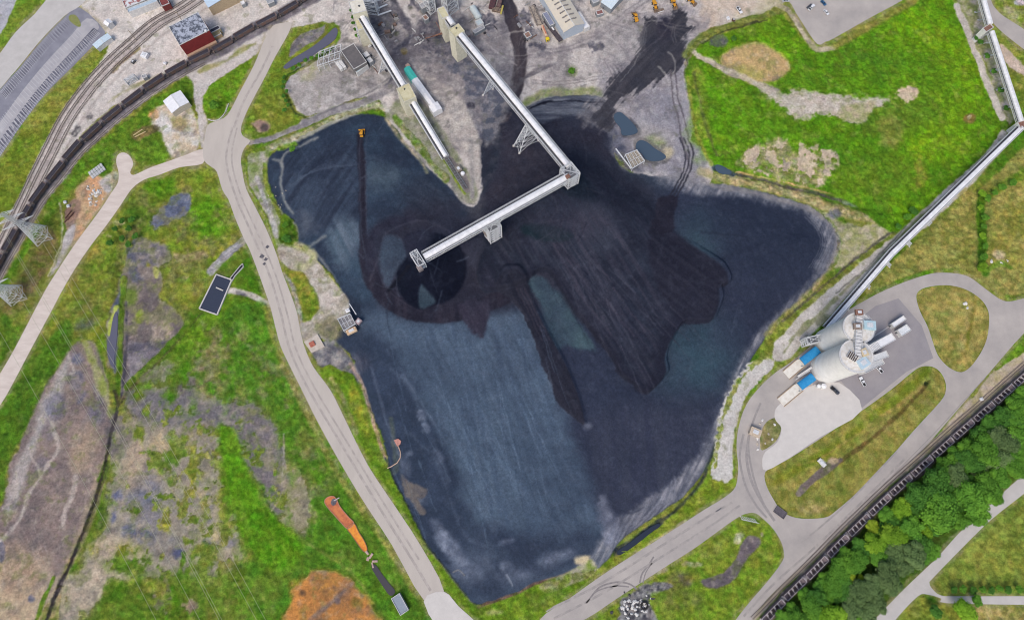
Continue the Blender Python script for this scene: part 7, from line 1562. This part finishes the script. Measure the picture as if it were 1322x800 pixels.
# substation
t = thing('substation', P(428,84,0), 'electrical substation with pale steel frames and pipes beside the dark building', 'substation')
for i in range(5):
    for j in range(3):
        a = P(415+i*7-j*1, 74+j*9-i*2.4, 0); fr = MB(); fr.beam(a, a+Vector((0,0,6)), .3)
        if i < 4: b_ = P(415+(i+1)*7-j, 74+j*9-(i+1)*2.4, 0); fr.beam(a+Vector((0,0,6)), b_+Vector((0,0,6)), .35); fr.beam(a+Vector((0,0,4)), b_+Vector((0,0,4)), .18)
        if j < 2: b_ = P(415+i*7-j-1, 74+(j+1)*9-i*2.4, 0); fr.beam(a+Vector((0,0,6)), b_+Vector((0,0,6)), .3)
        fr.build('steel_frame', M['galv_l'], t)
for i, (u, v) in enumerate(((437,84),(441,82),(440,88),(444,86))):
    q = P(u, v, 1.8); MB().bbox(q, (2.2,3.8,3.2), .4, R(35)).build('transformer', M['white_d'], t)
# scrap and machinery heaps in the yard: steel frames standing east of the haul strip
t = thing('scrap_machine', P(641,12,0), 'dark rusty machine frame with yellow edge beside the upper haul strip', 'machine'); 
for (u, v, s_, m_) in ((636,5,(4,8,2),mat('rust_dark',(96,60,64),.9,c2=(66,52,58),scale=1)),(645,4,(3,8,2.4),mat('rust_dark2',(86,66,70),.9,c2=(120,96,90),scale=1)),(641,13,(6,3,1.8),mat('rust_pale',(150,130,112),.9,c2=(70,60,60),scale=1)),(648,13,(1.2,7,1.0),mat('frame_yellow',(190,176,90),.8))):
    MB().bbox(P(u,v,1.2), s_, .2, R(-12)).build('section', m_, t)
t = thing('scrap_conveyor', P(690,20,0), 'old tan loading ramp parked left of the workshop', 'ramp'); mb = MB(); mb.beam(P(686,8,1.6), P(697,32,1.2), 4.6, .6); mb.build('deck', mat('ramp_tan',(176,164,150),.9,c2=(120,112,108),scale=.8), t)
mb = MB(); mb.beam(P(684,9,2.4), P(694,33,2.0), .3, .6); mb.beam(P(689,7,2.4), P(700,31,2.0), .3, .6); mb.build('side_rail', mat('ramp_grey',(120,112,110),.9), t)
t = thing('flat_trailer', P(713,40,0), 'dark narrow flat trailer with a white load strip beside the workshop', 'trailer'); mb = MB(); mb.beam(P(704,27,1.2), P(724,53,1.2), 3.2, .4); mb.build('deck', mat('trailer_dark',(64,58,66),.9,c2=(92,84,88),scale=1), t); mb = MB(); mb.beam(P(709,31,1.6), P(715,39,1.6), 1.0, .5); mb.build('load', M['white'], t)
rb = mat('rubble_pale', (200,190,176), .95, c2=(170,156,140), scale=1); rbd = mat('rubble_dark', (84,84,88), .95, c2=(60,60,66), scale=1); rbw = mat('rubble_white', (222,220,216), .95, .05)
# ------------------------------------------------------------------ stones, blocks, rubble
def rock_mesh(seed):
    rr = random.Random(seed); bm = bmesh.new(); bmesh.ops.create_icosphere(bm, subdivisions=2, radius=1)
    for v in bm.verts:
        k = 1 + .25*math.sin(v.co.x*3+seed)+.2*math.cos(v.co.y*4+seed*2)+rr.uniform(-.12,.12); v.co = Vector((v.co.x*k, v.co.y*k*.8, max(-.3, v.co.z*k*.55)))
    me = bpy.data.meshes.new('rock'); bm.to_mesh(me); bm.free(); return me
ROCKS = {m_.name: [] for m_ in (rb, rbd, rbw)}
for m_ in (rb, rbd, rbw):
    for s in range(3): me = rock_mesh(s); me.materials.append(m_); ROCKS[m_.name].append(me)
def rocks(name, cat, spots, label, group, mm):
    for i, (u, v, s) in enumerate(spots):
        o = bpy.data.objects.new(name, random.choice(ROCKS[mm[i % len(mm)].name])); COL.objects.link(o); o.location = G(u, v); o.scale = (s, s, s); o.rotation_euler = (0,0,random.uniform(0,6)); tag(o, label, cat, group)
rr = random.Random(5)
rocks('boulder', 'rock', [(rr.gauss(120,5), rr.gauss(251,6), rr.uniform(.6,1.5)) for _ in range(26)], 'pale broken boulder in the heap on orange dirt beside the dirt track', 'boulders heaped on the orange dirt', [rb, rbw])
rocks('rubble_block', 'rubble', [(rr.gauss(815,7), rr.gauss(783,6), rr.uniform(.5,1.2)) for _ in range(46)] + [(rr.gauss(832,5), rr.gauss(775,5), rr.uniform(.4,.9)) for _ in range(24)], 'black or white chunk in the rubble heap at the bottom edge beside the road', 'chunks of the rubble heap at the bottom edge', [rbd, rbw, rbw])
rocks('boulder', 'rock', [(rr.uniform(338,372), rr.uniform(212,300), rr.uniform(.3,.6)) for _ in range(10)], 'small pale stone on the gravel bank northwest of the coal', 'stones on the northwest gravel bank', [rb])
rocks('boulder', 'rock', [(1280,337,1.3),(1293,340,1.1),(1300,337,.9)], 'pale boulder at the foot of the shrubby ditch in the hay meadow', 'boulders in the hay meadow', [rbw])
rocks('boulder', 'rock', [(1246,392,1.4),(1249,397,1.0)], 'white boulder on the tear shaped grass island', 'boulders on the grass island', [rbw])
rocks('boulder', 'rock', [(984,542,.9),(981,547,.8),(1000,548,.9),(992,560,.8),(997,567,.8),(988,572,.7),(978,566,1.0),(978,573,1.0),(978,580,.9)], 'pale marker stone on the small scrubby island left of the concrete pad', 'stones on the small scrubby island', [rbw, rb])
t = thing('tyre_ring', P(832,781,0), 'big black tyre lying on the rubble heap', 'tyre'); mb = MB(); NT = 20
for i in range(NT):
    a0, a1 = 2*math.pi*i/NT, 2*math.pi*(i+1)/NT; q = P(832,781,.6); mb.beam(q+Vector((math.cos(a0)*1.8, math.sin(a0)*1.8,0)), q+Vector((math.cos(a1)*1.8, math.sin(a1)*1.8,0)), .8, .8)
mb.build('tread', M['tyre_r'], t)
bl = MB().bbox((0,0,.45), (2.6,1.4,.9), .08); me0 = bl.build('concrete_block', mat('block_grey', (206,208,208), .9, c2=(190,190,190)), None); first = True
for r_ in range(2):
    for c_ in range(6):
        o = me0 if first else me0.copy()
        if not first: COL.objects.link(o)
        first = False; o.location = P(117+c_*2.9+r_*3.2, 224.5-c_*2.1+r_*4.2, 0)+Vector((0,0,.1)); o.rotation_euler = (0,0,R(125)); tag(o, f'grey precast block beside the dirt track, {ORD[c_]} from the lower left in the {"upper" if r_ == 0 else "lower"} row', 'block', 'rows of precast blocks')
for (u, v) in ((84,261),(88,266)): rbox('white_drum', 'white drum near the railway land, '+('upper' if v < 264 else 'lower')+' of the pair', u, v, .8, (1.8,1.8,1.3), M['white'], .3, 'drum', .4)
for i, (u0, v0, u1, v1) in enumerate(((84,282,92,272),(87,284,95,274),(83,287,90,279))):
    tag(MB().beam(P(u0,v0,.5), P(u1,v1,.5), .6, .6).build('timber_beam', mat('old_timber',(104,72,62),.9,.15)), 'dark brown timber in the stack beside the railway land, '+['upper','middle','lower'][i]+' one', 'timber', 'stacked brown timbers')
for i, (u0, v0, u1, v1) in enumerate(((172,175,184,167),(174,177,188,170))):
    tag(MB().beam(P(u0,v0,.5), P(u1,v1,.5), .5, .4).build('plank', mat('pale_plank',(206,186,140),.9,.1)), 'pale plank lying in the grass left of the white shed, '+['upper','lower'][i]+' one', 'plank', 'pale planks in the grass')
t = thing('dead_machine', G(519,48), 'dark scrap machinery heap right of the western conveyor', 'scrap heap')
for i in range(9): p = P(rr.uniform(500,514), rr.uniform(18,50), .8); MB().bbox(p, (rr.uniform(1.5,4), rr.uniform(.8,2), rr.uniform(.6,1.8)), .1, rr.uniform(0,3)).build('scrap_piece', mat(f'scrap{i%3}', [(96,92,88),(120,100,92),(150,148,146)][i%3], .9, .2), t)
# more of the working yard at the top edge
M['sh1'] = mat('grey_sheet', (176,178,182), .7, c2=(146,146,150), scale=.8); M['sh2'] = mat('rusty_sheet', (158,128,112), .8, c2=(120,92,84), scale=.9)
for (lab, a, b, c, h, m_) in (('small pale shed left of the crusher house at the top edge',(541,6),(545,12),(551,8),5,M['sh1']),('rusty roofed hut below the pale shed left of the crusher house',(545,22),(549,27),(554,24),4,M['sh2']),('long grey container near the upper end of the haul strip',(610,40),(613,44),(626,36),2.8,M['sh1']),
  ('rusty container lying east of the upper haul strip',(676,44),(680,50),(686,46),2.6,M['sh2']),('grey hut at the top edge between the workshop and the corrugated shed',(762,-2),(766,5),(773,1),4,M['sh1']),('brown red box container by the haul track bend',(769,15),(771,20),(779,17),2.6,mat('brown_red_box',(140,96,92),.8,.15)),
  ('pale hut beside the coal train at the top edge',(343,0),(346,6),(354,2),3.5,M['sh1']),('small white hut right of the pale blue roofed building',(310,3),(312,7),(317,5),3,M['white']),('tiny hut on the pale gravel near the middle tracks',(183,98),(185,102),(190,99),2.6,M['sh1'])):
    house('shed', lab, a, b, c, h, M['galv'], m_, 'shed')
frame_tower('signal_gantry', 'pale steel signal frame between the tracks and the coal train', tuple(P(172,106,0).xy), 7, 1.6, 0, 4.5, R(36), 1, 'gantry')
frame_tower('pipe_tower', 'low cluttered steel frame just west of the crusher house', tuple(P(552,4,0).xy), 8, 4, 0, 10, angB, 2)
for i, (u0, v0, u1, v1) in enumerate(((486,12,500,6),(488,20,505,14),(484,2,498,-3))):
    tag(MB().beam(P(u0,v0,4), P(u1,v1,1), .9, .5).build('chute', M['galv_l']), 'pale steel chute east of the cream head house, '+['middle','lowest','topmost'][i]+' of three', 'chute', 'chutes by the head house')
for i, (u, v) in enumerate(((176,52),(236,28))):
    p = P(u, v, 0); t = thing('utility_pole', p, 'utility pole beside the pale curved tracks, '+['lower','upper'][i]+' one', 'pole', 'utility poles'); MB().cyl(p, p+Vector((0,0,10)), .2, 8).build('post', mat('pole_wood',(166,152,136),.9,.1), t); MB().beam(p+Vector((-1.2,0,9.2)), p+Vector((1.2,0,9.2)), .2).build('crossarm', M['pole_wood'], t)
rr = random.Random(77); SC = [mat('scrap_grey',(150,150,154),.8,.2), mat('scrap_brown',(112,84,72),.9,.2), mat('scrap_dark',(62,60,66),.9,.2), mat('scrap_pale',(206,206,204),.7,.1)]
ZN = [((480,512),(0,60),'beside the upper western conveyor'),((534,566),(0,60),'in the dark yard left of the crusher house'),((586,640),(0,50),'around the pale horizontal tank'),((664,700),(0,60),'between haul strip and workshop'),((476,506),(60,95),'east of the dark grey building')]
for zi, ((u0, u1), (v0, v1), where) in enumerate(ZN):
    for k in range(13):
        p = G(rr.uniform(u0, u1), rr.uniform(v0, v1)); a = rr.choice((-.9, .65)) + rr.uniform(-.2,.2); L = rr.uniform(1.5, 6); mb = MB(); m_ = rr.choice(SC)
        if k % 3 == 0: mb.cyl(p+Vector((-math.cos(a)*L/2,-math.sin(a)*L/2,.4)), p+Vector((math.cos(a)*L/2,math.sin(a)*L/2,.4)), .3, 8); nm, lb = 'pipe_length', 'loose pipe length lying '
        elif k % 3 == 1: mb.bbox(p+Vector((0,0,.6)), (L*.6, rr.uniform(1,2.2), 1.2), .12, a); mb.box(p+Vector((0,0,1.3)), (L*.3, .7, .25), a); nm, lb = 'machine_crate', 'small boxy crate standing '
        else: mb.box(p+Vector((0,0,.25)), (L, .35, .3), a); mb.box(p+Vector((0,0,.5)), (L*.7, .3, .25), a+.25); nm, lb = 'scrap_bar', 'crossed scrap bars lying '
        tag(mb.build(nm, m_), lb + where, nm.replace('_', ' '), nm.replace('_', ' ') + 's ' + where)
# ------------------------------------------------------------------ pylons and wires
def pylon(label, u, v, h, ang, s=1.0):
    b = P(u, v, 0); t = thing('power_pylon', b, label, 'pylon', 'lattice power pylons'); ca, sa = math.cos(ang), math.sin(ang)
    W = lambda x, y, z: Vector((b.x + x*ca - y*sa, b.y + x*sa + y*ca, z)); bw, ww = 10*s, 2.0; hz = h*.6
    cr = [(-1,-1),(1,-1),(1,1),(-1,1)]
    for x, y in cr: MB().beam(W(x*bw/2,y*bw/2,-.3), W(x*ww/2,y*ww/2,hz), .36).build('leg', M['galv_l'], t)
    br = MB()
    for k in range(6):
        z0, z1 = hz*k/6, hz*(k+1)/6; w0 = bw+(ww-bw)*k/6; w1 = bw+(ww-bw)*(k+1)/6
        for i in range(4):
            a_, c_ = cr[i], cr[(i+1)%4]; br.beam(W(a_[0]*w0/2,a_[1]*w0/2,z0), W(c_[0]*w1/2,c_[1]*w1/2,z1), .18); br.beam(W(c_[0]*w0/2,c_[1]*w0/2,z0), W(a_[0]*w1/2,a_[1]*w1/2,z1), .18); br.beam(W(a_[0]*w1/2,a_[1]*w1/2,z1), W(c_[0]*w1/2,c_[1]*w1/2,z1), .16)
    br.build('bracing', M['galv_l'], t); up = MB()
    for x, y in cr: up.beam(W(x*ww/2,y*ww/2,hz), W(x*.5,y*.5,h), .25)
    for k in range(5):
        z0, z1 = hz+(h-hz)*k/5, hz+(h-hz)*(k+1)/5
        for i in range(4): a_, c_ = cr[i], cr[(i+1)%4]; up.beam(W(a_[0]*.7,a_[1]*.7,z0), W(c_[0]*.6,c_[1]*.6,z1), .15)
    up.build('upper_mast', M['galv_l'], t); tips = []
    for k, z in enumerate((hz, hz+(h-hz)*.45, hz+(h-hz)*.85)):
        a = MB(); ln_ = (9.5, 8, 6.5)[k]*s
        for sg in (-1, 1):
            tip = W(sg*ln_,0,z+.3); tips.append(tip)
            for y in (-.7,.7): a.beam(W(sg*.7,y,z), tip, .2); a.beam(W(sg*.6,y,z+1.6), tip, .18)
            for q in (.3,.6): a.beam(W(sg*ln_*q,.5,z), W(sg*ln_*q,-.5,z), .12)
            i_ = MB().cyl(tip, tip-Vector((0,0,1.6)), .14, 6)
            i_.build('insulator', mat('insulator_grey',(120,116,110),.5), t)
        a.build('crossarm', M['galv_l'], t)
    return tips
T1 = pylon('upper lattice pylon beside the loaded coal train at the left edge', 55, 305, 36, R(30))
T2 = pylon('lower lattice pylon at the left edge of the picture', 22, 382, 34, R(30))
def wires(tips, off, label, sag=5, only=None):
    for i, tp in enumerate(tips):
        if only is not None and i not in only: continue
        a = tp-Vector((0,0,1.6)); b = a + Vector(off); mb = MB(); N = 24; pp = [a.lerp(b, k/N) - Vector((0,0,sag*4*(k/N)*(1-k/N))) for k in range(N+1)]
        for p, q in zip(pp[:-1], pp[1:]): mb.beam(p, q, .1)
        o = mb.build('power_line', mat('aluminium_wire',(176,176,150),.5,.05), None); tag(o, label + ', ' + ['first','second','third','fourth'][i] + ' wire', 'power line', 'power lines from the left pylons')
wires(T1, (230,-330,0), 'thin power line from the upper pylon across the meadow', 9, only=(0,1,2,3))
wires(T2, (230,-330,0), 'thin power line from the lower pylon off the bottom left', 9, only=(0,1))
# ------------------------------------------------------------------ trees
def leaf_mat(name, c, c2): return mat(name, c, .8, c2=c2, scale=.35, spec=.15, rnd=.16, lo=.35, hi=.65)
LEAF = [leaf_mat('leaf_deep', (62,110,42), (94,146,50)), leaf_mat('leaf_mid', (78,130,42), (112,162,50)), leaf_mat('leaf_bright', (104,152,34), (146,184,52)), leaf_mat('leaf_dull', (86,112,64), (114,138,84)), leaf_mat('leaf_lime', (150,178,40), (176,198,64))]
BARK = mat('bark', (96,84,70), .95, .2)
def crown_mesh(seed, nl=16, per=230, leaf=.62):
    r = random.Random(seed); lobes = [(Vector((0,0,.05)), .62)]
    for i in range(nl):
        a = r.uniform(0, 6.283); d = r.uniform(.35,.72); z = r.uniform(-.25,.5)*(1.05-d*.5); lobes.append((Vector((math.cos(a)*d, math.sin(a)*d, z)), r.uniform(.22,.40)))
    vs, fs = [], []
    for c, rad in lobes:
        bm = bmesh.new(); bmesh.ops.create_icosphere(bm, subdivisions=2, radius=rad*.8); o = len(vs)
        for v in bm.verts: k = 1+r.uniform(-.16,.14); vs.append(tuple(c+v.co*k))
        fs += [tuple(v.index+o for v in f.verts) for f in bm.faces]; bm.free()
        for i in range(int(per*(rad/.35)**2)):
            n = Vector((r.gauss(0,1), r.gauss(0,1), r.gauss(.35,1))).normalized(); p = c + n*rad*r.uniform(.78,1.14)
            nn = (n + Vector((r.uniform(-.7,.7), r.uniform(-.7,.7), r.uniform(-.4,.7)))).normalized(); a = nn.orthogonal().normalized(); b = nn.cross(a); th = r.uniform(0,6.28); a, b = a*math.cos(th)+b*math.sin(th), b*math.cos(th)-a*math.sin(th)
            s = leaf*.1*r.uniform(.6,1.3); o = len(vs); vs += [tuple(p+a*s), tuple(p+b*s*.7), tuple(p-a*s), tuple(p-b*s*.7)]; fs.append((o,o+1,o+2,o+3))
    me = bpy.data.meshes.new('crown'); me.from_pydata(vs, [], fs); return me
CM = [[None]*5 for _ in LEAF]
base_m = [crown_mesh(s) for s in range(5)]
def crown(k, m):
    if CM[m][k] is None: me = base_m[k].copy(); me.materials.append(LEAF[m]); CM[m][k] = me
    return CM[m][k]
def trunk_mesh():
    mb = MB(); mb.cyl((0,0,-.05), (0,0,.45), .045, 8, r1=.03); r = random.Random(3)
    for i in range(5): a = i*1.256+.3; mb.cyl((0,0,.3+.03*i), (math.cos(a)*.22, math.sin(a)*.22, .6), .018, 6, r1=.008)
    me = bpy.data.meshes.new('trunk'); me.from_pydata(mb.v, [], mb.f); me.materials.append(BARK); return me
TM = trunk_mesh()
def tree(u, v, rad_px, m, label, group, hk=1.15, name='tree', cat='tree'):
    rad = rad_px*.45; h = rad*hk + 3.5; pz = h*.62; p = P(u, v, pz); g0_ = zat(p.x, p.y)
    e = thing(name, (p.x, p.y, g0_), label, cat, group, rz=1e-9)
    c = bpy.data.objects.new('crown', crown(random.randrange(5), m)); COL.objects.link(c); c.parent = e; c.location = (0,0,pz); c.scale = (rad, rad*random.uniform(.85,1.1), rad*.72); c.rotation_euler = (0,0,random.uniform(0,6.28))
    k = bpy.data.objects.new('trunk', TM); COL.objects.link(k); k.parent = e; k.scale = (rad*1.0, rad*1.0, h); k.location = (0,0,0)
random.seed(21)
KN = {0:'deep green',1:'mid green',2:'bright green',3:'dull grey green',4:'lime yellow green'}
Z8 = lambda x, y: (990+x/3.98, 600+y/3.98)
spots = [(900,240,25,1),(870,100,22,0),(765,130,18,0),(1050,150,22,1),(1130,110,18,1),(1190,60,16,1),(960,50,17,3),(680,220,13,2),(740,330,16,1),(650,370,17,2),(545,400,15,2),(570,465,13,1),(530,310,9,4),(655,445,14,3),(745,455,17,3),(610,550,18,3),(540,620,15,3),(425,570,11,4),(455,505,17,1),(355,535,16,1),(335,610,15,1),(480,650,16,3),(325,770,17,2),(235,735,15,1),(160,790,15,1),(255,690,13,0),(190,665,10,1),(110,720,10,1),(820,350,11,2),(1000,290,12,1),(700,525,14,3),(640,620,13,3),(560,700,14,3),(430,720,15,3),(400,640,14,0),(490,600,8,4),(60,780,12,1),(830,430,12,1),(1080,250,14,1),(1170,160,12,1),(610,250,10,1),(700,60,10,1),(810,200,15,0),(940,150,16,0),(480,430,12,0),(400,470,11,1),(300,590,10,1),(780,395,14,0),(520,760,13,3)]
Z4 = lambda x, y: (990+x/3.98, 400+y/3.98)
spots = [(Z8(x, y), r, m) for x, y, r, m in spots] + [(Z4(x, y), r, m) for x, y, r, m in [(1270,470,14,1),(1210,545,15,0),(1150,590,14,0),(1290,560,15,1),(1080,640,14,0),(1010,690,13,1),(950,730,12,1),(890,770,11,1),(1010,770,15,0),(1110,720,19,1),(1210,680,20,3),(1290,650,17,1),(1300,720,16,1),(1180,760,18,3),(1070,790,17,0),(930,800,14,1),(1310,430,12,1),(1340,500,16,1),(1340,600,16,0),(1250,790,17,1),(1310,800,16,1),(1150,650,15,0)]]
def pin(pt, poly_):
    u, v = pt; ins = False; n = len(poly_)
    for i in range(n):
        a, b = poly_[i], poly_[(i+1)%n]
        if (a[1] > v) != (b[1] > v) and u < (b[0]-a[0])*(v-a[1])/(b[1]-a[1])+a[0]: ins = not ins
    return ins
BAND = [(1010,800),(1036,776),(1068,744),(1100,712),(1150,664),(1200,618),(1250,574),(1322,512),(1345,500),(1345,585),(1322,602),(1290,620),(1255,652),(1225,672),(1205,705),(1180,735),(1155,752),(1130,785),(1120,810),(1010,815)]
tries = 0
while tries < 1500 and len(spots) < 118:
    tries += 1; c = (random.uniform(1005,1350), random.uniform(495,815))
    if not pin(c, BAND): continue
    if min(math.hypot(c[0]-s[0][0], c[1]-s[0][1]) - s[1]*.62 for s in spots) < 3.5: continue
    spots.append((c, random.uniform(8,12), random.choice((0,0,1,1,1,3))))
def dist_line(c, L):
    best = (1e9, None)
    for a, b in zip(L[:-1], L[1:]):
        dx, dy = b[0]-a[0], b[1]-a[1]; t = max(0, min(1, ((c[0]-a[0])*dx+(c[1]-a[1])*dy)/(dx*dx+dy*dy))); q = (a[0]+t*dx, a[1]+t*dy); d = math.hypot(c[0]-q[0], c[1]-q[1])
        if d < best[0]: best = (d, q)
    return best
final = []
for c, r, m in spots:
    d, q = dist_line(c, RTRAIN)
    if d < r + 8: k = (r + 8) / max(d, 1); s_ = 1 if (c[0]-q[0]) + (c[1]-q[1]) > 0 else -1; c = (q[0] + s_*(c[0]-q[0])*k, q[1] + s_*(c[1]-q[1])*k) if s_ > 0 else (q[0]+(r+8)*.7, q[1]+(r+8)*.7); d = r + 8
    final.append((c, r, m, 'train side' if d < 24 else ('middle' if d < 58 else 'road side')))
final.sort(key=lambda s: s[0][0] - s[0][1]); cnt = {}
for c, r, m, side in final:
    k_ = (m, side); cnt[k_] = cnt.get(k_, 0) + 1; n_ = cnt[k_]
    tree(c[0], c[1], r*1.06, m, f'{ORD[n_-1] if n_ <= 25 else "farther"} {KN[m]} tree from the bottom edge, wooded belt {side}', 'trees of the wooded belt')
def bush(u, v, r, m, label, group=None): tree(u, v, r, m, label, group, hk=.9, name='shrub', cat='shrub')
tree(277, 135, 8, 1, 'lone round tree on the small grass wedge by the haul road', None)
tree(1247, 787, 15, 2, 'bright green tree below the side road at the lower right', None); tree(1207, 789, 9, 0, 'dark green tree left of the bright tree below the side road', None); tree(1262, 775, 8, 1, 'small mid green tree touching the side road', None)
for i, (u, v, r) in enumerate(((1268,345,8),(1270,332,6),(1272,318,5),(1268,305,5.5),(1270,292,5),(1272,280,6),(1266,268,5),(1276,256,6),(1284,248,5),(1268,250,6),(1294,242,6),(1308,236,6))): bush(u, v, r, 1 if i % 3 else 2, f'green shrub in the hay meadow ditch row, {ORD[i]} counted from the ditch bottom end', 'shrubs along the meadow ditch')
for i, (u, v) in enumerate(((1232,761),(1244,760),(1256,762),(1268,760),(1280,762),(1290,759),(1302,761),(1316,760))): bush(u, v, 5, i % 2, f'low shrub in the hedge above the lower right side road, {ORD[i]} from its left end', 'hedge shrubs by the side road')
for i, (u, v) in enumerate(((1262,49),(1267,54),(1276,72),(1284,92),(1293,117),(1300,140))): bush(u-1, v, 5, 0, f'dark round bush beside the right hand conveyor, {ORD[i]} from the stepped box', 'bushes under the right hand trestles')
bush(371,308,7,0,'dark green shrub clump on the bank northwest of the coal'); bush(368,290,5,1,'small green shrub above the clump on the northwest bank'); bush(378,193,5,1,'bright shrub on the bank inside the perimeter track')
bush(947,50,5,0,'dark bush beside the stony hollow in the northeast meadow'); bush(738,92,6,1,'solitary round bush in the upper yard'); bush(1180,272,7,0,'dark shrub at the end of the east ditch'); bush(1172,280,6,1,'green shrub near the end of the east ditch'); bush(1160,292,5,0,'small dark shrub beside the gravel strip')
rr = random.Random(9)
for i in range(8): bush(368+rr.uniform(-4,2)+i*.4, 100+i*6, 3.6, 0, f'dark bush in the hedge left of the substation pad, {ORD[i]} from the top', 'hedge bushes round the substation pad')
for i in range(7): bush(378+i*8, 88-i*4.2+rr.uniform(-2,2), 3.8, i%2, f'green bush along the drainage pond, {ORD[i]} from its lower left end', 'bushes along the drainage pond')
for i in range(5): bush(454+i*1.5+rr.uniform(-1,1), 14+i*8, 3.5, 0, f'bush along the foot of the cream head house, {ORD[i]} from the top', 'bushes by the head house')
for i, (u, v) in enumerate(((188,290),(196,300),(205,310),(178,300),(186,312),(200,288),(172,318),(195,320),(300,212),(322,225))[:8]): bush(u-30, v-5, 5, 0, f'dark green scrub bush in the west meadow cluster, {ORD[i]} of eight', 'scrub bushes in the west meadow')
